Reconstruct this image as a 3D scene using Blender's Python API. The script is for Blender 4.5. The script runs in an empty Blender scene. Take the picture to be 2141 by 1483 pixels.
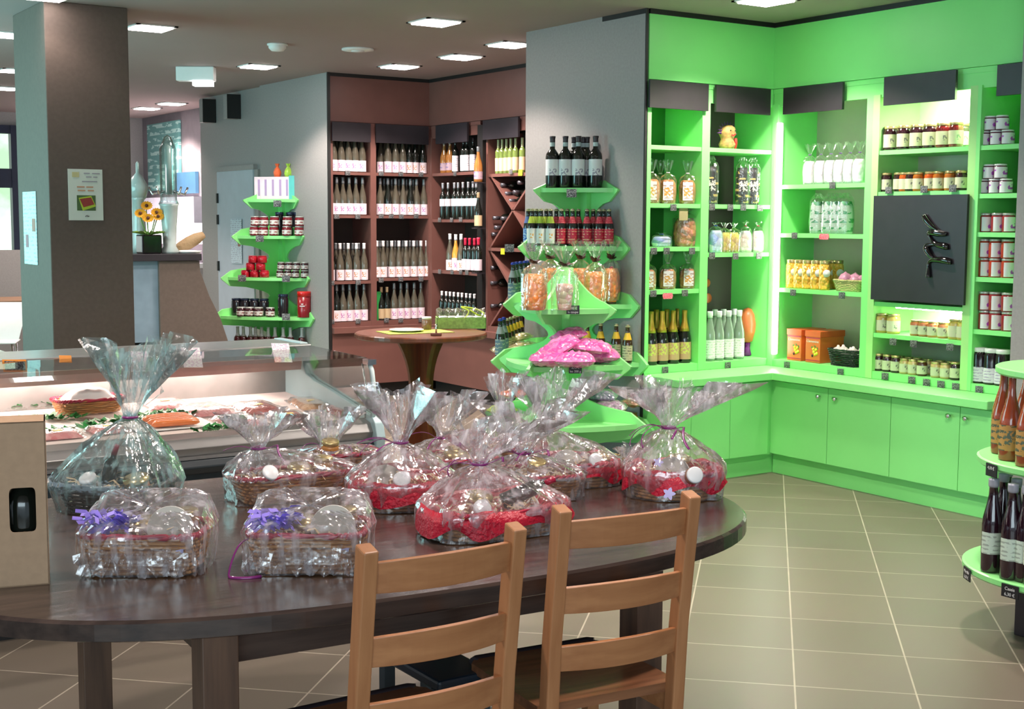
import bpy, bmesh, math, random
from mathutils import Vector, Matrix, noise
random.seed(7)
SC = bpy.context.scene
COL = SC.collection
PI = math.pi
rad = math.radians

# ------------------------------------------------------------------ camera, world, exposure
FOC, CX, CY, EYE = 2800.0, 1070.5, 741.5, 1.6
_yaw, _pit, _rol = rad(56.1), math.atan(279 / 2800.0), 0.0052
def _rot(x, y, z):
    fx, fy = math.cos(_yaw), math.sin(_yaw)
    return Vector((x * fy + y * fx, -x * fx + y * fy, z))
CF = _rot(0, math.cos(_pit), -math.sin(_pit))
_r0, _u0 = _rot(1, 0, 0), _rot(0, math.sin(_pit), math.cos(_pit))
CR = _r0 * math.cos(_rol) + _u0 * math.sin(_rol)
CU = _u0 * math.cos(_rol) - _r0 * math.sin(_rol)
cam = bpy.data.objects.new('camera', bpy.data.cameras.new('camera'))
COL.objects.link(cam)
cam.data.sensor_width = 36.0
cam.data.lens = FOC / 2141 * 36
cam.data.clip_start = 0.05
cam.matrix_world = Matrix(((CR.x, CU.x, -CF.x, 0), (CR.y, CU.y, -CF.y, 0), (CR.z, CU.z, -CF.z, EYE), (0, 0, 0, 1)))
SC.camera = cam
SC.view_settings.view_transform = 'Standard'
SC.view_settings.look = 'None'
SC.view_settings.exposure = 0.30
SC.view_settings.gamma = 1.0
SC.view_settings.use_curve_mapping = False
try:
    SC.cycles.transparent_max_bounces = 24
    SC.cycles.max_bounces = 6
    SC.cycles.diffuse_bounces = 3
    SC.cycles.glossy_bounces = 3
    SC.cycles.transmission_bounces = 4
    SC.cycles.sample_clamp_indirect = 6.0
    SC.cycles.caustics_reflective = False
    SC.cycles.caustics_refractive = False
except Exception:
    pass
wd = bpy.data.worlds.new('world'); SC.world = wd; wd.use_nodes = True
_bg = wd.node_tree.nodes['Background']
_bg.inputs[0].default_value = (0.70, 0.86, 1.0, 1); _bg.inputs[1].default_value = 0.55

def area(name, loc, aim, sx, sy, power, col):
    l = bpy.data.lights.new(name, 'AREA'); l.shape = 'RECTANGLE'; l.size = sx; l.size_y = sy
    l.energy = power; l.color = col
    o = bpy.data.objects.new(name, l); COL.objects.link(o); o.location = loc
    o.rotation_euler = (Vector(aim) - Vector(loc)).to_track_quat('-Z', 'Y').to_euler()
    return o
# daylight through the shop's glazed entrance side, out of the picture
area('daylight_entrance', (0.1, 9.3, 1.55), (4, 8.5, 1.3), 3.6, 2.4, 130, (0.42, 0.95, 0.95))
area('daylight_street', (-2.0, -3.2, 2.0), (3, 5, 0.8), 6.0, 2.4, 210, (0.75, 0.92, 1.0))

# ------------------------------------------------------------------ pixel rays onto real planes (2141 x 1483 frame)
def ray(x, y): return CF + CR * ((x - CX) / FOC) - CU * ((y - CY) / FOC)
def onZ(x, y, z): d = ray(x, y); return d * ((z - EYE) / d.z) + Vector((0, 0, EYE))
def onX(x, y, v): d = ray(x, y); return d * (v / d.x) + Vector((0, 0, EYE))
def onY(x, y, v): d = ray(x, y); return d * (v / d.y) + Vector((0, 0, EYE))

# ------------------------------------------------------------------ materials
def nt(name):
    m = bpy.data.materials.new(name); m.use_nodes = True
    return m, m.node_tree, m.node_tree.nodes['Principled BSDF']
def mix_rgb(t, a, b, fac=None, mode='MIX'):
    n = t.nodes.new('ShaderNodeMix'); n.data_type = 'RGBA'; n.blend_type = mode
    for k, v in ((6, a), (7, b)):
        if isinstance(v, tuple): n.inputs[k].default_value = (*v[:3], 1)
        else: t.links.new(v, n.inputs[k])
    if isinstance(fac, (int, float)): n.inputs[0].default_value = fac
    elif fac is not None: t.links.new(fac, n.inputs[0])
    return n.outputs[2]
def coords(t, kind='Object', scale=(1, 1, 1), rot=(0, 0, 0), loc=(0, 0, 0)):
    c = t.nodes.new('ShaderNodeTexCoord'); m = t.nodes.new('ShaderNodeMapping')
    m.inputs['Scale'].default_value = scale; m.inputs['Rotation'].default_value = rot; m.inputs['Location'].default_value = loc
    t.links.new(c.outputs[kind], m.inputs[0]); return m.outputs[0]
def noise_fac(t, vec, scale, detail=3, lo=0.35, hi=0.65):
    n = t.nodes.new('ShaderNodeTexNoise'); n.inputs['Scale'].default_value = scale; n.inputs['Detail'].default_value = detail
    t.links.new(vec, n.inputs['Vector'])
    r = t.nodes.new('ShaderNodeMapRange'); r.inputs[1].default_value = lo; r.inputs[2].default_value = hi
    t.links.new(n.outputs['Fac'], r.inputs[0]); return r.outputs[0]
def bump(t, b, fac, strength=0.3, dist=0.01):
    n = t.nodes.new('ShaderNodeBump'); n.inputs['Strength'].default_value = strength; n.inputs['Distance'].default_value = dist
    t.links.new(fac, n.inputs['Height']); t.links.new(n.outputs[0], b.inputs['Normal'])
def mat(name, c, rough=0.5, metal=0.0, spec=0.5, var=0.12, scale=9.0, bmp=0.0, coat=0.0, kind='Object'):
    m, t, b = nt(name)
    v = coords(t, kind)
    f = noise_fac(t, v, scale)
    dark = tuple(x * (1 - var) for x in c)
    t.links.new(mix_rgb(t, c, dark, f), b.inputs['Base Color'])
    b.inputs['Roughness'].default_value = rough; b.inputs['Metallic'].default_value = metal
    b.inputs['Specular IOR Level'].default_value = spec
    b.inputs['Coat Weight'].default_value = coat; b.inputs['Coat Roughness'].default_value = 0.08
    if bmp: bump(t, b, noise_fac(t, v, scale * 6), bmp, 0.003)
    return m
def emit(name, c, s):
    m, t, b = nt(name)
    b.inputs['Base Color'].default_value = (*c, 1); b.inputs['Emission Color'].default_value = (*c, 1)
    b.inputs['Emission Strength'].default_value = s; return m
def wood(name, c1, c2, along='x', scale=1.0, rough=0.45):
    m, t, b = nt(name)
    sc = {'x': (1.2, 14, 14), 'y': (14, 1.2, 14), 'z': (14, 14, 1.2)}[along]
    v = coords(t, 'Object', tuple(s * scale for s in sc))
    f = noise_fac(t, v, 3.0, 6, 0.3, 0.7)
    t.links.new(mix_rgb(t, c1, c2, f), b.inputs['Base Color'])
    b.inputs['Roughness'].default_value = rough
    bump(t, b, f, 0.12, 0.002); return m
def lumps(name, c1, c2, scale=60, rough=0.3, bmp=0.8, coat=0.4):
    """many small round pieces: sweets, biscuits, pulses"""
    m, t, b = nt(name)
    v = coords(t, 'Object')
    n = t.nodes.new('ShaderNodeTexVoronoi'); n.inputs['Scale'].default_value = scale
    t.links.new(v, n.inputs['Vector'])
    s = t.nodes.new('ShaderNodeSeparateColor'); t.links.new(n.outputs['Color'], s.inputs[0])
    t.links.new(mix_rgb(t, c1, c2, s.outputs[0]), b.inputs['Base Color'])
    b.inputs['Roughness'].default_value = rough; b.inputs['Coat Weight'].default_value = coat
    inv = t.nodes.new('ShaderNodeMath'); inv.operation = 'SUBTRACT'; inv.inputs[0].default_value = 1
    t.links.new(n.outputs['Distance'], inv.inputs[1]); bump(t, b, inv.outputs[0], bmp, 0.6 / scale)
    return m
def printed(name, bg, ink, sx=50, sz=90, cover=0.5, zc=None, zh=None, ink2=None, rough=0.5):
    """paper with rows of small printed marks; zc, zh: a picture patch of its own colour in the middle (object z)"""
    m, t, b = nt(name)
    v = coords(t, 'Object', (sx, sx, sz))
    w = t.nodes.new('ShaderNodeTexWave'); w.wave_type = 'BANDS'; w.bands_direction = 'Z'; w.inputs['Scale'].default_value = 0.32
    w.inputs['Distortion'].default_value = 0.0
    t.links.new(v, w.inputs['Vector'])
    n = noise_fac(t, v, 1.6, 2, 0.5, 0.52)
    mu = t.nodes.new('ShaderNodeMath'); mu.operation = 'MULTIPLY'; t.links.new(n, mu.inputs[0])
    gt = t.nodes.new('ShaderNodeMath'); gt.operation = 'GREATER_THAN'; gt.inputs[1].default_value = 1 - cover
    t.links.new(w.outputs['Fac'], gt.inputs[0]); t.links.new(gt.outputs[0], mu.inputs[1])
    col = mix_rgb(t, bg, ink, mu.outputs[0])
    if zc is not None:
        s = t.nodes.new('ShaderNodeSeparateXYZ'); c = t.nodes.new('ShaderNodeTexCoord'); t.links.new(c.outputs['Object'], s.inputs[0])
        a = t.nodes.new('ShaderNodeMath'); a.operation = 'COMPARE'; a.inputs[1].default_value = zc; a.inputs[2].default_value = zh
        t.links.new(s.outputs[2], a.inputs[0])
        a2 = t.nodes.new('ShaderNodeMath'); a2.operation = 'COMPARE'; a2.inputs[1].default_value = 0; a2.inputs[2].default_value = zh * 0.8
        t.links.new(s.outputs[0], a2.inputs[0])
        p = t.nodes.new('ShaderNodeMath'); p.operation = 'MULTIPLY'; t.links.new(a.outputs[0], p.inputs[0]); t.links.new(a2.outputs[0], p.inputs[1])
        n2 = noise_fac(t, coords(t, 'Object'), 90, 1, 0.47, 0.53)
        pic = mix_rgb(t, bg, ink2 or ink, n2)
        col = mix_rgb(t, col if cover else bg, pic, p.outputs[0])
    t.links.new(col, b.inputs['Base Color']); b.inputs['Roughness'].default_value = rough
    return m
def film(name, tint, amount=0.16, haze=0.10, rough=0.10):
    """clear crinkled wrapping film: mostly see-through, shiny, a little milky, with highlights put in as white streaks"""
    m, t, b = nt(name); t.nodes.remove(b)
    out = t.nodes['Material Output']
    tr = t.nodes.new('ShaderNodeBsdfTransparent'); tr.inputs[0].default_value = (*[0.96 + 0.04 * x for x in tint], 1)
    gl = t.nodes.new('ShaderNodeBsdfGlossy'); gl.inputs[0].default_value = (1, 1, 1, 1); gl.inputs['Roughness'].default_value = rough
    df = t.nodes.new('ShaderNodeBsdfDiffuse'); df.inputs[0].default_value = (*tint, 1)
    tl = t.nodes.new('ShaderNodeBsdfTranslucent'); tl.inputs[0].default_value = (*tint, 1)
    lw = t.nodes.new('ShaderNodeLayerWeight'); lw.inputs[0].default_value = 0.35
    v = coords(t, 'Object')
    n = noise_fac(t, v, 26, 2, 0.3, 0.75)
    bp = t.nodes.new('ShaderNodeBump'); bp.inputs['Strength'].default_value = 0.5; bp.inputs['Distance'].default_value = 0.006
    t.links.new(n, bp.inputs['Height'])
    for q in (gl,): t.links.new(bp.outputs[0], q.inputs['Normal'])
    mr = t.nodes.new('ShaderNodeMapRange'); mr.inputs[3].default_value = amount; mr.inputs[4].default_value = 0.75
    t.links.new(lw.outputs['Facing'], mr.inputs[0])
    m1 = t.nodes.new('ShaderNodeMixShader'); t.links.new(mr.outputs[0], m1.inputs[0]); t.links.new(tr.outputs[0], m1.inputs[1]); t.links.new(gl.outputs[0], m1.inputs[2])
    m0 = t.nodes.new('ShaderNodeMixShader'); m0.inputs[0].default_value = 0.5; t.links.new(df.outputs[0], m0.inputs[1]); t.links.new(tl.outputs[0], m0.inputs[2])
    st = noise_fac(t, coords(t, 'Object', (1, 1, 0.25)), 38, 2, 0.48, 0.70)  # upright white streaks painted in as highlights on the film
    mh = t.nodes.new('ShaderNodeMath'); mh.operation = 'MULTIPLY_ADD'; mh.inputs[1].default_value = haze * 3.0; mh.inputs[2].default_value = haze * 0.35
    t.links.new(st, mh.inputs[0])
    m2 = t.nodes.new('ShaderNodeMixShader'); t.links.new(mh.outputs[0], m2.inputs[0]); t.links.new(m1.outputs[0], m2.inputs[1]); t.links.new(m0.outputs[0], m2.inputs[2])
    t.links.new(m2.outputs[0], out.inputs[0])
    return m
def glass(name, tint=(1, 1, 1), amount=0.06, rough=0.02, body=0.0):
    m, t, b = nt(name); t.nodes.remove(b)
    out = t.nodes['Material Output']
    tr = t.nodes.new('ShaderNodeBsdfTransparent'); tr.inputs[0].default_value = (*tint, 1)
    gl = t.nodes.new('ShaderNodeBsdfGlossy'); gl.inputs['Roughness'].default_value = rough
    lw = t.nodes.new('ShaderNodeLayerWeight'); lw.inputs[0].default_value = 0.25
    mr = t.nodes.new('ShaderNodeMapRange'); mr.inputs[3].default_value = amount; mr.inputs[4].default_value = 0.8
    t.links.new(lw.outputs['Fresnel'], mr.inputs[0])
    m1 = t.nodes.new('ShaderNodeMixShader'); t.links.new(mr.outputs[0], m1.inputs[0]); t.links.new(tr.outputs[0], m1.inputs[1]); t.links.new(gl.outputs[0], m1.inputs[2])
    t.links.new(m1.outputs[0], out.inputs[0]); return m

M = {}
M['green'] = mat('lime_green_laminate', (0.27, 0.88, 0.25), 0.42, var=0.04, scale=3)
M['green_tower'] = mat('lime_green_lacquer', (0.29, 0.84, 0.27), 0.35, var=0.04, scale=4)
M['beige_back'] = mat('cream_back_board', (0.52, 0.49, 0.40), 0.6, var=0.06, scale=4)
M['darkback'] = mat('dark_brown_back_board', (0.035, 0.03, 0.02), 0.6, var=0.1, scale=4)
M['grey'] = mat('warm_grey_laminate', (0.34, 0.315, 0.305), 0.5, var=0.08, scale=60, kind='Object')
M['pillar'] = mat('taupe_render', (0.11, 0.078, 0.062), 0.75, var=0.12, scale=40)
M['pillar_side'] = M['pillar']
M['brown'] = mat('reddish_brown_laminate', (0.185, 0.078, 0.064), 0.42, var=0.1, scale=5)
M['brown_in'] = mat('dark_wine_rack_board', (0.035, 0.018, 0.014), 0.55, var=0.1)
M['black'] = mat('black_matt_board', (0.028, 0.022, 0.028), 0.42, var=0.15)
M['gloss_black'] = mat('gloss_black', (0.006, 0.004, 0.005), 0.08, spec=0.9)
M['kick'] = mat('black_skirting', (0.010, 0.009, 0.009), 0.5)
M['ceil'] = mat('taupe_ceiling_paint', (0.34, 0.265, 0.25), 0.8, var=0.03, scale=2)
M['dwood'] = wood('dark_stained_table_wood', (0.075, 0.050, 0.040), (0.036, 0.025, 0.022), 'x', 1.0, 0.20)
M['dwood_leg'] = wood('dark_stained_leg_wood', (0.15, 0.085, 0.055), (0.08, 0.048, 0.034), 'z', 1.0, 0.35)
M['oak_z'] = wood('light_oak_upright', (0.50, 0.225, 0.095), (0.40, 0.165, 0.065), 'z', 1.0, 0.42)
M['oak_x'] = wood('light_oak_rail', (0.50, 0.22, 0.09), (0.37, 0.145, 0.055), 'x', 1.0, 0.42)
M['seatwood'] = wood('warm_brown_seat_wood', (0.32, 0.135, 0.06), (0.16, 0.065, 0.03), 'x', 1.0, 0.35)
M['twood'] = wood('cherry_tasting_table_wood', (0.20, 0.052, 0.018), (0.11, 0.028, 0.012), 'z', 0.7, 0.3)
M['steel'] = mat('brushed_stainless_steel', (0.62, 0.62, 0.60), 0.28, 0.9, var=0.06, scale=30)
M['steel_d'] = mat('dull_steel_back', (0.30, 0.29, 0.28), 0.45, 0.5, var=0.25, scale=5)
M['alu'] = mat('anodised_bumper', (0.30, 0.30, 0.29), 0.35, 0.6, var=0.08)
M['bumper_blk'] = mat('blue_black_rubber', (0.022, 0.035, 0.042), 0.35)
M['fr_side'] = mat('pale_blue_moulding', (0.40, 0.56, 0.58), 0.4, var=0.04)
M['fr_base'] = mat('slate_blue_panel', (0.060, 0.085, 0.10), 0.5)
M['deck'] = mat('white_enamel_deck', (0.85, 0.72, 0.68), 0.4)
M['white'] = mat('white_paint', (0.80, 0.80, 0.78), 0.5, var=0.04)
M['chrome'] = mat('chrome', (0.8, 0.8, 0.8), 0.12, 1.0, var=0.02)
M['door'] = mat('pale_grey_door_paint', (0.50, 0.54, 0.60), 0.5, var=0.05)
M['kraft'] = mat('kraft_cardboard', (0.48, 0.315, 0.195), 0.75, var=0.08, scale=50)
M['tag'] = printed('chalked_slate', (0.012, 0.012, 0.014), (0.62, 0.62, 0.62), 120, 420, 0.45)
M['tag_red'] = printed('pink_price_card', (0.85, 0.10, 0.16), (0.9, 0.55, 0.6), 160, 200, 0.4)
M['tag_yel'] = mat('yellow_card', (0.72, 0.85, 0.03), 0.5)
M['film'] = film('clear_cellophane', (0.90, 0.90, 0.97), 0.14, 0.17, 0.12)
M['film_cyan'] = film('bluish_cellophane', (0.60, 0.93, 0.95), 0.16, 0.16)
M['film_s'] = film('clear_bag_film', (0.8, 0.85, 0.8), 0.05, 0.035)
M['glass'] = glass('clear_glass', (0.93, 0.97, 0.95), 0.07)
M['glass_pane'] = glass('display_glass', (0.92, 0.95, 0.93), 0.05)
M['mauve'] = mat('mauve_satin_ribbon', (0.24, 0.015, 0.17), 0.28, coat=0.5)
M['lilac'] = mat('lilac_shredded_paper', (0.30, 0.22, 0.80), 0.5)
M['violet_flower'] = mat('pale_violet_sticker', (0.55, 0.52, 0.88), 0.5)
M['gold'] = mat('gold_foil', (0.70, 0.42, 0.08), 0.25, 0.75)
M['red_cloth'] = mat('red_paper_lining', (0.48, 0.006, 0.03), 0.38, bmp=0.6, scale=14)
M['red_rim'] = mat('red_painted_wicker', (0.42, 0.012, 0.045), 0.35)
M['wicker'] = wood('honey_wicker', (0.62, 0.29, 0.09), (0.34, 0.14, 0.045), 'x', 4, 0.35)
M['wicker_blk'] = mat('black_wicker', (0.012, 0.02, 0.016), 0.3)
M['wicker_pale'] = mat('pale_straw', (0.68, 0.60, 0.26), 0.6, bmp=0.8, scale=30)

# ------------------------------------------------------------------ mesh builder
class MB:
    def __init__(s): s.v, s.f, s.sm = [], [], []
    def add(s, vs, fs, smooth=False):
        o = len(s.v); s.v += [Vector(v) for v in vs]
        s.f += [tuple(i + o for i in f) for f in fs]; s.sm += [smooth] * len(fs); return s
    def box(s, x0, x1, y0, y1, z0, z1, b=0.0, rot=None):
        vs = [(x0, y0, z0), (x1, y0, z0), (x1, y1, z0), (x0, y1, z0), (x0, y0, z1), (x1, y0, z1), (x1, y1, z1), (x0, y1, z1)]
        if rot: vs = [rot @ Vector(v) for v in vs]
        return s.add(vs, [(0, 3, 2, 1), (4, 5, 6, 7), (0, 1, 5, 4), (1, 2, 6, 5), (2, 3, 7, 6), (3, 0, 4, 7)])
    def prism(s, poly, z0, z1, mapf=None, smooth=False):
        """polygon in the first two coordinates extruded along the third; mapf re-orders (a, b, c) into x, y, z"""
        mapf = mapf or (lambda a, b, c: (a, b, c))
        n = len(poly)
        vs = [mapf(a, b, z0) for a, b in poly] + [mapf(a, b, z1) for a, b in poly]
        fs = [tuple(range(n))[::-1], tuple(range(n, 2 * n))]
        s.add(vs, fs)
        o = len(s.v) - 2 * n
        for i in range(n):
            j = (i + 1) % n
            s.f.append((o + i, o + j, o + n + j, o + n + i)); s.sm.append(smooth)
        return s
    def lathe(s, prof, seg=16, c=(0, 0, 0), smooth=True, ax=None):
        """profile of (radius, height); ax: matrix applied afterwards"""
        n = len(prof); vs = []; fs = []
        for r, z in prof:
            for k in range(seg):
                a = 2 * PI * k / seg
                p = Vector((r * math.cos(a), r * math.sin(a), z))
                vs.append((ax @ p if ax else p) + Vector(c))
        for i in range(n - 1):
            for k in range(seg):
                j = (k + 1) % seg
                fs.append((i * seg + k, i * seg + j, (i + 1) * seg + j, (i + 1) * seg + k))
        s.add(vs, fs, smooth)
        o = len(s.v) - n * seg
        if prof[0][0] > 1e-5: s.f.append(tuple(o + k for k in range(seg))[::-1]); s.sm.append(False)
        if prof[-1][0] > 1e-5: s.f.append(tuple(o + (n - 1) * seg + k for k in range(seg))); s.sm.append(False)
        return s
    def tube(s, pts, r, seg=6, closed=False, flat=1.0, smooth=True):
        pts = [Vector(p) for p in pts]; n = len(pts); vs = []; fs = []
        up = Vector((0, 0, 1)); prev = None
        for i, p in enumerate(pts):
            a = pts[(i - 1) % n] if (closed or i) else p
            b = pts[(i + 1) % n] if (closed or i < n - 1) else p
            d = (b - a); d = d.normalized() if d.length > 1e-9 else Vector((0, 0, 1))
            u = d.cross(up if abs(d.z) < 0.95 else Vector((1, 0, 0)))
            if prev is not None: u = prev - d * prev.dot(d)
            if u.length < 1e-6: u = Vector((1, 0, 0))
            u.normalize(); prev = u; w = d.cross(u)
            rr = r[i] if isinstance(r, (list, tuple)) else r
            for k in range(seg):
                t = 2 * PI * k / seg
                vs.append(p + u * (rr * math.cos(t)) + w * (rr * flat * math.sin(t)))
        m = n if closed else n - 1
        for i in range(m):
            for k in range(seg):
                j = (k + 1) % seg; i2 = (i + 1) % n
                fs.append((i * seg + k, i * seg + j, i2 * seg + j, i2 * seg + k))
        s.add(vs, fs, smooth)
        if not closed:
            o = len(s.v) - n * seg
            s.f.append(tuple(o + k for k in range(seg))[::-1]); s.f.append(tuple(o + (n - 1) * seg + k for k in range(seg))); s.sm += [False, False]
        return s
    def grid(s, rows, closed=False, smooth=True):
        n = len(rows[0]); vs = [p for r in rows for p in r]; fs = []
        for i in range(len(rows) - 1):
            for k in range(n if closed else n - 1):
                j = (k + 1) % n
                fs.append((i * n + k, i * n + j, (i + 1) * n + j, (i + 1) * n + k))
        return s.add(vs, fs, smooth)
    def mesh(s, name, m=None, fix=True):
        me = bpy.data.meshes.new(name)
        me.from_pydata([tuple(v) for v in s.v], [], s.f)
        me.polygons.foreach_set('use_smooth', s.sm)
        if fix:
            b = bmesh.new(); b.from_mesh(me); bmesh.ops.recalc_face_normals(b, faces=b.faces); b.to_mesh(me); b.free()
        if m: me.materials.append(m)
        me.update(); return me
    def build(s, name, m, parent=None, bevel=0.0, **kw):
        return link(name, s.mesh(name, m), parent, bevel, **kw)
def link(name, me, parent=None, bevel=0.0, label=None, cat=None, group=None, kind=None, loc=None, rz=0.0, rot=None):
    o = bpy.data.objects.new(name, me); COL.objects.link(o)
    if parent: o.parent = parent
    if loc is not None: o.location = loc
    if rot is not None: o.rotation_euler = rot
    elif rz: o.rotation_euler = (0, 0, rz)
    if label: o['label'] = label
    if cat: o['category'] = cat
    if group: o['group'] = group
    if kind: o['kind'] = kind
    if bevel:
        b = o.modifiers.new('bevel', 'BEVEL'); b.width = bevel; b.segments = 2; b.limit_method = 'ANGLE'
    return o
def thing(name, label, cat, loc=(0, 0, 0), rz=0.0, group=None):
    return link(name, None, None, 0, label, cat, group, None, loc, rz)
def struct(name, b, m, label=None, bevel=0.0, parent=None):
    o = b.build(name, m, parent, bevel)
    if not parent: o['kind'] = 'structure'
    if label: o['label'] = label
    return o
KIT = {}
def kit(key, name, parts):
    """parts: list of (part name, mesh[, list of sub-parts]); the first one is the thing's own mesh"""
    KIT[key] = (name, parts)
def put(key, loc, rz=0.0, label='', cat='', group=None, scale=None, rot=None):
    name, parts = KIT[key]
    root = link(name, parts[0][1], None, 0, label, cat, group, None, loc, rz, rot)
    if scale: root.scale = scale if isinstance(scale, tuple) else (scale,) * 3
    for p in parts[1:]:
        c = link(p[0], p[1], root)
        for q in (p[2] if len(p) > 2 else ()): link(q[0], q[1], c)
    return root
ORD = 'leftmost,second,third,fourth,fifth,sixth,seventh,eighth,ninth,tenth,eleventh,twelfth,thirteenth,fourteenth,fifteenth,sixteenth,seventeenth,eighteenth,nineteenth,twentieth'.split(',')
def nth(i, n):
    if n == 1: return ''
    if i == 0: return 'leftmost'
    if i == n - 1: return 'rightmost'
    return ORD[i] + ' from left'
FACE = rad(-33.9)          # rotation that turns an item's front (local -Y) towards the camera
# ================================================================== SETTING
H = 2.88
b = MB(); b.box(-6, 8, -4, 18.5, -0.1, 0)
m, t, bs = nt('taupe_floor_tiles')
fv = coords(t, 'Object', (1, 1, 1), (0, 0, rad(-45.3)))
# line through (1635,986) and row through (1654,1237)
_a, _s = rad(45.3), 0.4065
def _ab(p): return (p.x * math.cos(_a) + p.y * math.sin(_a), -p.x * math.sin(_a) + p.y * math.cos(_a))
_b0 = _ab(onZ(1646, 1150, 0))[1]; _a0 = _ab(onZ(1654, 1237, 0))[0]
fv = coords(t, 'Object', (1, 1, 1), (0, 0, -_a), (-_a0 + 40 * _s, -_b0 + 40 * _s, 0))
br = t.nodes.new('ShaderNodeTexBrick'); br.offset = 0.0; br.squash = 1.0
t.links.new(fv, br.inputs['Vector']); br.inputs['Scale'].default_value = 1.0
br.inputs['Brick Width'].default_value = _s; br.inputs['Row Height'].default_value = _s; br.inputs['Mortar Size'].default_value = 0.0032
br.inputs['Mortar Smooth'].default_value = 0.1; br.inputs['Bias'].default_value = 0.0
br.inputs['Color1'].default_value = (0.165, 0.138, 0.105, 1); br.inputs['Color2'].default_value = (0.20, 0.165, 0.125, 1); br.inputs['Mortar'].default_value = (0.52, 0.46, 0.36, 1)
fn = noise_fac(t, coords(t, 'Object', (1, 3, 1), (0, 0, -_a)), 3.0, 4, 0.3, 0.7)
t.links.new(mix_rgb(t, br.outputs['Color'], (0.17, 0.145, 0.115), None), bs.inputs['Base Color'])
_mx = [n for n in t.nodes if n.type == 'MIX'][-1]
_mm = t.nodes.new('ShaderNodeMath'); _mm.operation = 'MULTIPLY'; _mm.inputs[1].default_value = 0.35; t.links.new(fn, _mm.inputs[0]); t.links.new(_mm.outputs[0], _mx.inputs[0])
bs.inputs['Roughness'].default_value = 0.38
struct('floor', b, m, 'taupe square floor tiles laid on the diagonal')
b = MB(); b.box(-6, 8, -4, 18.5, H, H + 0.1)
struct('ceiling', b, M['ceil'], 'taupe painted ceiling')
# walls
struct('wall_outer', MB().box(7.2, 7.35, -4, 18.5, 0, H), M['grey'])
struct('wall_middle', MB().box(5.25, 7.2, 6.81, 7.66, 0, H), M['grey'], 'grey wall end between the green and the brown shelving')
struct('trim_1', MB().box(5.246, 5.40, 6.384, 6.81, H - 0.03, H).box(5.246, 5.262, 6.373, 6.384, 0, H), M['kick'])
struct('wall_middle_side', MB().box(5.25, 5.27, 6.384, 6.81, 0, H - 0.03), M['grey'])
struct('wall_centre', MB().box(5.25, 7.2, 11.12, 12.18, 0, H).box(5.25, 5.27, 10.72, 11.12, 0, H), M['grey'], 'blue-grey wall panel beside the brown wine shelving')
struct('trim_2', MB().box(5.246, 5.27, 10.70, 10.72, 0, H), M['kick'])
struct('wall_door_side', MB().box(5.30, 7.2, 12.18, 13.88, 0, H), M['grey'])
struct('wall_far_side', MB().box(5.72, 7.2, 13.88, 18.5, 0, H), mat('grey_mauve_wall', (0.26, 0.22, 0.24), 0.6))
struct('wall_right', MB().box(6.2, 7.2, 4.05, 4.44, 0, H), M['grey'], 'grey wall end at the open side of the green shelving')
# pillar
pb = MB().box(2.19, 2.69, 8.22, 8.95, 0, H)
struct('pillar', pb, M['pillar'], 'square taupe pillar behind the meat counter', 0.006)
# far glazed wall
b = MB(); b.box(-6, 3.2, 17.0, 17.15, 0, 0.12); b.box(-6, 5.72, 17.0, 17.15, 2.72, H); b.box(4.25, 5.72, 17.0, 17.15, 0, 2.72)
struct('wall_far', b, M['grey'])
fr = MB()
for z0, z1 in ((2.62, 2.72), (1.97, 2.2), (0.12, 0.3)): fr.box(1.0, 4.25, 16.95, 17.05, z0, z1)
for x in (1.0, 2.6, 4.08): fr.box(x, x + 0.10, 16.94, 17.06, 0.12, 2.72)
w = struct('window_1', fr, mat('dark_navy_window_frame', (0.012, 0.02, 0.05), 0.4), 'dark framed shop window at the far end')
MB().box(1.0, 4.2, 16.99, 17.0, 0.2, 2.7).build('window_pane', M['glass_pane'], w)
# outside
gm, t, bs = nt('sunny_greenery')
f1 = noise_fac(t, coords(t, 'Object'), 1.2, 5, 0.4, 0.6)
c1 = mix_rgb(t, (0.95, 1.0, 0.98), (0.45, 0.68, 0.42), f1)
t.links.new(c1, bs.inputs['Base Color']); t.links.new(c1, bs.inputs['Emission Color']); bs.inputs['Emission Strength'].default_value = 1.3
struct('exterior', MB().box(-1, 6.5, 21.0, 21.2, 0, 4.0), gm, 'sunlit greenery outside the far window')
struct('exterior_ground', MB().box(-6, 8, 17.15, 22, -0.15, -0.05), mat('pale_paving', (0.5, 0.5, 0.48), 0.8))
# door in the door-side wall
d0, d1 = 12.40, 13.34
dr = MB().box(5.262, 5.30, d0, d1, 0.0, 2.09)
door = struct('door_1', dr, M['door'], 'pale grey closed door beside the far corner')
fb = MB().box(5.255, 5.30, d0 - 0.03, d1 + 0.05, 2.09, 2.14).box(5.275, 5.30, d0 - 0.09, d0, 0, 2.09)
fb.build('door_frame', M['grey'], door)
for z in (0.35, 1.12, 1.60, 1.82): MB().box(5.245, 5.262, d1 - 0.04, d1 - 0.01, z - 0.05, z + 0.05).build('hinge', M['kick'], door)
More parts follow.
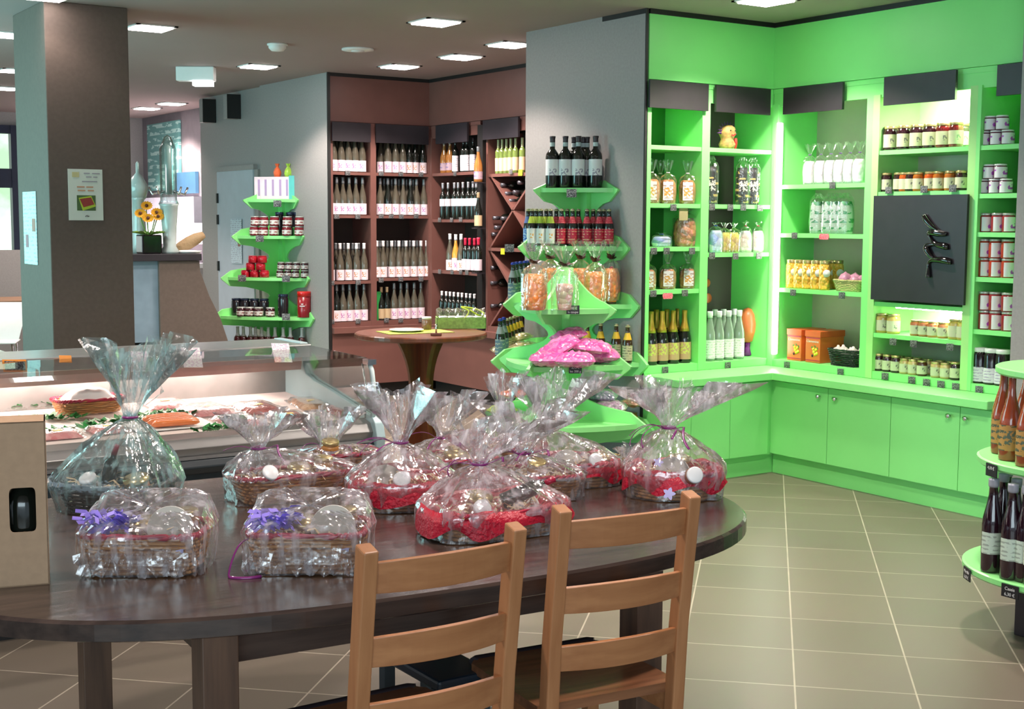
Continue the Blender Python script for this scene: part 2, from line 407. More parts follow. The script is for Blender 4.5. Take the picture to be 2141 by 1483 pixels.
# ceiling lights: recessed square fittings, each with its own lamp
LP = [(3.08, 8.94), (4.50, 7.60), (5.50, 8.23), (5.60, 9.07), (5.53, 9.93), (4.575, 10.63), (5.235, 15.39), (5.245, 14.59),
      (2.39, 9.87), (3.30, 13.9), (5.62, 5.75), (3.4, 4.9), (1.2, 6.2), (2.2, 2.6), (4.3, 3.3), (0.2, 3.6), (3.0, 12.2), (2.15, 8.05)]
WH = {0: 'the pillar', 1: 'the gap before the tall display stand', 2: 'the end of the grey wall', 3: 'the angled brown shelving', 4: 'the corner of the brown shelving',
      5: 'the blue-grey wall panel', 6: 'the far side wall', 7: 'the far side wall, nearer one', 8: 'the entrance side beyond the pillar', 9: 'the far left aisle', 10: 'the green corner shelving',
      11: 'the middle aisle', 12: 'the meat counter', 13: 'the dining table', 14: 'the round bottle stand', 15: 'the near left aisle', 16: 'the cafe bar', 17: 'the pillar top'}
lm = emit('lit_diffuser', (1.0, 0.90, 0.88), 16.0)
for i, (x, y) in enumerate(LP):
    lt = thing('ceiling_light', 'lit square recessed ceiling light above ' + WH[i], 'ceiling light', (x, y, H), 0, 'recessed square ceiling lights')
    s = 0.14
    MB().box(-s, s, -s, -s + .025, -.008, .004).box(-s, s, s - .025, s, -.008, .004).box(-s, -s + .025, -s, s, -.008, .004).box(s - .025, s, -s, s, -.008, .004).build('light_frame', M['white'], lt)
    MB().box(-s + .025, s - .025, -s + .025, s - .025, -.016, -.002).build('diffuser', lm, lt)
    l = bpy.data.lights.new('downlight', 'SPOT'); l.energy = {6: 190, 7: 190, 10: 185, 11: 190, 17: 9, 2: 150, 3: 160, 4: 160, 14: 150}.get(i, 115); l.spot_size = rad(125); l.spot_blend = 0.4; l.shadow_soft_size = 0.09
    l.color = (1.0, 0.86, 0.79)
    o = bpy.data.objects.new('downlight', l); COL.objects.link(o); o.location = (x, y, H - 0.04)
# other ceiling fittings
p = onZ(410, 160, 2.80)
ex = thing('exit_light', 'white emergency light box hanging from the ceiling', 'emergency light', (p.x, p.y, H), FACE)
MB().box(-.16, .16, -.05, .05, -.12, 0).build('housing', M['white'], ex, 0.008)
MB().box(-.02, .14, -.055, .045, -.16, -.12).build('lit_lens', emit('emergency_lens', (1, .95, 1), 4), ex)
p = onZ(580, 92, H)
sd = thing('smoke_detector', 'small white smoke detector on the ceiling', 'smoke detector', (p.x, p.y, H))
MB().lathe([(.065, 0), (.065, -.03), (.045, -.05), (.0, -.055)], 20).build('detector_head', M['white'], sd)
MB().lathe([(.075, 0.0), (.075, -.012), (.06, -.014)], 20).build('detector_base', M['white'], sd)
p = onZ(748, 102, H)
vt = thing('ceiling_vent', 'thin white round air vent in the ceiling', 'vent', (p.x, p.y, H))
MB().lathe([(.12, 0), (.12, -.012), (.07, -.016)], 24).build('vent_ring', M['white'], vt)
MB().lathe([(.05, -.008), (.05, -.022), (0, -.024)], 20).build('vent_disc', M['white'], vt)
# two loudspeakers high on the door-side wall
for (x, y, lb) in ((430, 232, 'slim dark loudspeaker high on the wall near its far corner'), (481, 223, 'slim dark loudspeaker high on the wall above the door')):
    p = onX(x, y, 5.2)
    sp = thing('loudspeaker', lb, 'speaker', (5.30, p.y, p.z), 0, 'wall loudspeakers')
    MB().box(-.14, 0, -.03, .08, -.12, .12).build('speaker_box', M['grey'], sp, 0.006)
    MB().box(-.145, -.005, -.04, -.03, -.12, .12).build('speaker_grille', M['kick'], sp)

# ================================================================== GREEN SHELVING
YL, XR = 6.38, 6.32
G = M['green']
def shelf_bay(label, plane, a0, a1, depth, zs, zbot, back_m, side_m, vz=(2.29, 2.455), val=None, cat='shelving', name='shelving_bay', ply=G, lip=None, sw=0.03, valm=None, rail=True, left_side=True):
    """plane 'y': front faces -Y at y=a plane; 'x': front faces -X. a0<a1 along the wall (image left to right)."""
    ax, v = plane
    def mp(u0, u1, d0, d1, z0, z1, mb):      # u along wall, d depth behind the front
        if ax == 'y': mb.box(u0, u1, v + d0, v + d1, z0, z1)
        else: mb.box(v + d0, v + d1, min(u0, u1), max(u0, u1), z0, z1)
        return mb
    th = thing(name, label, cat, (0, 0, 0))
    sg = 1 if a1 > a0 else -1
    mp(a0, a1, depth, depth + .015, zbot, 2.45, MB()).build('back_panel', back_m, th)
    if left_side: mp(a0, a0 + sg * sw, 0, depth, zbot, 2.36, MB()).build('side_panel', side_m, th)
    mp(a1 - sg * sw, a1, 0, depth, zbot, 2.36, MB()).build('side_panel', side_m, th)
    mp(a0, a1, 0.005, depth, 2.43, 2.46, MB()).build('top_board', ply, th)
    mp(a0, a1, 0.004, depth, zbot, zbot + .045, MB()).build('bottom_board', ply, th)
    for z in zs: mp(a0 + sg * sw, a1 - sg * sw, 0.006, depth, z - .026, z, MB()).build('shelf', lip or ply, th)
    if rail: mp(a0, a1, 0.01, 0.03, 2.345, 2.44, MB()).build('top_rail', ply, th)
    if val: mp(val[0], val[1], -.03, -.012, vz[0], vz[1], MB()).build('valance', valm or M['black'], th)
    return th
GZ = [2.065, 1.715, 1.435, 1.18]
shelf_bay('lime green shelf bay nearest the grey wall end, biscuits and sparkling bottles', ('y', YL), 5.272, 5.745, .36, [2.068, 1.713, 1.444, 1.178], .66, mat('shaded_lime_back_board', (0.035, 0.20, 0.03), .5, var=.05), G, val=(5.262, 5.735))  # back board's lime is darkened, the shade inside the bay is in its colour
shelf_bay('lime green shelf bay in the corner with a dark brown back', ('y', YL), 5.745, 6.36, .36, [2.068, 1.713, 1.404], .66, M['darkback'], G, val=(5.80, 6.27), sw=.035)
gr1 = shelf_bay('lime green shelf bay with a bright light strip down its side', ('x', XR), 6.38, 5.54, .36, [1.842, 1.53, 1.175], .66, M['beige_back'], G, val=(6.26, 5.76), sw=.05)
gr2 = shelf_bay('lime green shelf bay holding the black logo board', ('x', XR), 5.54, 4.80, .36, [2.03, 1.785, 1.128, .938], .66, mat('cream_white_back_board', (0.62, 0.62, 0.50), .6, var=.04), mat('lime_cream_side', (0.40, 0.80, 0.27), .5, var=.04), val=(5.44, 4.93), sw=.05)
gr3 = shelf_bay('narrow lime green shelf bay next to the grey wall end at the edge', ('x', XR), 4.80, 4.445, .36, [2.03, 1.765, 1.552, 1.303, 1.01], .66, mat('dark_green_back_board', (0.05, 0.22, 0.05), .5), G, val=(4.66, 4.445), sw=.025)
# green wall above
struct('wall_green', MB().box(5.272, 6.36, YL - .005, YL + .3, 2.462, H - .03).box(XR - .005, 6.7, 4.445, YL + .3, 2.462, H - .03), G, 'lime green wall band above the shelving')
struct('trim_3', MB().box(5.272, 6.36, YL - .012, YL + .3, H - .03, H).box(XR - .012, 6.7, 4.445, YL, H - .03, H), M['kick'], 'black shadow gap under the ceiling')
struct('wall_behind_shelving', MB().box(5.272, 7.2, 6.765, 6.81, 0, H).box(6.7, 7.2, 4.445, 6.765, 0, H), M['darkback'])
# black logo board with its glossy flourish
lb = thing('logo_board', 'black board with a glossy black handwritten flourish between green shelves', 'sign board', (6.30, 0, 0))
MB().box(-.004, .014, 4.825, 5.495, 1.142, 1.762).build('board', M['black'], lb)
stroke = [(435, 70), (452, 105), (490, 150), (545, 190), (600, 208), (560, 208), (500, 198), (468, 205), (485, 245), (525, 285), (590, 300), (600, 308), (550, 295), (490, 288), (452, 305), (470, 350), (510, 392), (570, 412), (632, 418), (590, 405), (510, 400), (470, 420), (468, 470), (466, 530)]
pts = [onX(1810 + a / 3.532, 430 + b_ / 3.532, 6.292) for a, b_ in stroke]
q = [Vector((-.014, p.y, p.z)) for p in pts]
def smooth_path(P, k=4):
    out = []
    for i in range(len(P) - 1):
        p0 = P[max(i - 1, 0)]; p1 = P[i]; p2 = P[i + 1]; p3 = P[min(i + 2, len(P) - 1)]
        for j in range(k):
            u = j / k
            out.append(0.5 * ((2 * p1) + (p2 - p0) * u + (2 * p0 - 5 * p1 + 4 * p2 - p3) * u * u + (3 * p1 - p0 - 3 * p2 + p3) * u ** 3))
    out.append(P[-1]); return out
q = smooth_path(q)
MB().tube(q, [0.014 + .006 * math.sin(i * .35) for i in range(len(q))], 10).build('flourish', M['gloss_black'], lb)
# worktop and base cabinets
wt = MB(); wt.prism([(5.262, YL - .335), (6.02, YL - .335), (6.02, 4.445), (6.56, 4.445), (6.56, 6.76), (5.262, 6.76)], .615, .66)
# front edges run through (6.04,6.05)
wt = MB(); wt.prism([(5.262, 6.035), (6.03, 6.035), (6.03, 4.445), (6.69, 4.445), (6.69, 6.76), (5.262, 6.76)], .612, .658)
wt.build('worktop', G, None, .004, label='continuous lime green worktop running round the corner under the shelving', cat='worktop')
def base_cab(label, ax, a0, a1, doors, knobs):
    th = thing('base_cabinet', label, 'cabinet', (0, 0, 0), 0, 'lime green base cabinets')
    sg = 1 if a1 > a0 else -1
    def mp(u0, u1, d0, d1, z0, z1, mb):
        if ax == 'y': mb.box(u0, u1, 6.22 + d0 - .14, 6.22 + d1 - .14, z0, z1)
        else: mb.box(6.09 + d0, 6.09 + d1, min(u0, u1), max(u0, u1), z0, z1)
        return mb
    mp(a0, a1, .02, .44, .125, .611, MB()).build('carcass', G, th)
    mp(a0, a1, .05, .40, 0, .125, MB()).build('plinth', G, th)
    n = len(doors) - 1
    for i in range(n):
        u0, u1 = doors[i], doors[i + 1]
        d = mp(u0 + sg * .0022, u1 - sg * .0022, 0, .019, .135, .60, MB()).build('door', G, th)
        if knobs[i] is not None:
            k = knobs[i]
            kb = MB().lathe([(.005, 0), (.005, .014), (.013, .018), (.013, .028), (.0, .031)], 12, ax=Matrix.Rotation(-PI / 2, 3, 'Y'), c=(6.09, k, .545))
            kb.build('door_knob', M['chrome'], d)
    return th
base_cab('lime green base cabinet with three plain doors left of the corner', 'y', 5.262, 6.17, [5.262, 5.40, 5.72, 6.05], [None] * 3)
ys = [6.06, 5.60, 5.13, 4.67, 4.445]
ys = [onX(x, 880, 6.09).y for x in (1606, 1730, 1862, 2007)]
ks = [onX(x, 820, 6.08).y for x in (1712, 1747, 1986, 2022)]
base_cab('lime green double base cabinet just right of the corner', 'x', ys[0], ys[2], [ys[0], ys[1], ys[2]], [ks[0], ks[1]])
base_cab('lime green base cabinet at the open end by the bottle stand', 'x', ys[2], 4.445, [ys[2], ys[3], 4.445], [ks[2], ks[3]])
# light strips of the green corner
def strip(name, label, p0, p1, r, s, power):
    th = thing(name, label, 'light', p0)
    d = Vector(p1) - Vector(p0)
    MB().tube([(0, 0, 0), d], r, 10).build('lit_tube', emit('lit_tube', (1.0, 1.0, .92), s), th)
    MB().tube([(.02, 0, 0), Vector((.02, 0, 0)) + d], r * .9, 6).build('lamp_holder', M['white'], th)
    if power:
        l = bpy.data.lights.new('strip_glow', 'AREA'); l.shape = 'RECTANGLE'; l.size = .30; l.size_y = .05; l.energy = power; l.color = (1, 1, .94)
        o = bpy.data.objects.new('strip_glow', l); COL.objects.link(o); o.parent = th; o.location = d * .5 + Vector((.03, -.05, -.02)); o.rotation_euler = (Vector((.5, -.1, -.75))).to_track_quat('-Z', 'Y').to_euler()
    return th
strip('strip_light', 'bright upright strip light in the green corner', (XR - .016, 6.30, .74), (XR - .016, 6.30, 2.24), .015, 20, 0)
strip('strip_light', 'bright strip light hidden behind the black fascia over the jars', (XR + .05, 5.20, 2.37), (XR + .05, 4.88, 2.37), .018, 130, 9)
strip('strip_light', 'bright strip light under the black logo board', (XR + .05, 5.36, 1.100), (XR + .05, 4.88, 1.100), .007, 60, 3.5)

# ================================================================== BROWN WINE SHELVING
YB, XB = 10.72, 6.28
B = M['brown']
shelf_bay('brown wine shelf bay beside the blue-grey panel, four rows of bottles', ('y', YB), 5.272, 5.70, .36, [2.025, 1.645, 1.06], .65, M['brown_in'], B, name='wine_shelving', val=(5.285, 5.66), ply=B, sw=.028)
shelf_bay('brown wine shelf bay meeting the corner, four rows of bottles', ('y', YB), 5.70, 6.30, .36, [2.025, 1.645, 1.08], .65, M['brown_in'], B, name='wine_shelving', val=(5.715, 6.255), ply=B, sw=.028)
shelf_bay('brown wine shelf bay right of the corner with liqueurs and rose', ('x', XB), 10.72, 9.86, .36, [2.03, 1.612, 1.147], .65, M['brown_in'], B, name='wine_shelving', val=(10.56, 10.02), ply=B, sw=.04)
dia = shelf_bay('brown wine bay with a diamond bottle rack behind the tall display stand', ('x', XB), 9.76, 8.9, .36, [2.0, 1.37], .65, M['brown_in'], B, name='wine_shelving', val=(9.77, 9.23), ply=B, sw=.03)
struct('wall_brown', MB().box(5.272, 6.30, YB - .003, YB + .35, 2.462, H - .03).box(XB - .003, 6.65, 7.66, YB + .35, 2.462, H - .03), B, 'reddish brown wall band above the wine shelving')
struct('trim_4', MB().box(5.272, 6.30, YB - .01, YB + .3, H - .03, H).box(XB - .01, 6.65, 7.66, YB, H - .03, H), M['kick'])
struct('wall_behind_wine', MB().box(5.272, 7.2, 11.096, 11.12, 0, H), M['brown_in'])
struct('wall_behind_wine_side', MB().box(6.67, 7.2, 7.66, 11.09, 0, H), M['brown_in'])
UPR = MB().box(6.25, 6.60, 9.768, 9.852, .655, 2.42).build('upright_panel', M['kick'], None, label='black upright panel between the two angled wine bays', cat='panel')
# diamond lattice
lat = MB()
zz = [1.99, 1.69, 1.37]
y0, y1 = 9.70, 9.02
def slat_yz(a, bb):
    a = Vector(a); bb = Vector(bb); d = (bb - a).normalized(); n = Vector((0, -d.z, d.y)) * .009
    vs = []
    for x in (6.29, 6.60):
        for s_ in (1, -1):
            vs += [(x, a.y + s_ * n.y, a.z + s_ * n.z), (x, bb.y + s_ * n.y, bb.z + s_ * n.z)]
    lat.add(vs, [(0, 1, 3, 2), (4, 6, 7, 5), (0, 4, 5, 1), (2, 3, 7, 6), (0, 2, 6, 4), (1, 5, 7, 3)])
slat_yz((0, y0, 1.985), (0, 9.36, 1.69)); slat_yz((0, 9.36, 1.69), (0, y1, 1.985))
slat_yz((0, y0, 1.38), (0, 9.36, 1.69)); slat_yz((0, 9.36, 1.69), (0, y1, 1.38))
slat_yz((0, y0, 1.34), (0, 9.36, 1.02)); slat_yz((0, y1, 1.34), (0, 9.36, 1.02)); slat_yz((0, y0, .70), (0, 9.36, 1.02))
lat.build('diamond_lattice', B, dia)
# lower cabinets of the brown corner
def brown_base(label, ax, a0, a1):
    th = thing('wine_base_cabinet', label, 'cabinet')
    if ax == 'y':
        MB().box(a0, a1, YB - .02, YB + .36, .13, .60).build('carcass', B, th)
        MB().box(a0, a1, YB + .03, YB + .36, 0, .13).build('plinth', M['kick'], th)
        MB().box(a0, a1, YB - .06, YB + .36, .60, .65).build('ledge', B, th)
    else:
        MB().box(XB - .02, XB + .38, a0, a1, .13, .60).build('carcass', B, th)
        MB().box(XB + .03, XB + .38, a0, a1, 0, .13).build('plinth', M['kick'], th)
        MB().box(XB - .06, XB + .38, a0, a1, .60, .65).build('ledge', B, th)
    return th
brown_base('plain reddish brown cabinet under the wine bays beside the grey panel', 'y', 5.272, 6.22)
brown_base('plain reddish brown cabinet under the angled wine bays', 'x', 7.66, 10.66)
# ================================================================== TALL DISPLAY STANDS
GT = M['green_tower']
def fin_outline(levels, rp, ztop, neck):
    """outer edge of a scalloped fin, from the top down: pointed at each shelf, drawn in between"""
    out = [(rp, ztop)]
    for i, (z, r) in enumerate(levels):
        if i == 0:
            if ztop > z + .05:      # arms swoop down from a raised peak
                for k in range(1, 10):
                    u = k / 10; out.append((rp + (r - .05 - rp) * u ** 1.0, z + .03 + (ztop - z - .03) * (1 - u) ** 1.7))
            else: out += [(r - .17, z + .001), (r - .15, z + .05)]
        out += [(r, z - .008), (r - .006, z - .022), (r - .085, z - .085)]
        if i < len(levels) - 1:
            z2, r2 = levels[i + 1]
            a, b = (r - .085, z - .075), (r2 - .10, z2 + .06)
            for k in range(1, 10):
                u = k / 10
                line = a[0] + (b[0] - a[0]) * u
                out.append((line - (line - neck) * math.sin(PI * u) ** .75, a[1] + (b[1] - a[1]) * u))
            out.append(b)
        else:
            out += [(neck, z - .16), (neck, 0.02), (rp, 0.02)]
    return out
def stand(name, label, loc, levels, fins, sectors, ztop, post=.06, neck=.13, half=False, base=None):
    th = thing(name, label, 'display stand', loc)
    if half: MB().box(-.04, -.002, -.10, .10, 0, ztop).build('back_board', GT, th)
    else: MB().lathe([(post, 0), (post, ztop)], 8).build('post', GT, th)
    ol = fin_outline(levels, 0.012 if half else post * .6, ztop, neck)
    for a in fins:
        c, s = math.cos(rad(a)), math.sin(rad(a))
        t2 = .010
        MB().prism(ol, -t2, t2, lambda r, z, w: (r * c - w * s, r * s + w * c, z)).build('fin', GT, th)
    for (z, r) in levels:
        for (a0, a1) in sectors:
            rs = r * .90; n = 8; poly = [(.02 * math.cos(rad((a0 + a1) / 2)), .02 * math.sin(rad((a0 + a1) / 2)))]
            p0 = Vector((math.cos(rad(a0)), math.sin(rad(a0)))) * rs; p1 = Vector((math.cos(rad(a1)), math.sin(rad(a1)))) * rs
            for k in range(n + 1):
                u = k / n; q = p0.lerp(p1, u); q = q * (1 + .16 * math.sin(PI * u)); poly.append((q.x, q.y))
            MB().prism(poly, z - .028, z).build('shelf', GT, th)
    if base: MB().prism([(base * math.cos(rad(a)), base * math.sin(rad(a))) for a in range(0, 360, 45)], 0, .05).build('foot', M['black'], th)
    return th
AC = (5.248, 7.0); AL = [(1.81, .385), (1.446, .50), (1.09, .61), (.735, .70), (.33, .78)]
A_ROT = [180, 270, 90]
stand('display_stand', 'tall lime green tiered stand of beers against the grey wall end', (AC[0], AC[1], 0), AL, [180, 269, 91], [(180, 269), (91, 180)], 1.811, half=True)
DC = (5.248, 11.70); DL = [(1.79, .385), (1.455, .50), (1.075, .61), (.72, .70), (.33, .78)]
stand('display_stand', 'lime green tiered stand of jams near the grey door', (DC[0], DC[1], 0), DL, [180, 269, 91], [(180, 269), (91, 180)], 1.791, half=True)
# the lower stand in front, its arms turned a little
BCp = _rot((1180 - CX) / FOC * 7.72, 7.72, 0); BC = (BCp.x, BCp.y)
fb_ = math.degrees(math.atan2(-CF.y, -CF.x))    # direction that points at the camera
BA = [fb_ - 30 , fb_ + 60, fb_ + 150, fb_ + 240]
BL = [(1.11, .33), (.794, .43), (.464, .53)]
stand('display_stand', 'low lime green tiered stand of sweets in front of the beer stand', (BC[0], BC[1], 0), BL, BA, [(BA[i], BA[i] + 90) for i in range(4)], 1.335, post=.05, neck=.10, base=.22)

# round stand at the edge of the picture
RC = (4.65, 2.97); RL = [(1.055, .345), (.705, .40), (.285, .44)]
th = thing('round_display_stand', 'lime green stand of round shelves on a dark plinth, bottles all round', 'display stand', (*RC, 0))
MB().lathe([(.05, .25), (.05, 1.75)], 12).build('post', GT, th)
MB().box(-.17, .17, -.17, .17, 0, .255).build('plinth', M['black'], th, .004)
for z, r in RL: MB().lathe([(0, z - .03), (r - .01, z - .03), (r, z - .022), (r, z - .004), (r - .008, z), (0, z)], 64, smooth=False).build('round_shelf', GT, th)

# ================================================================== DINING TABLE
TC, TPHI, TA, TB_, TN = (1.715, 3.375), -.065, 1.17, .79, 2.75
def sup(a, A, B_, n): 
    c, s = math.cos(a), math.sin(a)
    return (math.copysign(abs(c) ** (2 / n), c) * A, math.copysign(abs(s) ** (2 / n), s) * B_)
tb = thing('dining_table', 'large dark stained oval wooden table covered in gift hampers', 'table', (*TC, 0), TPHI)
prof = [(.985, .700), (1.0, .706), (1.0, .743), (.993, .75)]
top = MB(); NN = 96; rows = [[Vector((sup(2 * PI * k / NN, TA, TB_, TN)[0] * s_, sup(2 * PI * k / NN, TA, TB_, TN)[1] * s_, z)) for k in range(NN)] for s_, z in prof]
top.grid(rows, closed=True, smooth=False)
n0 = len(top.v); top.f.append(tuple(range(n0 - NN, n0))); top.sm.append(False); top.f.append(tuple(range(NN))[::-1]); top.sm.append(False)
top.build('tabletop', M['dwood'], tb)
ap = MB(); ax_, ay_ = .59, .60
ap.box(-ax_, ax_, -ay_ - .012, -ay_ + .012, .60, .692).box(-ax_, ax_, ay_ - .012, ay_ + .012, .60, .692).box(-ax_ - .012, -ax_ + .012, -ay_, ay_, .60, .692).box(ax_ - .012, ax_ + .012, -ay_, ay_, .60, .692)
ap.build('apron', M['dwood'], tb)
for sx in (-1, 1):
    for sy in (-1, 1):
        x, y = sx * (ax_ - .0), sy * (ay_ - .0)
        MB().box(x - .042, x + .042, y - .042, y + .042, 0, .692).build('leg', M['dwood_leg'], tb, .003)

# ================================================================== CHAIRS
def make_chair(label, loc, rz):
    """local +Y is the front of the seat; the back stands at y=0"""
    t = thing('dining_chair', label, 'chair', loc, rz, 'oak ladder-back chairs pushed under the table')
    W = .20
    lean = .055
    for s in (-1, 1):
        x = s * (W - .018)
        p = MB()
        # one-piece rear upright: leg, then leaning back
        pts = [(0.03, 0), (0.0, .42), (-.012, .60), (-lean, .935)]
        hw = .0175; d = .020
        vs = []
        for (y, z) in pts:
            zz_ = z
            vs += [(x - hw, y - d, zz_), (x + hw, y - d, zz_), (x + hw, y + d, zz_ + (.012 if z > .9 else 0)), (x - hw, y + d, zz_ + (.012 if z > .9 else 0))]
        fs = [(0, 3, 2, 1), (12, 13, 14, 15)]
        for i in range(3):
            for k in range(4): fs.append((4 * i + k, 4 * i + (k + 1) % 4, 4 * i + 4 + (k + 1) % 4, 4 * i + 4 + k))
        p.add(vs, fs); p.build('rear_upright', M['oak_z'], t, .004)
        MB().box(s * (W - .02) - .018, s * (W - .02) + .018, .38, .416, 0, .425).build('front_leg', M['oak_z'], t, .003)
    for z0, z1 in ((.842, .908), (.682, .746), (.538, .600)):
        rows = []
        for k in range(13):
            u = -1 + 2 * k / 12; x = u * (W - .034); bow = .030 * (1 - u * u)
            def ya(z): return -(z - .42) / .5 * lean * 1.0 - bow
            cr = .006 * (1 - u * u)
            rows.append([Vector((x, ya(z0) - .008, z0)), Vector((x, ya(z1) - .008, z1 + cr)), Vector((x, ya(z1) + .008, z1 + cr)), Vector((x, ya(z0) + .008, z0))])
        g = MB().grid(rows, closed=True, smooth=False); g.f += [(0, 1, 2, 3), (48, 51, 50, 49)]; g.sm += [False, False]
        g.build('back_slat', M['oak_x'], t, .002)
    # dished seat with a dark front edge
    rows = []
    nx, ny = 16, 12
    for j in range(ny + 1):
        y = .015 + .385 * j / ny
        row = []
        for i in range(nx + 1):
            u = -1 + 2 * i / nx
            hw = W + .004
            if j == ny: hw -= .025
            dz = -.014 * max(0, 1 - u * u) * math.sin(PI * min(1, max(0, (y - .03) / .33)))
            row.append(Vector((u * hw, y, .448 + dz)))
        rows.append(row)
    g = MB().grid(rows, smooth=True); nb = len(g.v)
    low = [[Vector((v.x, v.y, .424)) for v in r] for r in rows]
    g.grid(low[::-1], smooth=False)
    g.grid([rows[0], low[0]], smooth=False); g.grid([low[-1], rows[-1]], smooth=False)
    g.grid([[r[0] for r in rows], [r[0] for r in low]], smooth=False); g.grid([[r[-1] for r in low], [r[-1] for r in rows]], smooth=False)
    g.build('seat', M['seatwood'], t)
    e = MB(); e.tube([(-W + .015, .392, .442), (-W + .03, .405, .442), (W - .03, .405, .442), (W - .015, .392, .442)], .014, 8, flat=.9)
    e.build('seat_front_edge', M['black'], t)
    sr = MB().box(-W + .03, W - .03, .385, .405, .37, .424).box(-W + .01, -W + .03, .02, .40, .37, .424).box(W - .03, W - .01, .02, .40, .37, .424)
    sr.build('seat_rail', M['oak_x'], t)
    MB().tube([(-W + .02, .02, .20), (-W + .02, .40, .20)], .010, 8).build('stretcher', M['oak_z'], t)
    MB().tube([(W - .02, .02, .20), (W - .02, .40, .20)], .010, 8).build('stretcher', M['oak_z'], t)
    return t
p0 = onZ(770, 1150, .935); p1 = onZ(1072, 1105, .935)
make_chair('light oak ladder-back chair, the one nearer the cardboard bottle carrier', (((p0 + p1) / 2).x, ((p0 + p1) / 2).y + .05, 0), math.atan2(p1.y - p0.y, p1.x - p0.x))
p0 = onZ(1182, 1066, .935); p1 = onZ(1441, 1037, .935)
make_chair('light oak ladder-back chair, the one nearer the green shelving', (((p0 + p1) / 2).x, ((p0 + p1) / 2).y + .05, 0), math.atan2(p1.y - p0.y, p1.x - p0.x))
# dark stool under the far side of the table
st = thing('stool', 'narrow dark navy stool tucked under the table', 'stool', (1.78, 3.02, 0), 0)
MB().box(-.085, .085, -.17, .17, .40, .43).build('seat', mat('dark_navy_paint', (.015, .03, .05), .35), st, .008)
for sx in (-1, 1):
    for sy in (-1, 1): MB().box(sx * .065 - .016, sx * .065 + .016, sy * .14 - .016, sy * .14 + .016, 0, .40).build('leg', M['fr_base'], st)

# ================================================================== TASTING TABLE (round, cherry wood)
c = onZ(880, 695, .86)
RT = (c.x, c.y)
rt = thing('tasting_table', 'round cherry wood tasting table with a waisted crossed leg', 'table', (c.x, c.y, 0), FACE)
MB().lathe([(0, .822), (.425, .822), (.44, .832), (.44, .852), (.432, .86), (0, .86)], 64, smooth=False).build('tabletop', M['twood'], rt)
prof = []
for k in range(17):
    z = .82 - .78 * k / 16; u = (z - .04) / .78
    prof.append((.085 + .12 * abs(2 * u - 1.05) ** 2.4 + (.03 if u < .06 else 0), z))
for a in (35, 125):
    c_, s_ = math.cos(rad(a)), math.sin(rad(a))
    pl = [(r, z) for r, z in prof] + [(-r, z) for r, z in prof[::-1]]
    MB().prism(pl, -.014, .014, lambda r, z, w: (r * c_ - w * s_, r * s_ + w * c_, z)).build('leg_board', M['twood'], rt)
MB().lathe([(0, 0), (.24, 0), (.24, .03), (.22, .04), (0, .04)], 32, smooth=False).build('foot', M['twood'], rt)
# items on the tasting table
Zt = .861
q = onZ(800, 692, Zt)
m_ = MB().box(-.24, .22, -.13, .13, 0, .003); m_.build('table_mat', mat('yellow_green_cloth', (.42, .52, .05), .7), None, label='yellow-green placemat on the round tasting table', cat='placemat', loc=(RT[0] - .02, RT[1] + .02, Zt), rz=FACE + .45)
pl = onZ(850, 693, Zt + .003)
MB().lathe([(0, 0), (.07, 0), (.115, .010), (.116, .013), (.07, .005), (0, .004)], 32).build('paper_plate', M['white'], None, label='flat white plate on the round tasting table', cat='plate', loc=(pl.x, pl.y, Zt + .004))

# ================================================================== MEAT COUNTER
X1 = 2.70; X0c = -.9
fc = thing('meat_counter', 'long refrigerated meat counter with steel top and curved glass front', 'display counter', (0, 0, 0))
MB().box(X0c, X1 - .02, 5.12, 6.05, 0.10, .62).build('base_panel', M['fr_base'], fc, .01)
MB().box(X0c, X1 - .04, 5.20, 6.0, 0, .10).build('plinth', M['kick'], fc)
# bumper: layered profile extruded along x
def extr(poly, x0, x1, name, m, par, bev=0): return MB().prism(poly, x0, x1, lambda y, z, x: (x, y, z)).build(name, m, par, bev)
extr([(5.06, .735), (5.12, .752), (5.12, .66), (5.05, .66), (5.035, .70)], X0c, X1, 'front_rail', M['alu'], fc, .004)
extr([(5.10, .66), (5.03, .655), (5.012, .625), (5.03, .595), (5.10, .59)], X0c, X1, 'rubber_bumper', M['bumper_blk'], fc, .006)
extr([(5.045, .668), (5.028, .664), (5.028, .656), (5.045, .652)], X0c, X1, 'bumper_trim', M['steel'], fc)
extr([(5.11, .70), (5.14, .728), (5.93, .775), (5.93, .70)], X0c, X1 - .03, 'deck', M['deck'], fc)
extr([(5.93, .70), (5.93, .985), (5.97, .985), (5.97, .70)], X0c, X1 - .03, 'back_liner', M['steel_d'], fc)
extr([(5.70, .963), (5.70, 1.022), (6.06, 1.022), (6.06, .963)], X0c, X1, 'top_shelf', M['steel'], fc, .003)
extr([(5.755, .90), (5.768, .90), (5.768, .92), (5.93, .92), (5.93, .965), (5.735, .965)], X0c, X1 - .03, 'pink_lit_canopy', mat('rosy_enamel', (.50, .36, .33), .35), fc)
extr([(5.97, .10), (5.97, .985), (6.06, .985), (6.06, .10)], X0c, X1 - .02, 'rear_housing', M['fr_side'], fc)
# end cheek with the swooping outline
ch = [(6.06, 1.026), (5.765, 1.026), (5.75, .99), (5.735, .93), (5.70, .885), (5.62, .862), (5.46, .838), (5.25, .80), (5.05, .765), (5.02, .74), (5.0, .68), (5.02, .56), (5.10, .30), (5.20, .12), (6.06, .12)]
extr(ch, X1 - .03, X1 + .012, 'end_cheek', M['fr_side'], fc, .004)
# lamp inside the canopy
MB().box(X0c + .1, X1 - .2, 5.82, 5.85, .905, .917).build('canopy_tube_light', emit('counter_tube', (1, .86, .80), 34), fc)
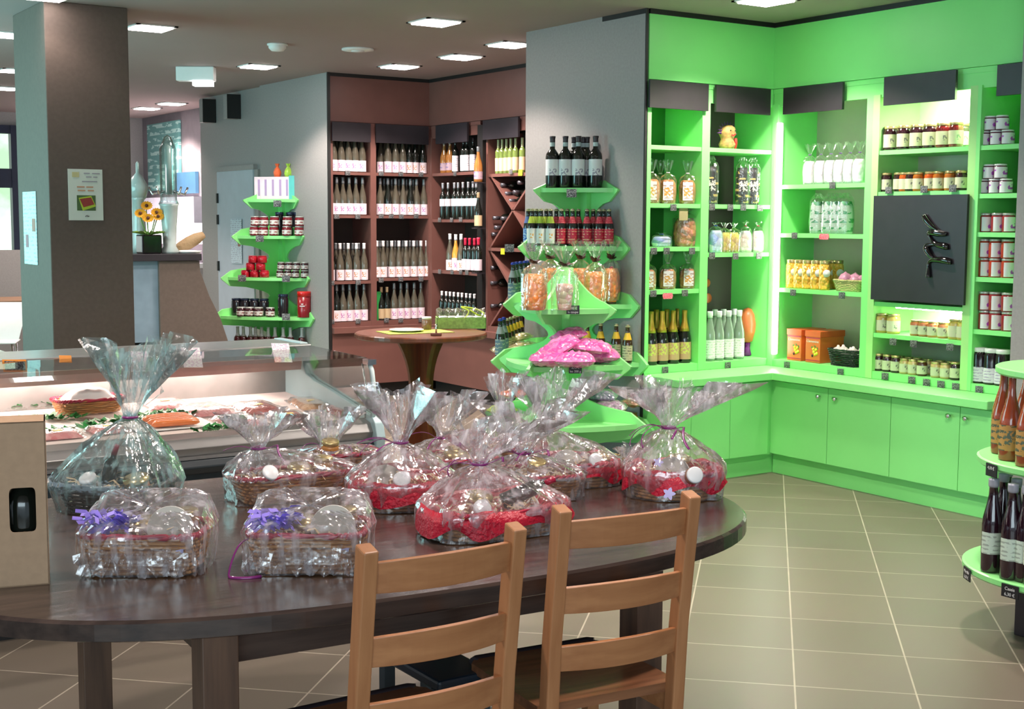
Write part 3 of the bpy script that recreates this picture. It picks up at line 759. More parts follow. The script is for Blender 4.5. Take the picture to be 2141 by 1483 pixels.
# curved front glass and the end pane
pr = []
for k in range(13):
    u = k / 12
    pr.append((5.735 - (5.735 - 5.075) * u, 1.020 - .012 * u)) if k < 0 else None
gl_ = [(5.70, 1.018), (5.40, 1.016), (5.14, 1.010), (5.088, .998), (5.060, .960), (5.047, .90), (5.045, .83), (5.055, .755)]
g = MB().grid([[Vector((x, y, z)) for y, z in gl_] for x in (X0c, X1 - .02)], smooth=False)
g.build('curved_front_glass', M['glass_pane'], fc)
endp = [(5.765, .93), (5.70, .885), (5.62, .862), (5.46, .838), (5.25, .80), (5.06, .767), (5.047, .83), (5.05, .90), (5.062, .96), (5.088, .998), (5.14, 1.01), (5.75, 1.018)]
g = MB().prism(endp, X1 - .012, X1 - .008, lambda y, z, x: (x, y, z)); g.build('end_glass', M['glass_pane'], fc)
MB().tube([(X1 - .02, y - .0, z) for y, z in ((5.085, .995), (5.062, .955), (5.05, .90), (5.047, .83), (5.055, .758))], .011, 8).build('glass_edge_post', mat('white_plastic_profile', (.66, .80, .78), .35), fc)
MB().tube([(X1 - .055, 5.085, .99), (X1 - .055, 5.054, .90), (X1 - .055, 5.06, .758)], .004, 6).build('glass_edge_trim', M['chrome'], fc)
MB().box(X1 - .04, X1 + .0, 5.06, 5.11, .985, 1.008).build('glass_hinge', M['chrome'], fc)
# signs on the counter glass
sg_m = printed('white_notice', (.85, .85, .83), (.50, .25, .45), 60, 150, .45)
def notice(pxs, zc, h, w, label, m, y=5.60, tilt=0.06, name='counter_notice'):
    p = onY(pxs, zc, y)
    return MB().box(-w / 2, w / 2, -.0015, .0015, -h / 2, h / 2).build(name, m, None, label=label, cat='notice', loc=(p.x, y, p.z), rot=(-.55, tilt, 0))
for px, py, lb in ((292, 756, 'white notice on the meat counter behind the tall bluish bag'), (401, 748, 'middle white notice clipped to the steel top of the meat counter'), (589, 738, 'white notice at the cheek end of the meat counter')):
    notice(px, py, .095, .085, lb, sg_m, y=5.56)
n_ = notice(31, 765, .055, .095, 'orange framed slate label on the meat counter top', mat('orange_frame', (.85, .28, .02), .5), y=5.66)
MB().box(-.040, .040, -.0035, -.0015, -.020, .020).build('slate', M['tag'], n_)
notice(137, 751, .033, .05, 'small oval orange label on the meat counter top', mat('orange_card', (.80, .30, .05), .5), y=5.66)
# cardboard end of things beyond the cheek: counter corner bumper
MB().lathe([(.0, .0), (.06, .0), (.07, .25), (.06, .52), (0, .54)], 16, c=(X1 + .07, 5.10, .10)).build('corner_guard', mat('cream_moulding', (.55, .52, .46), .5), fc)

# goods in the counter
def deck_z(y): return .728 + (y - 5.14) * .0595
pink1 = lumps('pink_sliced_meat', (.85, .24, .27), (.92, .45, .45), 38, .3, .25)
pink2 = lumps('deep_red_meat', (.48, .07, .08), (.62, .16, .15), 30, .25, .3)
tan = lumps('tan_meat', (.62, .30, .15), (.75, .48, .30), 30, .3, .3)
def slab(L, W_, T, seed, name='x'):
    """soft rectangular pack with rounded edges"""
    b = MB(); rows = []; rnd = random.Random(seed); n = 9
    for j in range(n):
        v = -1 + 2 * j / (n - 1); row = []
        for i in range(n):
            u = -1 + 2 * i / (n - 1)
            e = max(0, 1 - max(abs(u), abs(v)) ** 6)
            row.append(Vector((u * L / 2, v * W_ / 2, T * (.15 + .85 * e ** .5) + rnd.uniform(-.0015, .0015))))
        rows.append(row)
    b.grid(rows); bot = [[Vector((v.x, v.y, 0)) for v in r] for r in rows]; b.grid(bot[::-1], smooth=False)
    for e1, e2 in ((rows[0], bot[0]), (bot[-1], rows[-1]), ([r[0] for r in bot], [r[0] for r in rows]), ([r[-1] for r in rows], [r[-1] for r in bot])): b.grid([e1, e2], smooth=False)
    return b
def pack(px, py, L, W_, T, rz, m, label, name='meat_pack', cat='meat pack', sticker=True, filmy=True):
    # where the pixel ray meets the sloping deck
    y = 5.5
    for _ in range(6): p = onZ(px, py, deck_z(y)); y = p.y
    z = deck_z(p.y)
    t = link(name, slab(L, W_, T, int(px)).mesh(name, m), None, 0, label, cat, 'packs laid out in the meat counter', None, (p.x, p.y, z + .005), 0, (.0595, 0, rz))
    if filmy:
        f = slab(L * 1.18, W_ * 1.15, T + .004, int(px) + 1); f.build('vacuum_film', M['film_s'], t)
    if sticker: MB().box(-.018, .018, -.012, .012, T + .003, T + .005).build('price_sticker', mat_st, t)
    return t
mat_st = mat('gold_sticker', (.85, .68, .28), .5)
pack(725, 862, .17, .24, .02, -.1, pink2, 'dark pink sliced meat pack nearest the counter end')
pack(650, 850, .14, .24, .02, -.1, tan, 'tan and yellow meat pack beside the end pack')
pack(605, 878, .14, .20, .02, -.1, pink2, 'red meat pack near the front edge of the counter')
pack(540, 858, .16, .22, .02, .05, pink2, 'dark red vacuum pack at the back of the counter')
pack(500, 885, .15, .20, .018, .1, pink1, 'pink vacuum pack between the carrots-orange sausages and the red packs')
pack(430, 862, .18, .22, .02, .15, pink1, 'large pale pink sliced meat pack in the middle of the counter')
pack(345, 850, .17, .18, .02, 0, pink1, 'pale pink meat pack behind the bluish bag')
pack(120, 915, .17, .12, .02, 0, pink1, 'pink meat slices by the front edge near the cardboard carrier')
pack(225, 905, .14, .10, .02, .2, pink1, 'pink meat slices between green leaves')
pack(60, 850, .2, .16, .02, 0, pink1, 'pink meat pack at the back behind the cardboard carrier')
# raw sausages on a tray
def ray_deck(px, py):
    y = 5.5
    for _ in range(6): p = onZ(px, py, deck_z(y)); y = p.y
    return Vector((p.x, p.y, deck_z(p.y) + .004))
or_m = mat('orange_sausage_skin', (.85, .22, .06), .25, coat=.5)
p = ray_deck(355, 892)
MB().box(-.17, .17, -.09, .09, 0, .006).build('meat_tray', M['white'], None, .003, label='white tray of orange raw sausages in the counter', cat='tray', loc=p, rot=(.0595, 0, .02))
sausage = MB().tube([(-.10, 0, 0), (-.085, 0, .002), (-.04, .003, .003), (.04, .003, .003), (.085, 0, .002), (.10, 0, 0)], [.004, .012, .0135, .0135, .012, .004], 10).mesh('sausage', or_m)
for i in range(6):
    link('sausage', sausage, None, 0, f'orange raw sausage on the white tray, {["nearest the glass", "second from the glass", "third from the glass", "third from the back", "second from the back", "farthest back"][i]}', 'sausage', 'raw sausages on the counter tray', None, (p.x + .01 * (i % 2) - .0, p.y - .072 + i * .029, p.z + .022 + (-.072 + i * .029) * .06), .05 * (i % 3 - 1))
# green garnish strips
leaf_m = mat('plastic_garnish_green', (.02, .26, .05), .35)
def garnish(px, py, rz, label):
    q = ray_deck(px, py); b = MB(); rnd = random.Random(px)
    for k in range(60):
        a = rnd.uniform(0, 2 * PI); x = rnd.uniform(-.12, .12); y = rnd.uniform(-.03, .03); L = rnd.uniform(.03, .055)
        d = Vector((math.cos(a), math.sin(a), .5)) * L; n = Vector((-math.sin(a), math.cos(a), 0)) * .014
        o = Vector((x, y, .002)); b.add([o, o + d * .5 + n, o + d, o + d * .5 - n], [(0, 1, 2, 3)])
    b.build('garnish_leaves', leaf_m, None, label=label, cat='garnish', loc=q, rz=rz)
garnish(150, 905, .1, 'green garnish strip in front of the basket in the counter')
garnish(60, 853, .0, 'green garnish strip at the back behind the cardboard carrier')
garnish(345, 872, .0, 'green garnish strip behind the orange sausages')
garnish(235, 888, .2, 'green garnish strip behind the pink slices near the basket')
garnish(110, 880, -.1, 'green garnish strip between the basket and the cardboard carrier')
garnish(460, 900, .3, 'green garnish sprig beside the front edge of the counter')
# basket with a white cloth-wrapped cured meat
def wicker_shell(b, outl, z0, z1, flare, courses, r=.0045, stakes=None, phase=0):
    """woven wall: wavy strands stacked up; outl(a, s) gives the outline point at angle a and size factor s"""
    n = 72
    for c in range(courses):
        u = c / (courses - 1); s = 1 + flare * u; z = z0 + (z1 - z0) * u
        pts = []
        for k in range(n):
            a = 2 * PI * k / n; x, y = outl(a, s); w = .003 * math.sin(a * 18 + (PI if c % 2 else 0))
            L = math.hypot(x, y); pts.append((x * (1 + w / L), y * (1 + w / L), z + .0008 * math.sin(a * 7 + c)))
        b.tube(pts, r, 5, closed=True)
    return b
def rim(outl, s, z, r=.007):
    n = 60; b = MB()
    for ph in (0, PI):
        pts = []
        for k in range(n * 2):
            a = 2 * PI * k / (n * 2); x, y = outl(a, s); L = math.hypot(x, y); t = a * 22 + ph
            pts.append((x * (1 + .004 * math.cos(t) / L), y * (1 + .004 * math.cos(t) / L), z + .004 * math.sin(t)))
        b.tube(pts, r * .72, 5, closed=True)
    return b
p = ray_deck(185, 862)
o_ = lambda a, s: tuple(s * v for v in sup(a, .125, .075, 4))
bk = thing('meat_basket', 'small wicker basket of cured meat wrapped in white in the counter', 'basket', p, .05)
wicker_shell(MB(), o_, .004, .055, .15, 7).build('woven_wall', M['wicker'], bk)
rim(o_, 1.17, .058, .007).build('basket_rim', M['red_rim'], bk)
cm = MB(); rows = []
for j in range(9):
    row = []
    for i in range(15):
        u = -1 + 2 * i / 14; v = -1 + 2 * j / 8
        h = max(0, 1 - abs(u) ** 3) * max(0, 1 - abs(v) ** 3)
        row.append(Vector((u * .12, v * .07, .045 + .06 * h + .008 * noise.noise(Vector((u * 5, v * 4, 0))))))
    rows.append(row)
cm.grid(rows).build('wrapped_meat', M['white'], None, label='white wrapped cured meat heaped in the small counter basket', cat='cured meat', loc=p, rz=.05)

# ================================================================== CAFE BAR far behind
YC = 11.0
bz = 1.311
cb = thing('cafe_bar', 'taupe cafe bar with a dark top and a slanting curved end', 'bar counter', (0, 0, 0))
x0_, x1_, x2_ = 3.54, 3.815, 4.152
prof = [(x1_, 0), (x1_, 1.25), (x2_ + .015, 1.25), (x2_ + .02, 1.16), (4.253, .94), (4.345, .757), (4.409, .564), (4.445, .335), (4.455, 0)]
MB().prism(prof, YC - .01, YC + .9, lambda x, z, y: (x, y, z)).build('front_panel', M['pillar'], cb)
MB().box(3.2, x2_ + .03, YC - .03, YC + .75, 1.252, bz).build('dark_top', M['black'], cb, .004)
MB().box(3.2, x1_ - .002, YC + .02, YC + .04, .57, 1.25).build('blue_panel', mat('blue_grey_panel', (.20, .27, .33), .4), cb)
MB().box(3.2, x1_ - .002, YC + .35, YC + .40, 0, 1.22).build('niche_back', M['kick'], cb)
MB().box(3.2, x1_ - .002, YC + .04, YC + .35, .28, .30).build('niche_shelf', M['kick'], cb)
om = mat('orange_carton', (.80, .17, .01), .4)
for i, (px, py) in enumerate(((287, 657), (304, 672), (318, 690))):
    q = onY(px, py, YC + .15)
    MB().box(-.09, .09, -.04, .04, -.03, .03).build('carton', om, None, .004, label=f'orange carton in the niche of the cafe bar, {["topmost", "middle one", "lowest"][i]}', cat='carton', group='orange cartons in the bar niche', loc=q, rot=(0, .5 if i == 1 else 0.1, 0))
# flower pot on the bar
q = onY(312, 526, YC + .1); q.z = bz
fp = thing('flower_pot', 'black pot of orange gerberas on the cafe bar', 'potted plant', q)
MB().box(-.085, .085, -.085, .085, 0, .16).build('pot', M['gloss_black'], fp, .012)
gy = mat('stem_green', (.10, .22, .04), .6); gb = mat('gerbera_petals', (.95, .42, .02), .5); gd = mat('gerbera_heart', (.12, .03, .01), .7)
for (px, py) in ((305, 430), (292, 446), (326, 444), (329, 452), (308, 456)):
    a = onY(px, py, YC + .1) - q
    MB().tube([(0, 0, .14), (a.x * .5, 0, a.z * .6), (a.x, 0, a.z - .01)], .005, 6).build('stem', gy, fp)
    fl = MB()
    for k in range(14):
        t_ = 2 * PI * k / 14
        d = Vector((math.cos(t_) * .055, -.012, math.sin(t_) * .04)); n = Vector((-math.sin(t_) * .012, 0, math.cos(t_) * .012)); c0 = Vector((a.x, -.01, a.z))
        fl.add([c0, c0 + d * .7 + n, c0 + d, c0 + d * .7 - n], [(0, 1, 2, 3)])
    f_ = fl.build('petals', gb, fp)
    MB().lathe([(0, 0), (.015, .002), (.012, .008), (0, .01)], 12, c=(a.x, -.014, a.z), ax=Matrix.Rotation(PI / 2, 3, 'X')).build('flower_heart', gd, f_)
lf = MB()
for k in range(7):
    t_ = 2 * PI * k / 7; d = Vector((math.cos(t_) * .17, math.sin(t_) * .14, .02)); n = Vector((-math.sin(t_), math.cos(t_), 0)) * .03
    lf.add([Vector((0, 0, .155)), d * .6 + n + Vector((0, 0, .18)), d + Vector((0, 0, .16)), d * .6 - n + Vector((0, 0, .18))], [(0, 1, 2, 3)])
lf.build('leaves', mat('pot_leaf_green', (.22, .34, .05), .5), fp)
# glass drinks dispenser / candelabra on the bar
q = onY(355, 526, YC + .12); q.z = bz
gd_ = thing('glass_dispenser', 'tall glass column dispenser with branching taps on the cafe bar', 'dispenser', q)
GL2 = mat('frosty_clear_glass', (.50, .58, .56), .12, coat=.5)
MB().lathe([(.075, 0), (.08, .02), (.055, .06), (.06, .20), (.075, .40), (.085, .42)], 20).build('glass_foot', GL2, gd_)
MB().lathe([(.085, .42), (.07, .45), (.07, .88), (.03, .98), (.0, 1.0)], 20).build('glass_column', glass('column_glass', (.80, .9, .88), .25), gd_)
MB().lathe([(.03, .5), (.03, .9), (.0, .92)], 12).build('inner_tube', GL2, gd_)
for a in (0, 72, 144, 216, 288):
    c_, s_ = math.cos(rad(a)), math.sin(rad(a))
    MB().tube([(.07 * c_, .07 * s_, .52), (.14 * c_, .14 * s_, .50), (.17 * c_, .17 * s_, .56)], .010, 6).build('tap', M['chrome'], gd_)
# second, shorter glass piece
q = onY(291, 526, YC + .3); q.z = bz
g2 = thing('glass_carafe', 'slender glass carafe with a bright stopper at the pillar side of the bar', 'carafe', q)
MB().lathe([(.06, 0), (.07, .05), (.06, .25), (.05, .45), (.07, .47)], 16).build('carafe_body', GL2, g2)
MB().lathe([(.07, .47), (.09, .56), (.05, .64), (.015, .68), (.015, .76), (0, .78)], 16).build('stopper', GL2, g2)
# bread on a stand
q = onY(395, 508, YC + .2)
MB().lathe([(0, -.16), (.03, -.15), (.05, -.08), (.055, 0), (.05, .08), (.03, .15), (0, .16)], 14, ax=Matrix.Rotation(rad(62), 3, 'Y')).build('bread_loaf', mat('crusty_bread', (.36, .24, .12), .7, bmp=.5), None, label='brown crusty loaf leaning on the cafe bar', cat='bread', loc=(q.x, q.y, q.z))
MB().lathe([(0, 0), (.13, 0), (.15, .02), (0, .03)], 20).build('serving_dish', M['white'], None, label='pale dish under the loaf on the cafe bar', cat='dish', loc=(onY(385, 526, YC + .2).x, YC + .2, bz))
# far wall items
XF = 5.715
pm = printed('teal_photo_panel', (.16, .40, .38), (.55, .80, .74), 4, 12, .6)
a_, b__ = onX(312, 262, XF), onX(378, 256, XF)
zb = onX(345, 398, XF).z
MB().box(XF - .03, XF, b__.y, a_.y, zb, a_.z).build('picture_panel', pm, None, label='tall teal picture panel on the far side wall', cat='picture')
a_, b__ = onX(372, 362, XF), onX(415, 362, XF)
MB().box(XF - .04, XF, b__.y, a_.y, onX(393, 405, XF).z, a_.z).build('blue_board', mat('plain_blue_board', (.06, .16, .28), .5), None, label='plain blue square board on the far side wall', cat='board')
a_, b__ = onX(290, 405, XF), onX(416, 405, XF)
lw_ = thing('lit_counter', 'white lit serving counter by the far side wall', 'counter', (0, 0, 0))
yy0, yy1 = b__.y - .4, 16.9
MB().box(4.9, XF - .01, yy0, yy1, 0, 1.05).build('counter_body', M['grey'], lw_)
MB().box(4.9, XF - .01, yy0, yy1, 1.05, 1.10).build('counter_top', M['white'], lw_)
MB().box(5.3, XF - .01, yy0, yy1, 1.32, 1.56).build('lit_panel', emit('lit_canopy', (1, .86, .95), 1.6), lw_)
MB().box(5.5, XF - .01, yy0, yy1, 1.56, 1.86).build('white_backboard', mat('lilac_white', (.62, .60, .70), .5), lw_)
for yv in (yy0 + .02, yy1 - .04): MB().box(5.32, 5.34, yv, yv + .02, 1.10, 1.32).build('support_post', M['chrome'], lw_)

# pillar posters
P1 = thing('poster', 'cream poster with a picture of a red tart on the pillar front', 'poster', (0, 0, 0), 0, 'posters taped to the pillar')
a_, b__ = onY(141, 353, 8.218), onY(216, 461, 8.218)
MB().box(a_.x, b__.x, 8.214, 8.218, b__.z, a_.z).build('paper', mat('cream_paper', (.62, .66, .58), .6, var=.03), P1)
wx, hz = b__.x - a_.x, a_.z - b__.z
def rel(u, v, w_, h_, nm, m, d=.002, par=P1): return MB().box(a_.x + wx * u, a_.x + wx * (u + w_), 8.214 - d, 8.214 - d + .0015, a_.z - hz * (v + h_), a_.z - hz * v).build(nm, m, par)
rel(.24, .51, .54, .30, 'picture_ground', mat('dark_green_print', (.06, .12, .03), .5))
ytm = mat('yellow_green_print', (.42, .55, .03), .5); rdm = mat('red_tart_print', (.28, .03, .02), .5)
cxp, czp = a_.x + wx * .52, a_.z - hz * .66
def quad(P, nm, m, d):
    return MB().prism([(cxp + x, czp + z) for x, z in P], 8.214 - d, 8.214 - d + .0008, lambda x, z, y: (x, y, z)).build(nm, m, P1)
quad([(-.048, .030), (.028, .043), (.055, -.02), (-.025, -.047)], 'tart_case', ytm, .003)
quad([(-.042, .024), (.026, .034), (.046, -.008), (-.020, -.026)], 'tart_filling', rdm, .004)
tm = mat('orange_print', (.55, .28, .16), .6); gm2 = mat('grey_print', (.35, .33, .36), .6)
for (u, v, w_) in ((.46, .07, .17), (.70, .07, .22), (.52, .14, .16), (.73, .14, .12), (.40, .23, .44)): rel(u, v, w_, .022, 'printed_line', gm2)
for (u, v, w_) in ((.25, .335, .22), (.52, .335, .20), (.27, .405, .22), (.56, .405, .18)): rel(u, v, w_, .026, 'printed_line', tm)
rel(.12, .06, .20, .10, 'printed_crest', mat('faded_crest', (.55, .50, .25), .6))
q_ = [Vector((a_.x + wx * u, 8.211, a_.z - hz * v)) for u, v in ((.47, .93), (.50, .905), (.52, .93), (.535, .90), (.55, .93), (.58, .915))]
MB().tube(q_, .0022, 5).build('signature_mark', M['gloss_black'], P1)
P2 = thing('poster', 'narrow pale poster on the bright side of the pillar', 'poster', (0, 0, 0), 0, 'posters taped to the pillar')
MB().box(2.184, 2.188, 8.505, 8.815, 1.315, 1.767).build('paper', printed('pale_blue_notice', (.55, .75, .72), (.35, .52, .55), 14, 40, .4), P2)
MB().box(2.182, 2.184, 8.53, 8.60, 1.52, 1.60).build('printed_photo', mat('brown_photo_print', (.35, .16, .12), .6), P2)
MB().box(2.182, 2.184, 8.70, 8.76, 1.42, 1.50).build('printed_photo', mat('brown_photo_print2', (.30, .14, .16), .6), P2)
# posters on the grey door / beside the jam stand
a_ = onX(495, 500, 5.25)
P3 = thing('poster', 'narrow pale notice hanging on the grey door beside the jam stand', 'poster', (0, 0, 0), 0)
aa, bb_ = onX(483, 458, 5.255), onX(507, 552, 5.255)
MB().box(5.248, 5.252, bb_.y, aa.y, bb_.z, aa.z).build('paper', printed('pale_notice', (.60, .68, .74), (.36, .36, .45), 20, 50, .4), P3)
MB().box(5.245, 5.248, bb_.y + .03, bb_.y + .09, (aa.z + bb_.z) / 2 - .05, (aa.z + bb_.z) / 2 + .03).build('printed_photo', mat('brown_photo_print3', (.38, .17, .12), .6), P3)

# far left: white chair and table near the window
tbl = thing('cafe_table', 'small brown cafe table near the far window', 'table', (3.3, 14.6, 0))
MB().box(-.4, .45, -.4, .4, .72, .76).build('tabletop', mat('light_brown_top', (.30, .17, .10), .5), tbl)
MB().lathe([(.2, 0), (.03, .03), (.03, .72)], 14).build('pedestal', M['chrome'], tbl)
scr = thing('room_screen', 'low grey screen by the far window', 'screen', (3.75, 15.6, 0))
MB().box(-.35, .5, -.02, .02, .05, 1.25).build('screen_panel', M['grey'], scr); MB().box(-.35, .5, -.10, .10, 0, .05).build('screen_foot', M['kick'], scr)
q = onZ(8, 700, .45); 
wc = thing('moulded_chair', 'white moulded plastic chair beyond the pillar', 'chair', (2.95, 13.1, 0), rad(160))
rows = [[Vector((x * (1 + .1 * k), -.18 - .02 * k * k + .04 * (x / .2) ** 2, .45 + .085 * k)) for x in (-.2, -.13, -.06, 0, .06, .13, .2)] for k in range(5)]
b_ = MB().grid(rows); b_.grid([[v + Vector((0, .012, 0)) for v in r] for r in rows[::-1]]); b_.build('backrest', M['white'], wc)
MB().box(-.21, .21, -.2, .2, .44, .455).build('seat', M['white'], wc, .01)
for sx in (-1, 1):
    for sy in (-1, 1): MB().tube([(sx * .17, sy * .16, .44), (sx * .2, sy * .2, 0)], .011, 8).build('leg', M['chrome'], wc)
sb = thing('sideboard', 'dark low sideboard with a pale top between the pillar and the entrance', 'sideboard', (1.55, 9.6, 0))
MB().box(-.6, .62, -.25, .25, 0, .66).build('sideboard_body', M['black'], sb); MB().box(-.62, .64, -.27, .27, .66, .70).build('sideboard_top', mat('sage_grey_top', (.36, .40, .36), .4), sb)
# ================================================================== BOTTLES AND JARS
def cyl_label(r, z0, z1, seg=20, a0=-2.2, a1=2.2, off=.0006):
    """paper label wrapped round the front (local -Y)"""
    rows = []
    for z in (z0, z1):
        rows.append([Vector(((r + off) * math.sin(a0 + (a1 - a0) * k / seg), -(r + off) * math.cos(a0 + (a1 - a0) * k / seg), z)) for k in range(seg + 1)])
    return MB().grid(rows)
def cone_label(prof, z0, z1, seg=16, a0=-2.2, a1=2.2, off=.0008):
    def R(z):
        for (ra, za), (rb, zb) in zip(prof, prof[1:]):
            if za <= z <= zb and zb > za: return ra + (rb - ra) * (z - za) / (zb - za)
        return prof[-1][0]
    rows = []
    for i in range(5):
        z = z0 + (z1 - z0) * i / 4; r = R(z) + off
        rows.append([Vector((r * math.sin(a0 + (a1 - a0) * k / seg), -r * math.cos(a0 + (a1 - a0) * k / seg), z)) for k in range(seg + 1)])
    return MB().grid(rows)
def bprof(kind, r, h):
    P = {
        'flute': [(0, .006), (.93, 0), (1, .02), (1, .42), (.93, .50), (.72, .60), (.48, .70), (.38, .78), (.35, .97), (.39, .975), (.39, 1), (0, 1)],
        'bordeaux': [(0, .006), (.93, 0), (1, .02), (1, .60), (.92, .66), (.60, .72), (.38, .76), (.35, .95), (.41, .955), (.41, 1), (0, 1)],
        'beer': [(0, .006), (.92, 0), (1, .03), (1, .48), (.93, .56), (.66, .68), (.46, .78), (.40, .92), (.45, .93), (.45, .965), (.40, .97), (0, .975)],
        'champ': [(0, .006), (.93, 0), (1, .02), (1, .42), (.93, .50), (.68, .62), (.42, .74), (.34, .84), (.34, .96), (.36, 1), (0, 1)],
        'swing': [(0, .006), (.93, 0), (1, .02), (1, .50), (.92, .58), (.62, .72), (.44, .82), (.42, .90), (.48, .905), (.48, .93), (0, .93)],
        'jar': [(0, .01), (.92, 0), (1, .06), (1, .76), (.96, .82), (.84, .87), (.84, .90), (0, .90)],
        'hexjar': [(0, .01), (.94, 0), (1, .04), (1, .80), (.88, .86), (.86, .89), (0, .89)],
    }[kind]
    return [(a * r, b * h) for a, b in P]
def add_bottle(key, name, kind, r, h, body, label_m=None, lz=(.05, .38), cap=None, cz=(.80, 1.0), neck=None, nz=None, seg=14, wide=2.2, lid=None):
    pf = bprof(kind, r, h)
    parts = [(name, MB().lathe(pf, seg).mesh(name, body))]
    if label_m: parts.append(('label', cyl_label(r, lz[0] * h, lz[1] * h, 14, -wide, wide).mesh('label', label_m)))
    if cap:
        def R(z):
            for (ra, za), (rb, zb) in zip(pf, pf[1:]):
                if za <= z <= zb and zb > za: return ra + (rb - ra) * (z - za) / (zb - za)
            return pf[-2][0]
        zs = [cz[0] + (cz[1] - cz[0]) * k / 5 for k in range(6)]
        cp = [(R(z * h * .999) * 1.06 + .0006, z * h) for z in zs] + [(0, cz[1] * h + .0015)]
        parts.append(('capsule', MB().lathe(cp, seg).mesh('capsule', cap)))
    if neck: parts.append(('neck_label', cone_label(pf, nz[0] * h, nz[1] * h).mesh('neck_label', neck)))
    if lid: parts.append(('lid', MB().lathe([(r * .90, h * .88), (r * .93, h * .89), (r * .93, h * .985), (r * .88, h), (0, h)], seg).mesh('lid', lid)))
    kit(key, name, parts)
wine_g = mat('black_green_wine_glass', (.010, .012, .009), .10, spec=.8)
wine_b = mat('smoky_clear_wine', (.10, .085, .06), .10, spec=.8)
pinkl = printed('pinkish_white_label', (.86, .70, .76), (.50, .22, .45), 60, 80, 0, .055, .020, (.45, .12, .40))
pinkl2 = printed('pinkish_label_amber_crest', (.86, .72, .76), (.50, .22, .45), 60, 80, 0, .055, .022, (.55, .22, .08))
whitel = printed('white_label', (.80, .79, .80), (.3, .3, .35), 60, 80, 0, .09, .03, (.35, .32, .40))
greycap = mat('pewter_capsule', (.20, .21, .22), .35, .5); whitecap = mat('white_capsule', (.80, .78, .80), .4); blackcap = mat('black_capsule', (.03, .02, .025), .35); redcap = mat('crimson_capsule', (.55, .01, .05), .35)
add_bottle('w_grey', 'wine_bottle', 'flute', .036, .335, wine_b, pinkl, (.02, .31), greycap, (.82, 1))
add_bottle('w_grey2', 'wine_bottle', 'flute', .036, .335, wine_g, pinkl2, (.02, .31), greycap, (.82, 1))
add_bottle('w_white', 'wine_bottle', 'flute', .037, .335, wine_b, pinkl2, (.02, .30), whitecap, (.84, 1))
add_bottle('w_tan', 'wine_bottle', 'flute', .034, .30, wine_g, mat('tan_label', (.62, .45, .26), .6), (.05, .35), mat('tan_capsule', (.35, .25, .14), .4), (.84, 1))
add_bottle('red_big', 'red_wine_bottle', 'bordeaux', .043, .325, wine_g, whitel, (.24, .55), blackcap, (.88, 1.0), mat('neck_seal', (.45, .55, .55), .5), (.80, .88), 18, 1.5)
beer_g = mat('dark_beer_glass', (.018, .022, .018), .10, spec=.8); beer_b = mat('brown_beer_glass', (.05, .016, .008), .10, spec=.8)
crown = mat('gold_crown_cap', (.55, .50, .28), .3, .5); crown_b = mat('blue_crown_cap', (.02, .05, .5), .3)
def beer(key, lab, nk, glass_m=beer_g, cap=crown, h=.235, r=.031):
    add_bottle(key, 'beer_bottle', 'beer', r, h, glass_m, lab, (.06, .46), cap, (.925, .985), nk, (.60, .78), 14, 2.0)
beer('beer_blue', printed('blue_beer_label', (.40, .62, .75), (.02, .12, .55), 40, 70, .7, .06, .03, (.02, .12, .55)), mat('blue_neck_label', (.10, .18, .42), .5))
beer('beer_white', printed('white_daisy_label', (.82, .84, .78), (.6, .7, .3), 40, 30, .0, .062, .014, (.85, .42, .05)), mat('lime_neck_label', (.45, .58, .05), .5))
beer('beer_red', printed('crimson_beer_label', (.62, .02, .06), (.80, .45, .25), 50, 60, .30), printed('crimson_neck_label', (.68, .03, .07), (.75, .35, .25), 80, 90, .3))
beer('beer_yel', printed('pale_beer_label', (.55, .52, .30), (.15, .15, .1), 40, 60, .4), mat('yellow_neck_label', (.75, .45, .03), .5), beer_b)
beer('beer_dk', printed('steel_blue_label', (.12, .20, .26), (.42, .46, .38), 40, 40, .5), mat('silver_neck_label', (.25, .30, .30), .4), beer_g, crown_b, .25, .033)
beer('beer_or', mat('orange_beer_label', (.80, .30, .04), .5), mat('orange_neck', (.55, .2, .04), .5), beer_b, redcap)
add_bottle('champ', 'sparkling_bottle', 'champ', .043, .335, wine_g, printed('green_orchard_label', (.55, .32, .18), (.30, .55, .05), 26, 22, .0, .10, .04, (.62, .62, .12)), (.07, .40), mat('ochre_foil', (.66, .40, .06), .3, .5), (.60, 1.0))
add_bottle('swing_clear', 'swing_top_bottle', 'swing', .036, .325, mat('clear_drink', (.24, .32, .24), .08, spec=.7), printed('white_lemonade_label', (.86, .88, .84), (.55, .58, .5), 40, 60, .35), (.05, .42), mat('white_stopper', (.85, .80, .85), .3), (.86, .985), None, None, 16)
add_bottle('swing_dark', 'swing_top_bottle', 'swing', .038, .36, mat('black_cherry_drink', (.020, .006, .012), .06, spec=.9), printed('pale_green_label', (.60, .72, .60), (.35, .42, .35), 30, 60, .4), (.20, .43), mat('grey_stopper', (.35, .36, .42), .3), (.90, .99), None, None, 18, 1.2)
add_bottle('amber_soda', 'soda_bottle', 'champ', .041, .325, mat('amber_rose_drink', (.30, .055, .02), .08, spec=.8), printed('ochre_soda_label', (.48, .26, .07), (.08, .10, .06), 30, 40, .45, .09, .025, (.1, .14, .1)), (.12, .42), None, (0, 1), None, None, 18, 1.9)
add_bottle('fruit_bottle', 'cordial_bottle', 'bordeaux', .045, .36, mat('pale_cordial', (.42, .16, .10), .08, spec=.8), printed('purple_yellow_label', (.40, .10, .42), (.55, .55, .03), 12, 16, .6), (.06, .42), None, (0, 1), None, None, 20, 2.4)
gold_lid = mat('gold_lid', (.62, .48, .22), .25, .7); white_lid = mat('white_lid', (.82, .84, .84), .35); steel_lid = mat('pale_steel_lid', (.55, .58, .55), .3, .5)
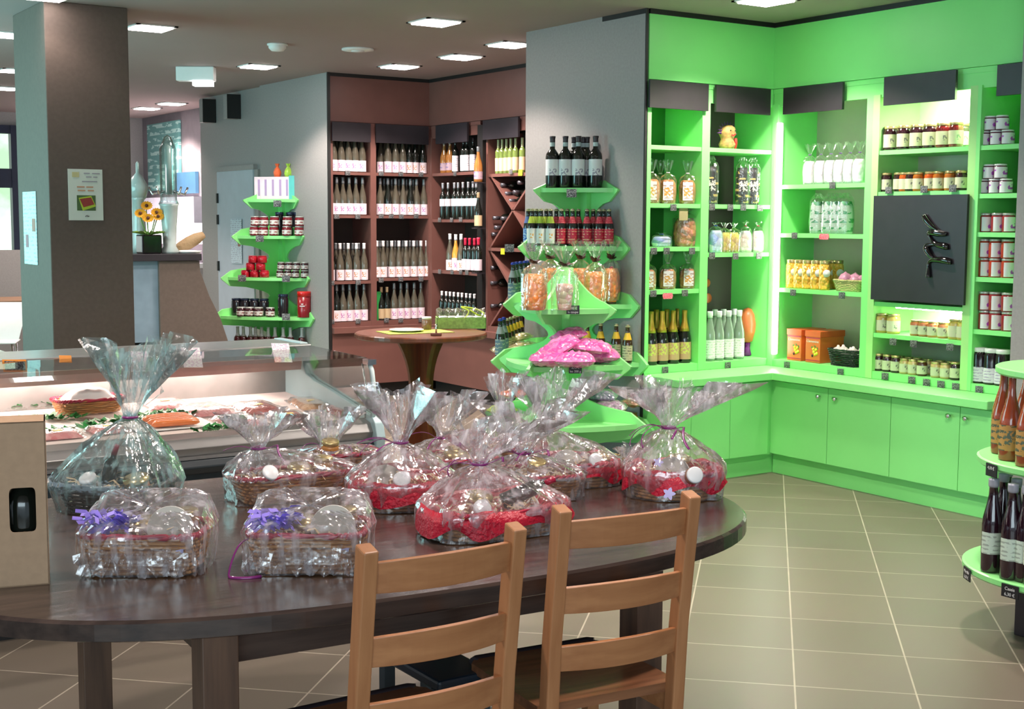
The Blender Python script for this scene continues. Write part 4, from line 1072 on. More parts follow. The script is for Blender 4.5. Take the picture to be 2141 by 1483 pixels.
cream_l = printed('cream_label', (.62, .66, .40), (.25, .28, .2), 60, 80, 0, .055, .014, (.18, .2, .16))
cream_s = printed('cream_label_small', (.60, .62, .42), (.25, .28, .2), 60, 80, 0, .042, .012, (.2, .2, .16))
white_purple = printed('white_and_violet_label', (.84, .84, .86), (.50, .10, .62), 14, 14, .35)
def jar(key, col, r, h, lab, lid, kind='jar', lz=(.12, .66), coat=.0, wide=2.3, rough=.12):
    m_ = mat('jar_contents_' + key, col, rough, spec=.8)
    add_bottle(key, 'jar', kind, r, h, m_, lab, lz, None, (0, 1), None, None, 14, wide, lid)
jar('j_dark', (.030, .006, .010), .041, .142, cream_l, gold_lid)
jar('j_red', (.16, .012, .012), .041, .142, cream_l, gold_lid)
jar('j_dark2', (.030, .008, .010), .034, .112, cream_s, gold_lid)
jar('j_amber2', (.42, .12, .012), .034, .112, cream_s, gold_lid)
jar('j_orange2', (.55, .09, .010), .034, .112, cream_s, gold_lid)
jar('j_honey', (.62, .42, .10), .040, .118, cream_s, gold_lid)
jar('j_coral', (.55, .16, .06), .032, .094, cream_s, gold_lid)
jar('j_pale', (.60, .46, .18), .033, .10, cream_s, gold_lid)
jar('j_brown', (.10, .03, .012), .033, .10, cream_s, gold_lid)
jar('j_white', (.12, .01, .04), .036, .080, white_purple, white_lid, 'hexjar', (.05, .80), wide=1.4)
jar('j_berry', (.30, .010, .020), .036, .105, white_purple, steel_lid, 'hexjar', (.05, .80), wide=1.0)
jar('j_orgred', (.45, .030, .012), .036, .105, white_purple, steel_lid, 'hexjar', (.05, .80), wide=1.0)
jar('j_syrup', (.012, .006, .008), .042, .20, printed('lilac_label', (.72, .68, .76), (.45, .35, .55), 30, 60, .4), white_lid, 'hexjar', (.05, .46))
jar('j_jam', (.22, .008, .018), .037, .075, printed('tiny_white_label', (.7, .7, .66), (.3, .05, .05), 40, 50, .5), steel_lid, 'jar', (.15, .6))
jar('j_jamdk', (.040, .006, .010), .037, .075, printed('tiny_white_label2', (.6, .6, .56), (.2, .05, .05), 40, 50, .5), steel_lid, 'jar', (.15, .6))
jar('j_choc', (.012, .010, .014), .042, .072, None, mat('navy_lid', (.02, .03, .06), .2, .4))
jar('j_red_tin', (.45, .006, .02), .042, .062, None, mat('crimson_lid', (.5, .01, .04), .3, .3))
jar('j_mirab', (.78, .38, .035), .036, .185, printed('white_round_label', (.8, .72, .3), (.8, .6, .3), 30, 40, .0, .10, .026, (.9, .9, .85)), gold_lid, 'hexjar', (.02, .03))
# mirabelle jars: round fruit seen through the glass and a round white label
mir = lumps('golden_plums', (.85, .42, .04), (.95, .58, .10), 42, .15, .9)
KIT['j_mirab'][1][0][1].materials.clear(); KIT['j_mirab'][1][0][1].materials.append(mir)
KIT['j_mirab'][1][1] = ('label', MB().lathe([(0, 0), (.024, 0.0005), (.024, .001), (0, .0015)], 20, c=(.006, -.0375, .105), ax=Matrix.Rotation(PI / 2, 3, 'X')).mesh('label', mat('round_white_paper', (.9, .88, .86), .5)))

def row(key, pxs, py, plane, v, z, desc, where, cat, group, rz=FACE, jit=.0, lab=None, scale=None):
    """one thing per pixel column, standing where the ray through (px, py) meets the plane"""
    n = len(pxs); out = []
    pxs = sorted(pxs)
    for i, x in enumerate(pxs):
        p = onX(x, py, v) if plane == 'x' else onY(x, py, v)
        k = key if isinstance(key, str) else key[i % len(key)]
        w = nth(i, n)
        out.append(put(k, (p.x, p.y, z), rz + random.uniform(-.25, .25) * (1 if jit else .3), (desc + (', ' + w if w else '') + ', ' + where), cat, group, scale))
    return out
# ---- brown wine shelving, bay beside the grey panel (front plane y=10.72)
fy = YB + .055; by = YB + .15
shelves = {'top': 2.026, 'second': 1.646, 'third': 1.061, 'bottom': .696}
L1 = 'of bay beside grey panel'
row('w_grey', [697, 713, 728, 742, 757], 340, 'y', fy, 2.026, 'wine bottle', 'top wine shelf beside grey panel', 'bottle', 'top shelf wines beside grey panel')
row('w_grey', [690, 704, 719, 735, 750], 300, 'y', by, 2.026, 'wine bottle in back row', 'top wine shelf beside grey panel', 'bottle', 'top shelf back wines beside grey panel')
row('w_grey', [691, 704, 717, 730, 744, 758], 420, 'y', fy, 1.646, 'wine bottle', 'second wine shelf beside grey panel', 'bottle', 'second shelf wines beside grey panel')
row('w_white', [691, 711, 728, 745, 761], 560, 'y', fy, 1.061, 'white-capped wine bottle', 'third wine shelf beside grey panel', 'bottle', 'third shelf wines beside grey panel')
row('w_grey', [702, 719, 737, 750], 540, 'y', by, 1.061, 'wine bottle in back row', 'third wine shelf beside grey panel', 'bottle', 'third shelf back wines beside grey panel')
row(['w_grey2', 'w_grey2', 'w_grey', 'w_grey', 'w_grey', 'w_grey'], [692, 704, 717, 731, 746, 761], 640, 'y', fy, .696, 'wine bottle', 'bottom wine shelf beside grey panel', 'bottle', 'bottom shelf wines beside grey panel')
# ---- middle bay
row(['w_grey', 'w_grey', 'w_grey', 'w_grey2', 'w_grey2', 'w_grey2'], [811, 827, 842, 856, 868, 884], 340, 'y', fy, 2.026, 'wine bottle', 'top wine shelf by the corner', 'bottle', 'top shelf wines by the corner')
row('w_grey', [796, 805, 820, 834, 850, 862, 876], 310, 'y', by, 2.026, 'wine bottle in back row', 'top wine shelf by the corner', 'bottle', 'top shelf back wines by the corner')
row(['w_grey', 'w_grey2', 'w_grey'], [795, 811, 827, 843, 858, 871, 886], 430, 'y', fy, 1.646, 'wine bottle', 'second wine shelf by the corner', 'bottle', 'second shelf wines by the corner')
row('w_grey', [803, 819, 834, 850, 864], 420, 'y', by, 1.646, 'wine bottle in back row', 'second wine shelf by the corner', 'bottle', 'second shelf back wines by the corner')
row('w_white', [788, 801, 819, 834, 849, 865, 880, 892], 545, 'y', fy, 1.081, 'white-capped wine bottle', 'third wine shelf by the corner', 'bottle', 'third shelf wines by the corner')
row('w_grey', [794, 810, 826, 842, 857, 872, 886], 535, 'y', by, 1.081, 'wine bottle in back row', 'third wine shelf by the corner', 'bottle', 'third shelf back wines by the corner')
row('w_tan', [797, 809], 640, 'y', fy, .696, 'tan-labelled wine bottle', 'bottom wine shelf by the corner', 'bottle', 'tan labelled wines')
row('w_grey', [824, 838, 851, 866, 880], 640, 'y', fy, .696, 'pink-labelled wine bottle', 'bottom wine shelf by the corner', 'bottle', 'bottom shelf wines by the corner')
p = onY(789, 640, fy + .02)
MB().box(-.02, .02, -.03, .03, 0, .26).build('green_box', mat('forest_green_card', (.02, .25, .05), .5), None, label='slim green box standing at the end of the bottom wine shelf', cat='box', loc=(p.x, p.y, .696))
# ---- angled bay (front plane x=6.28)
fx = XB + .055; bx = XB + .14
add_bottle('liq_amber', 'liqueur_bottle', 'flute', .038, .30, mat('amber_liqueur', (.34, .13, .03), .08, spec=.8), printed('round_blue_label', (.45, .30, .35), (.15, .12, .3), 30, 30, .3), (.08, .30), greycap, (.86, 1))
add_bottle('liq_white', 'liqueur_bottle', 'bordeaux', .030, .30, wine_g, printed('stark_white_label', (.9, .82, .86), (.3, .25, .3), 40, 60, .15), (.04, .50), blackcap, (.86, 1))
add_bottle('liq_band', 'liqueur_bottle', 'bordeaux', .030, .33, wine_g, mat('white_band_label', (.88, .78, .82), .5), (.36, .56), mat('silver_foil', (.45, .42, .45), .3, .5), (.84, 1))
add_bottle('rose_org', 'wine_bottle', 'flute', .036, .33, mat('apricot_wine', (.72, .32, .05), .08, spec=.8), pinkl, (.02, .36), whitecap, (.84, 1))
add_bottle('red_cap', 'red_wine_bottle', 'bordeaux', .033, .30, wine_g, mat('pinkish_white_label2', (.80, .66, .72), .5), (.06, .38), redcap, (.78, 1))
add_bottle('small_white', 'wine_bottle', 'bordeaux', .028, .26, wine_g, None, (0, 1), whitecap, (.84, 1), None, None, 12)
row('liq_amber', [929, 941], 340, 'x', fx, 2.03, 'amber liqueur bottle', 'top shelf of the angled wine bay', 'bottle', 'amber liqueurs')
row('liq_white', [952, 969, 976, 989], 345, 'x', fx, 2.03, 'dark liqueur bottle with white label', 'top shelf of the angled wine bay', 'bottle', 'white-labelled liqueurs')
row('liq_band', [926, 937, 950, 958, 968, 979, 989, 996], 420, 'x', fx, 1.613, 'dark bottle with white band', 'second shelf of the angled wine bay', 'bottle', 'white banded bottles')
row(['w_white', 'rose_org', 'w_white'], [941, 953, 964], 530, 'x', fx, 1.148, 'wine bottle', 'third shelf of the angled wine bay', 'bottle', 'assorted wines of the angled bay')
row('red_cap', [973, 982, 992, 1000], 530, 'x', fx, 1.148, 'crimson-capped bottle', 'third shelf of the angled wine bay', 'bottle', 'crimson capped bottles')
row('small_white', [924, 933, 941, 949, 958, 966, 975, 983, 992], 620, 'x', fx, .696, 'white-capped bottle', 'bottom shelf of the angled wine bay', 'bottle', 'small white capped bottles')
# white wines and lying bottles of the diamond bay
add_bottle('white_wine', 'white_wine_bottle', 'bordeaux', .028, .29, mat('green_clear_wine', (.16, .22, .05), .08, spec=.8), mat('peach_label', (.72, .52, .32), .5), (.08, .46), mat('pale_olive_capsule', (.50, .52, .28), .4), (.76, 1))
row('white_wine', [1042, 1050, 1059, 1068, 1078, 1092], 345, 'x', fx, 2.0, 'peach-labelled white wine', 'above the diamond rack', 'bottle', 'white wines over the diamond rack')
kit('lying', 'lying_wine_bottle', [('lying_wine_bottle', MB().lathe(bprof('bordeaux', .037, .30), 14, ax=Matrix.Rotation(-PI / 2, 3, 'Y')).mesh('lying_wine_bottle', wine_g)),
    ('capsule', MB().lathe([(.017, .24), (.017, .302), (0, .302)], 12, ax=Matrix.Rotation(-PI / 2, 3, 'Y')).mesh('capsule', mat('dark_silver_capsule', (.14, .13, .15), .25, .6)))])
i = 0
dl = [(0, -.50, .12), (0, .12, 1.75)]
for (px, py, wh) in ((1052, 387, 'upper diamond, end one'), (1088, 382, 'upper diamond, column side'), (1061, 405, 'upper diamond, second row'), (1078, 402, 'upper diamond, second row right'), (1069, 420, 'upper diamond, lowest'),
                 (1036, 456, 'side diamond, top'), (1053, 457, 'side diamond, second top'), (1039, 476, 'side diamond, middle'), (1033, 490, 'side diamond, lowest'), (1031, 560, 'lower diamond, top'), (1030, 592, 'lower diamond, middle'), (1031, 640, 'lower diamond, lowest')):
    p = onX(px, py, XB + .05)
    put('lying', (p.x + .28, p.y, p.z), 0, 'dark wine bottle lying in the diamond rack, ' + wh, 'bottle', 'wine bottles lying in the diamond rack')
# black upright with two bottles on small brackets
for (py, hh, kk, lb) in ((345, .0, 'liq_amber', 'amber bottle mounted high on the black upright panel'), (440, .0, 'w_tan', 'gold and green bottle mounted lower on the black upright panel'), (545, 0, 'red_cap', 'pale-labelled bottle mounted lowest on the black upright panel')):
    p = onX(1000, py + (36 if py < 500 else 25), 6.20)
    o = put(kk, (p.x, p.y, p.z), FACE, lb, 'bottle', None, 1.0)
    MB().box(-.04, .049, -.045, .045, -.010, -.001).build('bottle_bracket', M['black'], UPR, loc=(p.x, p.y, p.z))
# ---- beer stand A
def on_stand(key, pxs, py, dist, z, desc, where, cat, group, cx=AC, scale=None, jit=0):
    """in a line facing the camera, dist metres in front of the stand's spine"""
    n = len(pxs)
    dd = -Vector((CF.x, CF.y, 0)).normalized()
    o = Vector((cx[0], cx[1], 0)) + Vector(( -math.sqrt(.5), -math.sqrt(.5), 0)) * dist
    nrm = Vector((-1, -1, 0)).normalized()
    for i, x in enumerate(sorted(pxs)):
        r_ = ray(x, py); t_ = (o.dot(nrm)) / r_.dot(nrm); p = r_ * t_
        k = key if isinstance(key, str) else key[i % len(key)]
        w = nth(i, n)
        put(k, (p.x, p.y, z), FACE + random.uniform(-.15, .15), desc + (', ' + w if w else '') + ', ' + where, cat, group, scale)
on_stand('red_big', [1155, 1182, 1209, 1245], 345, .20, 1.811, 'white-labelled red wine bottle', 'top of the beer stand', 'bottle', 'red wines topping the beer stand')
on_stand('red_big', [1200, 1219, 1227], 335, .11, 1.811, 'red wine bottle behind the others', 'top of the beer stand', 'bottle', 'rear red wines topping the beer stand')
for i, px in enumerate((1130, 1139)):
    p = onZ(px, 393, 1.811); put('beer_yel', (5.12, p.y if False else 7.16 - .055 * i, 1.811), FACE, f'brown beer bottle behind the {["near", "far"][i]} side of the top fin', 'bottle', 'brown beers on the top tier', .95)
on_stand('beer_white', [1112, 1131, 1151], 470, .30, 1.447, 'daisy-labelled beer', 'second tier of beer stand', 'bottle', 'daisy beers')
on_stand('beer_red', [1174, 1197, 1227, 1253, 1273], 470, .29, 1.447, 'crimson-labelled beer', 'second tier of beer stand', 'bottle', 'crimson beers')
on_stand('beer_red', [1163, 1186, 1209, 1240, 1262], 465, .21, 1.447, 'crimson-labelled beer in back row', 'second tier of beer stand', 'bottle', 'rear crimson beers')
on_stand('beer_white', [1121, 1142], 465, .23, 1.447, 'daisy-labelled beer in back row', 'second tier of beer stand', 'bottle', 'rear daisy beers')
def spots(key, pts, z, desc, cat, group, rz=FACE, scale=None):
    n = len(pts)
    for i, (px, py) in enumerate(pts):
        p = onZ(px, py, z); w = nth(i, n)
        put(key, (p.x, p.y, z), rz + random.uniform(-.2, .2), desc.replace('#', w), cat, group, scale)
lf_ = [(5.13, 7.28), (5.05, 7.22), (4.97, 7.15)]
for i, (x, y) in enumerate([(5.14, 7.33), (5.05, 7.26), (4.96, 7.18), (4.89, 7.10)]): put('beer_blue', (x, y, 1.447), FACE, f'blue-labelled beer, {["fourth from the room side", "third from the room side", "second from the room side", "nearest the room"][i]}, far face of second tier', 'bottle', 'blue beers')
for i, (x, y) in enumerate([(5.14, 7.46), (5.06, 7.38), (4.97, 7.30), (4.87, 7.20), (4.79, 7.12)]): put('beer_dk', (x, y, 1.091), FACE, f'dark steel-blue labelled beer, {["fifth", "fourth", "third", "second", "first"][i]} from the room side, far face of third tier', 'bottle', 'steel blue beers')
put('beer_or', (5.15, 6.56, 1.091), FACE, 'brown bottle with orange label at the green-shelf end of the third tier', 'bottle')
for i, (x, y) in enumerate([(5.16, 7.58), (5.08, 7.50), (5.0, 7.42), (4.92, 7.34), (4.84, 7.26), (4.76, 7.18), (4.68, 7.10)]): put('beer_dk' if i > 4 else 'beer_yel', (x, y, .736), FACE, f'dark beer bottle, {ORD[6 - i] if i < 6 else "first"} from the room side, far face of fourth tier', 'bottle', 'dark beers on the far face of the fourth tier')
for i, (x, y) in enumerate([(4.98, 6.72), (5.04, 6.66), (5.10, 6.60), (5.16, 6.52), (5.17, 6.42)]): put('beer_yel', (x, y, .736), FACE, f'beer with yellow neck label, {ORD[i] if i else "first"} towards the wall, fourth tier near green shelving', 'bottle', 'yellow necked beers')
amb = mat('amber_glass_jar', (.50, .15, .015), .12, spec=.8)
jar('j_amb', (.42, .12, .015), .045, .10, printed('gold_brown_label', (.55, .28, .05), (.15, .06, .01), 40, 60, .6), mat('dark_gold_lid', (.25, .14, .04), .3, .5), 'jar', (.1, .75))
for i, (x, y) in enumerate([(4.98, 6.66), (5.06, 6.58), (5.14, 6.50), (5.17, 6.38)]): put('j_amb', (x, y, .331), FACE, f'amber jar, {ORD[i] if i else "first"} towards the wall, lowest tier of beer stand', 'jar', 'amber jars on the lowest tier')
# ---- jam stand D
tt = mat('pink_white_carton', (.85, .72, .80), .5); tq = mat('turquoise_carton', (.10, .52, .50), .5)
dd_ = []
kit('carton', 'tall_carton', [('tall_carton', MB().box(-.04, .04, -.03, .03, 0, .205).mesh('tall_carton', tt)), ('mauve_print', MB().box(-.008, .012, -.0315, -.0302, .03, .18).mesh('mauve_print', mat('mauve_print', (.45, .30, .55), .5)))])
kit('carton_t', 'tall_carton', [('tall_carton', MB().box(-.055, .055, -.03, .03, 0, .215).mesh('tall_carton', tq)), ('dark_print', MB().box(.02, .045, -.0315, -.0302, .03, .18).mesh('dark_print', mat('teal_print', (.02, .25, .28), .5)))])
on_stand('carton', [542, 557, 572, 587, 601], 395, .15, 1.791, 'white and pink tall carton', 'top of the jam stand', 'carton', 'white cartons topping the jam stand', DC)
on_stand('carton_t', [618], 395, .17, 1.791, 'turquoise tall carton', 'top of the jam stand', 'carton', None, DC)
def soft_bag(name, m, r, h, seed, top=.35):
    b = MB(); rows = []; rnd = random.Random(seed); n = 18
    for j in range(13):
        u = j / 12
        if u < .62: rr = r * (.75 + .30 * math.sin(PI * min(1, u / .55)) ** .8)
        elif u < .70: rr = r * (.9 - (u - .62) * 9)
        else: rr = r * (.22 + (u - .70) * 2.2 * top)
        row = []
        for k in range(n):
            a = 2 * PI * k / n; f = 1 + .12 * math.sin(5 * a + seed) * (1.5 if u > .6 else .5) + rnd.uniform(-.05, .05)
            row.append(Vector((rr * f * math.cos(a), rr * f * math.sin(a) * .8, u * h)))
        rows.append(row)
    b.grid(rows, closed=True, smooth=False); b.f.append(tuple(range(n))[::-1]); b.sm.append(False)
    return b
for (px, col, lb, nm) in ((580, (.90, .16, .05), 'orange foil egg bag on the white cartons of the jam stand', 'orange_foil'), (603, (.42, .70, .08), 'lime green tied bag on the cartons of the jam stand', 'lime_foil')):
    nrm = Vector((-1, -1, 0)).normalized(); o = Vector((DC[0], DC[1], 0)) + nrm * .15
    r_ = ray(px, 368); p = r_ * (o.dot(nrm) / r_.dot(nrm))
    soft_bag(nm, None, .035, .12, px, .6).build('sweet_bag', mat(nm, col, .3), None, label=lb, cat='bag', loc=(p.x, p.y, 1.997))
jx = [530, 547, 567, 590, 612, 632]
on_stand('j_jam', [532, 551, 573, 600, 626], 490, .33, 1.456, 'red jam jar, lower row', 'second tier of jam stand', 'jar', 'lower red jams', DC, 1.18)
on_stand('j_jam', [534, 552, 574, 601, 627], 470, .33, 1.456 + .089, 'red jam jar, upper row', 'second tier of jam stand', 'jar', 'upper red jams', DC, 1.18)
on_stand('j_choc', [584, 607, 622], 440, .18, 1.456, 'dark jar at the back', 'second tier of jam stand', 'jar', 'dark jars behind the red jams', DC, (1, 1, 3.0))
on_stand('j_red_tin', [514, 533, 553], 570, .40, 1.076, 'crimson tub, bottom row', 'third tier of jam stand', 'tub', 'crimson tubs bottom row', DC, 1.05)
on_stand('j_red_tin', [524, 545], 552, .40, 1.076 + .066, 'crimson tub, middle row', 'third tier of jam stand', 'tub', 'crimson tubs middle row', DC, 1.05)
on_stand('j_red_tin', [529, 548], 535, .40, 1.076 + .132, 'crimson tub, top row', 'third tier of jam stand', 'tub', 'crimson tubs top row', DC, 1.05)
on_stand('j_jamdk', [586, 602, 618, 637], 568, .40, 1.076, 'dark jam jar, lower row', 'third tier of jam stand', 'jar', 'lower dark jams', DC, .95)
on_stand('j_jamdk', [588, 604, 620, 637], 550, .40, 1.076 + .072, 'dark jam jar, upper row', 'third tier of jam stand', 'jar', 'upper dark jams', DC, .95)
on_stand('j_jamdk', [504, 522, 541, 565], 645, .47, .721, 'small dark-red jar', 'fourth tier of jam stand', 'jar', 'small dark jars', DC, 1.15)
on_stand('j_choc', [494, 512, 532, 552], 615, .36, .721, 'blue-black lidded jar at the back', 'fourth tier of jam stand', 'jar', 'blue-black jars', DC, (1.1, 1.1, 2.2))
on_stand('j_choc', [592], 625, .46, .721, 'tall black tin', 'fourth tier of jam stand', 'tin', None, DC, (1.15, 1.15, 2.9))
kit('redtin', 'biscuit_tin', [('biscuit_tin', MB().lathe([(.060, 0), (.062, .004), (.062, .20), (0, .20)], 24).mesh('biscuit_tin', mat('deep_red_tin', (.30, .004, .012), .3, coat=.4))), ('tin_lid', MB().lathe([(.064, .19), (.064, .228), (.06, .235), (0, .235)], 24).mesh('tin_lid', mat('bright_red_lid', (.75, .01, .01), .25, coat=.5))), ('tin_mark', MB().box(-.024, .024, -.0635, -.0625, .10, .108).box(-.010, .010, -.0635, -.0625, .118, .126).mesh('tin_mark', M['white']))])
on_stand('redtin', [636], 625, .43, .721, 'tall red round tin with bright lid', 'fourth tier of jam stand', 'tin', None, DC)
add_bottle('lowwine', 'red_wine_bottle', 'bordeaux', .036, .29, mat('ruby_wine', (.06, .004, .008), .1, spec=.8), None, (0, 1), mat('grey_white_capsule', (.38, .40, .42), .4), (.70, 1))
on_stand('lowwine', [497, 509, 524, 534, 547, 561, 575, 592, 607, 631], 690, .40, .331, 'ruby wine bottle', 'lowest tier of jam stand', 'bottle', 'ruby wines on the lowest tier', DC)
def text_mesh(s_, size, name='chalk_writing'):
    cu = bpy.data.curves.new('tmp_text', 'FONT'); cu.body = s_; cu.size = size; cu.extrude = .0003; cu.align_x = 'CENTER'
    o = bpy.data.objects.new('tmp_text', cu); me = bpy.data.meshes.new_from_object(o); bpy.data.objects.remove(o); bpy.data.curves.remove(cu)
    me.name = name; me.materials.clear(); me.materials.append(M['white']); return me
# ================================================================== GOODS ON THE GREEN SHELVES
def cam_plane(px, py, c):
    """point where the pixel ray meets the upright plane through c that faces the camera"""
    nrm = Vector((CF.x, CF.y, 0)).normalized(); r_ = ray(px, py)
    o = Vector((c[0], c[1], 0)); return r_ * (o.dot(nrm) / r_.dot(nrm)) + Vector((0, 0, EYE))
def bag_kit(key, name, content, r, h, fill=.62, lab=None, film_m=None, tie=None, seed=1, fan=.6, depth=.7):
    """upright clear bag: filled body, loose film gathered at a tie, a fanned top"""
    rnd = random.Random(seed); n = 16
    b = MB(); rows = []
    for j in range(8):
        u = j / 7; rr = r * (.82 + .22 * math.sin(PI * (.15 + .8 * u))) * (1 if u < .9 else .8)
        rows.append([Vector((rr * math.cos(2 * PI * k / n) * (1 + rnd.uniform(-.05, .05)), rr * depth * math.sin(2 * PI * k / n) * (1 + rnd.uniform(-.05, .05)), u * h * fill)) for k in range(n)])
    b.grid(rows, closed=True); b.f += [tuple(range(n))[::-1], tuple(range(7 * n, 8 * n))]; b.sm += [False, False]
    parts = [(name, b.mesh(name, content))]
    f = MB(); rows = []
    prof = [(1.04, 0), (1.10, .3), (1.06, fill), (.72, fill + .08), (.20, fill + .15), (.16, fill + .165), (.34, fill + .24), (fan, 1.0)]
    for i, (s_, u) in enumerate(prof):
        row = []
        for k in range(24):
            a = 2 * PI * k / 24; w = 1 + (.22 if i > 2 else .04) * math.sin(7 * a + seed) + rnd.uniform(-.06, .06)
            row.append(Vector((r * s_ * w * math.cos(a), r * s_ * w * depth * math.sin(a), u * h + (rnd.uniform(-.03, .03) * h if i == 7 else 0))))
        rows.append(row)
    f.grid(rows, closed=True, smooth=False)
    parts.append(('clear_film', f.mesh('clear_film', film_m or M['film_s'])))
    if lab: parts.append(('label', MB().box(-r * .62, r * .62, -r * depth * 1.17, -r * depth * 1.15, h * .08, h * .50).mesh('label', lab)))
    if tie:
        t_ = MB().tube([(r * .2 * math.cos(2 * PI * k / 10), r * .2 * depth * math.sin(2 * PI * k / 10), h * (fill + .16)) for k in range(10)], r * .06, 5, closed=True)
        parts.append(('tie', t_.mesh('tie', tie)))
    kit(key, name, parts)
biscuit = lumps('orange_brown_biscuits', (.72, .30, .10), (.50, .18, .06), 45, .4, .6)
bis_lab = printed('biscuit_picture_label', (.80, .74, .76), (.45, .30, .25), 20, 40, .35, .07, .03, (.65, .30, .05))
bag_kit('biscuits', 'biscuit_bag', biscuit, .050, .27, .55, bis_lab, None, M['white'], 3)
bag_kit('cookies', 'biscuit_bag', lumps('terracotta_cookies', (.62, .22, .09), (.72, .34, .14), 26, .5, .9), .075, .23, .78, None, None, mat('gold_tie', (.7, .5, .1), .3), 5)
bag_kit('flour', 'sweet_bag', lumps('floury_sweets', (.85, .78, .74), (.80, .62, .55), 36, .5, .4), .042, .20, .70, None, None, mat('hot_pink_tie', (.75, .01, .12), .4), 6)
bag_kit('mixed', 'sweet_bag', lumps('brown_yellow_mix', (.50, .22, .10), (.85, .70, .10), 30, .4, .5), .042, .19, .68, None, None, None, 8)
bag_kit('bluebag', 'sweet_bag', lumps('white_blue_mix', (.80, .82, .88), (.10, .20, .80), 18, .4, .5), .045, .19, .75, None, None, mat('blue_tie', (.02, .10, .7), .4), 9)
bag_kit('black_gold', 'coffee_bag', printed('black_gold_pack', (.015, .012, .010), (.60, .42, .12), 18, 26, .35, .12, .035, (.80, .75, .65)), .045, .28, .86, None, None, None, 10, depth=.6)
white_pk = lumps('sugar_almonds', (.90, .88, .90), (.84, .78, .86), 40, .4, .4)
bag_kit('white_bag', 'sweet_bag', white_pk, .042, .255, .58, None, None, mat('violet_tie', (.20, .06, .35), .4), 12, .8)
bag_kit('green_pack', 'leaf_pack', printed('silver_green_pack', (.50, .62, .52), (.04, .28, .10), 14, 18, .5), .048, .22, .92, None, None, None, 13, .9, .5)
gy = YL + .085
row('biscuits', [1362, 1396, 1437], 400, 'y', gy, 1.714, 'orange-brown biscuit bag', 'second shelf of the bay by the grey wall end', 'biscuit bag', 'biscuit bags on the upper shelf')
row('biscuits', [1380], 400, 'y', gy + .12, 1.714, 'orange-brown biscuit bag behind the others', 'second shelf by the grey wall end', 'biscuit bag', None)
row('cookies', [1433], 490, 'y', gy + .02, 1.445, 'large bag of terracotta cookies with a tan card', 'green bay by the grey wall end', 'biscuit bag', None)
p = onY(1425, 470, gy - .05)
MB().box(-.035, .035, -.003, .003, -.05, .05).build('card', mat('tan_card', (.42, .36, .18), .7), None, label='tan card standing in front of the large cookie bag', cat='card', loc=(p.x + .0, YL + .02, 1.66 + .0), rz=0)
row('bluebag', [1383], 505, 'y', gy, 1.445, 'small blue and white bag beside the cookies', 'green bay by the grey wall end', 'sweet bag', None, scale=(1.3, 1, .45))
row('biscuits', [1354, 1396, 1438], 580, 'y', gy, 1.179, 'brown biscuit bag', 'fourth shelf of the bay by the grey wall end', 'biscuit bag', 'biscuit bags on the lower shelf', scale=(1, 1, .85))
row('champ', [1361, 1384, 1407, 1431], 700, 'y', gy, .706, 'gold-foiled sparkling bottle', 'bottom of the green bay by the grey wall end', 'bottle', 'sparkling bottles')
row('champ', [1372, 1394, 1417], 690, 'y', gy + .12, .706, 'gold-foiled sparkling bottle in back row', 'bottom of that green bay', 'bottle', 'rear sparkling bottles')
# corner bay
row('black_gold', [1486, 1552, 1573], 400, 'y', gy, 1.714, 'black and gold coffee bag', 'second shelf of the dark-backed corner bay', 'coffee bag', 'black and gold coffee bags')
row(['bluebag', 'mixed', 'mixed', 'flour', 'flour'], [1496, 1514, 1533, 1558, 1584], 510, 'y', gy, 1.405, 'tied sweet bag', 'third shelf of the dark-backed corner bay', 'sweet bag', 'sweet bags of the corner bay')
row('swing_clear', [1484, 1503, 1523, 1545], 700, 'y', gy - .01, .706, 'clear lemonade bottle with swing top', 'bottom of the corner bay', 'bottle', 'clear swing top bottles')
row('swing_clear', [1494, 1512, 1534], 700, 'y', gy + .11, .706, 'clear lemonade bottle in the back row', 'bottom of the corner bay', 'bottle', 'rear clear swing top bottles')
p = onY(1562, 735, gy + .1)
eg = thing('egg_ornament', 'terracotta egg ornament on a purple foot behind the lemonade bottles', 'ornament', (p.x, p.y, .706))
MB().lathe([(.02, 0), (.035, .01), (.02, .05), (.022, .09)], 16).build('foot', mat('purple_foil', (.18, .02, .20), .3), eg)
MB().lathe([(0, .085), (.04, .10), (.066, .17), (.070, .22), (.055, .28), (.028, .315), (0, .325)], 20).build('egg', mat('terracotta_glaze', (.62, .16, .05), .35), eg)
for (px, py, s_, lb) in ((1480, 592, .03, 'upper orange disc ornament on the corner bay side'), (1482, 624, .034, 'lower orange disc ornament on the corner bay side')):
    p = onY(px, py, gy + .26)
    MB().lathe([(0, -.006), (s_ * .8, -.005), (s_, 0), (s_ * .8, .005), (0, .006)], 20, ax=Matrix.Rotation(PI / 2, 3, 'X')).build('disc_ornament', mat('burnt_orange_disc' + lb[0], (.45, .09, .02), .4), None, label=lb, cat='ornament', loc=(p.x, YL + .353, p.z))
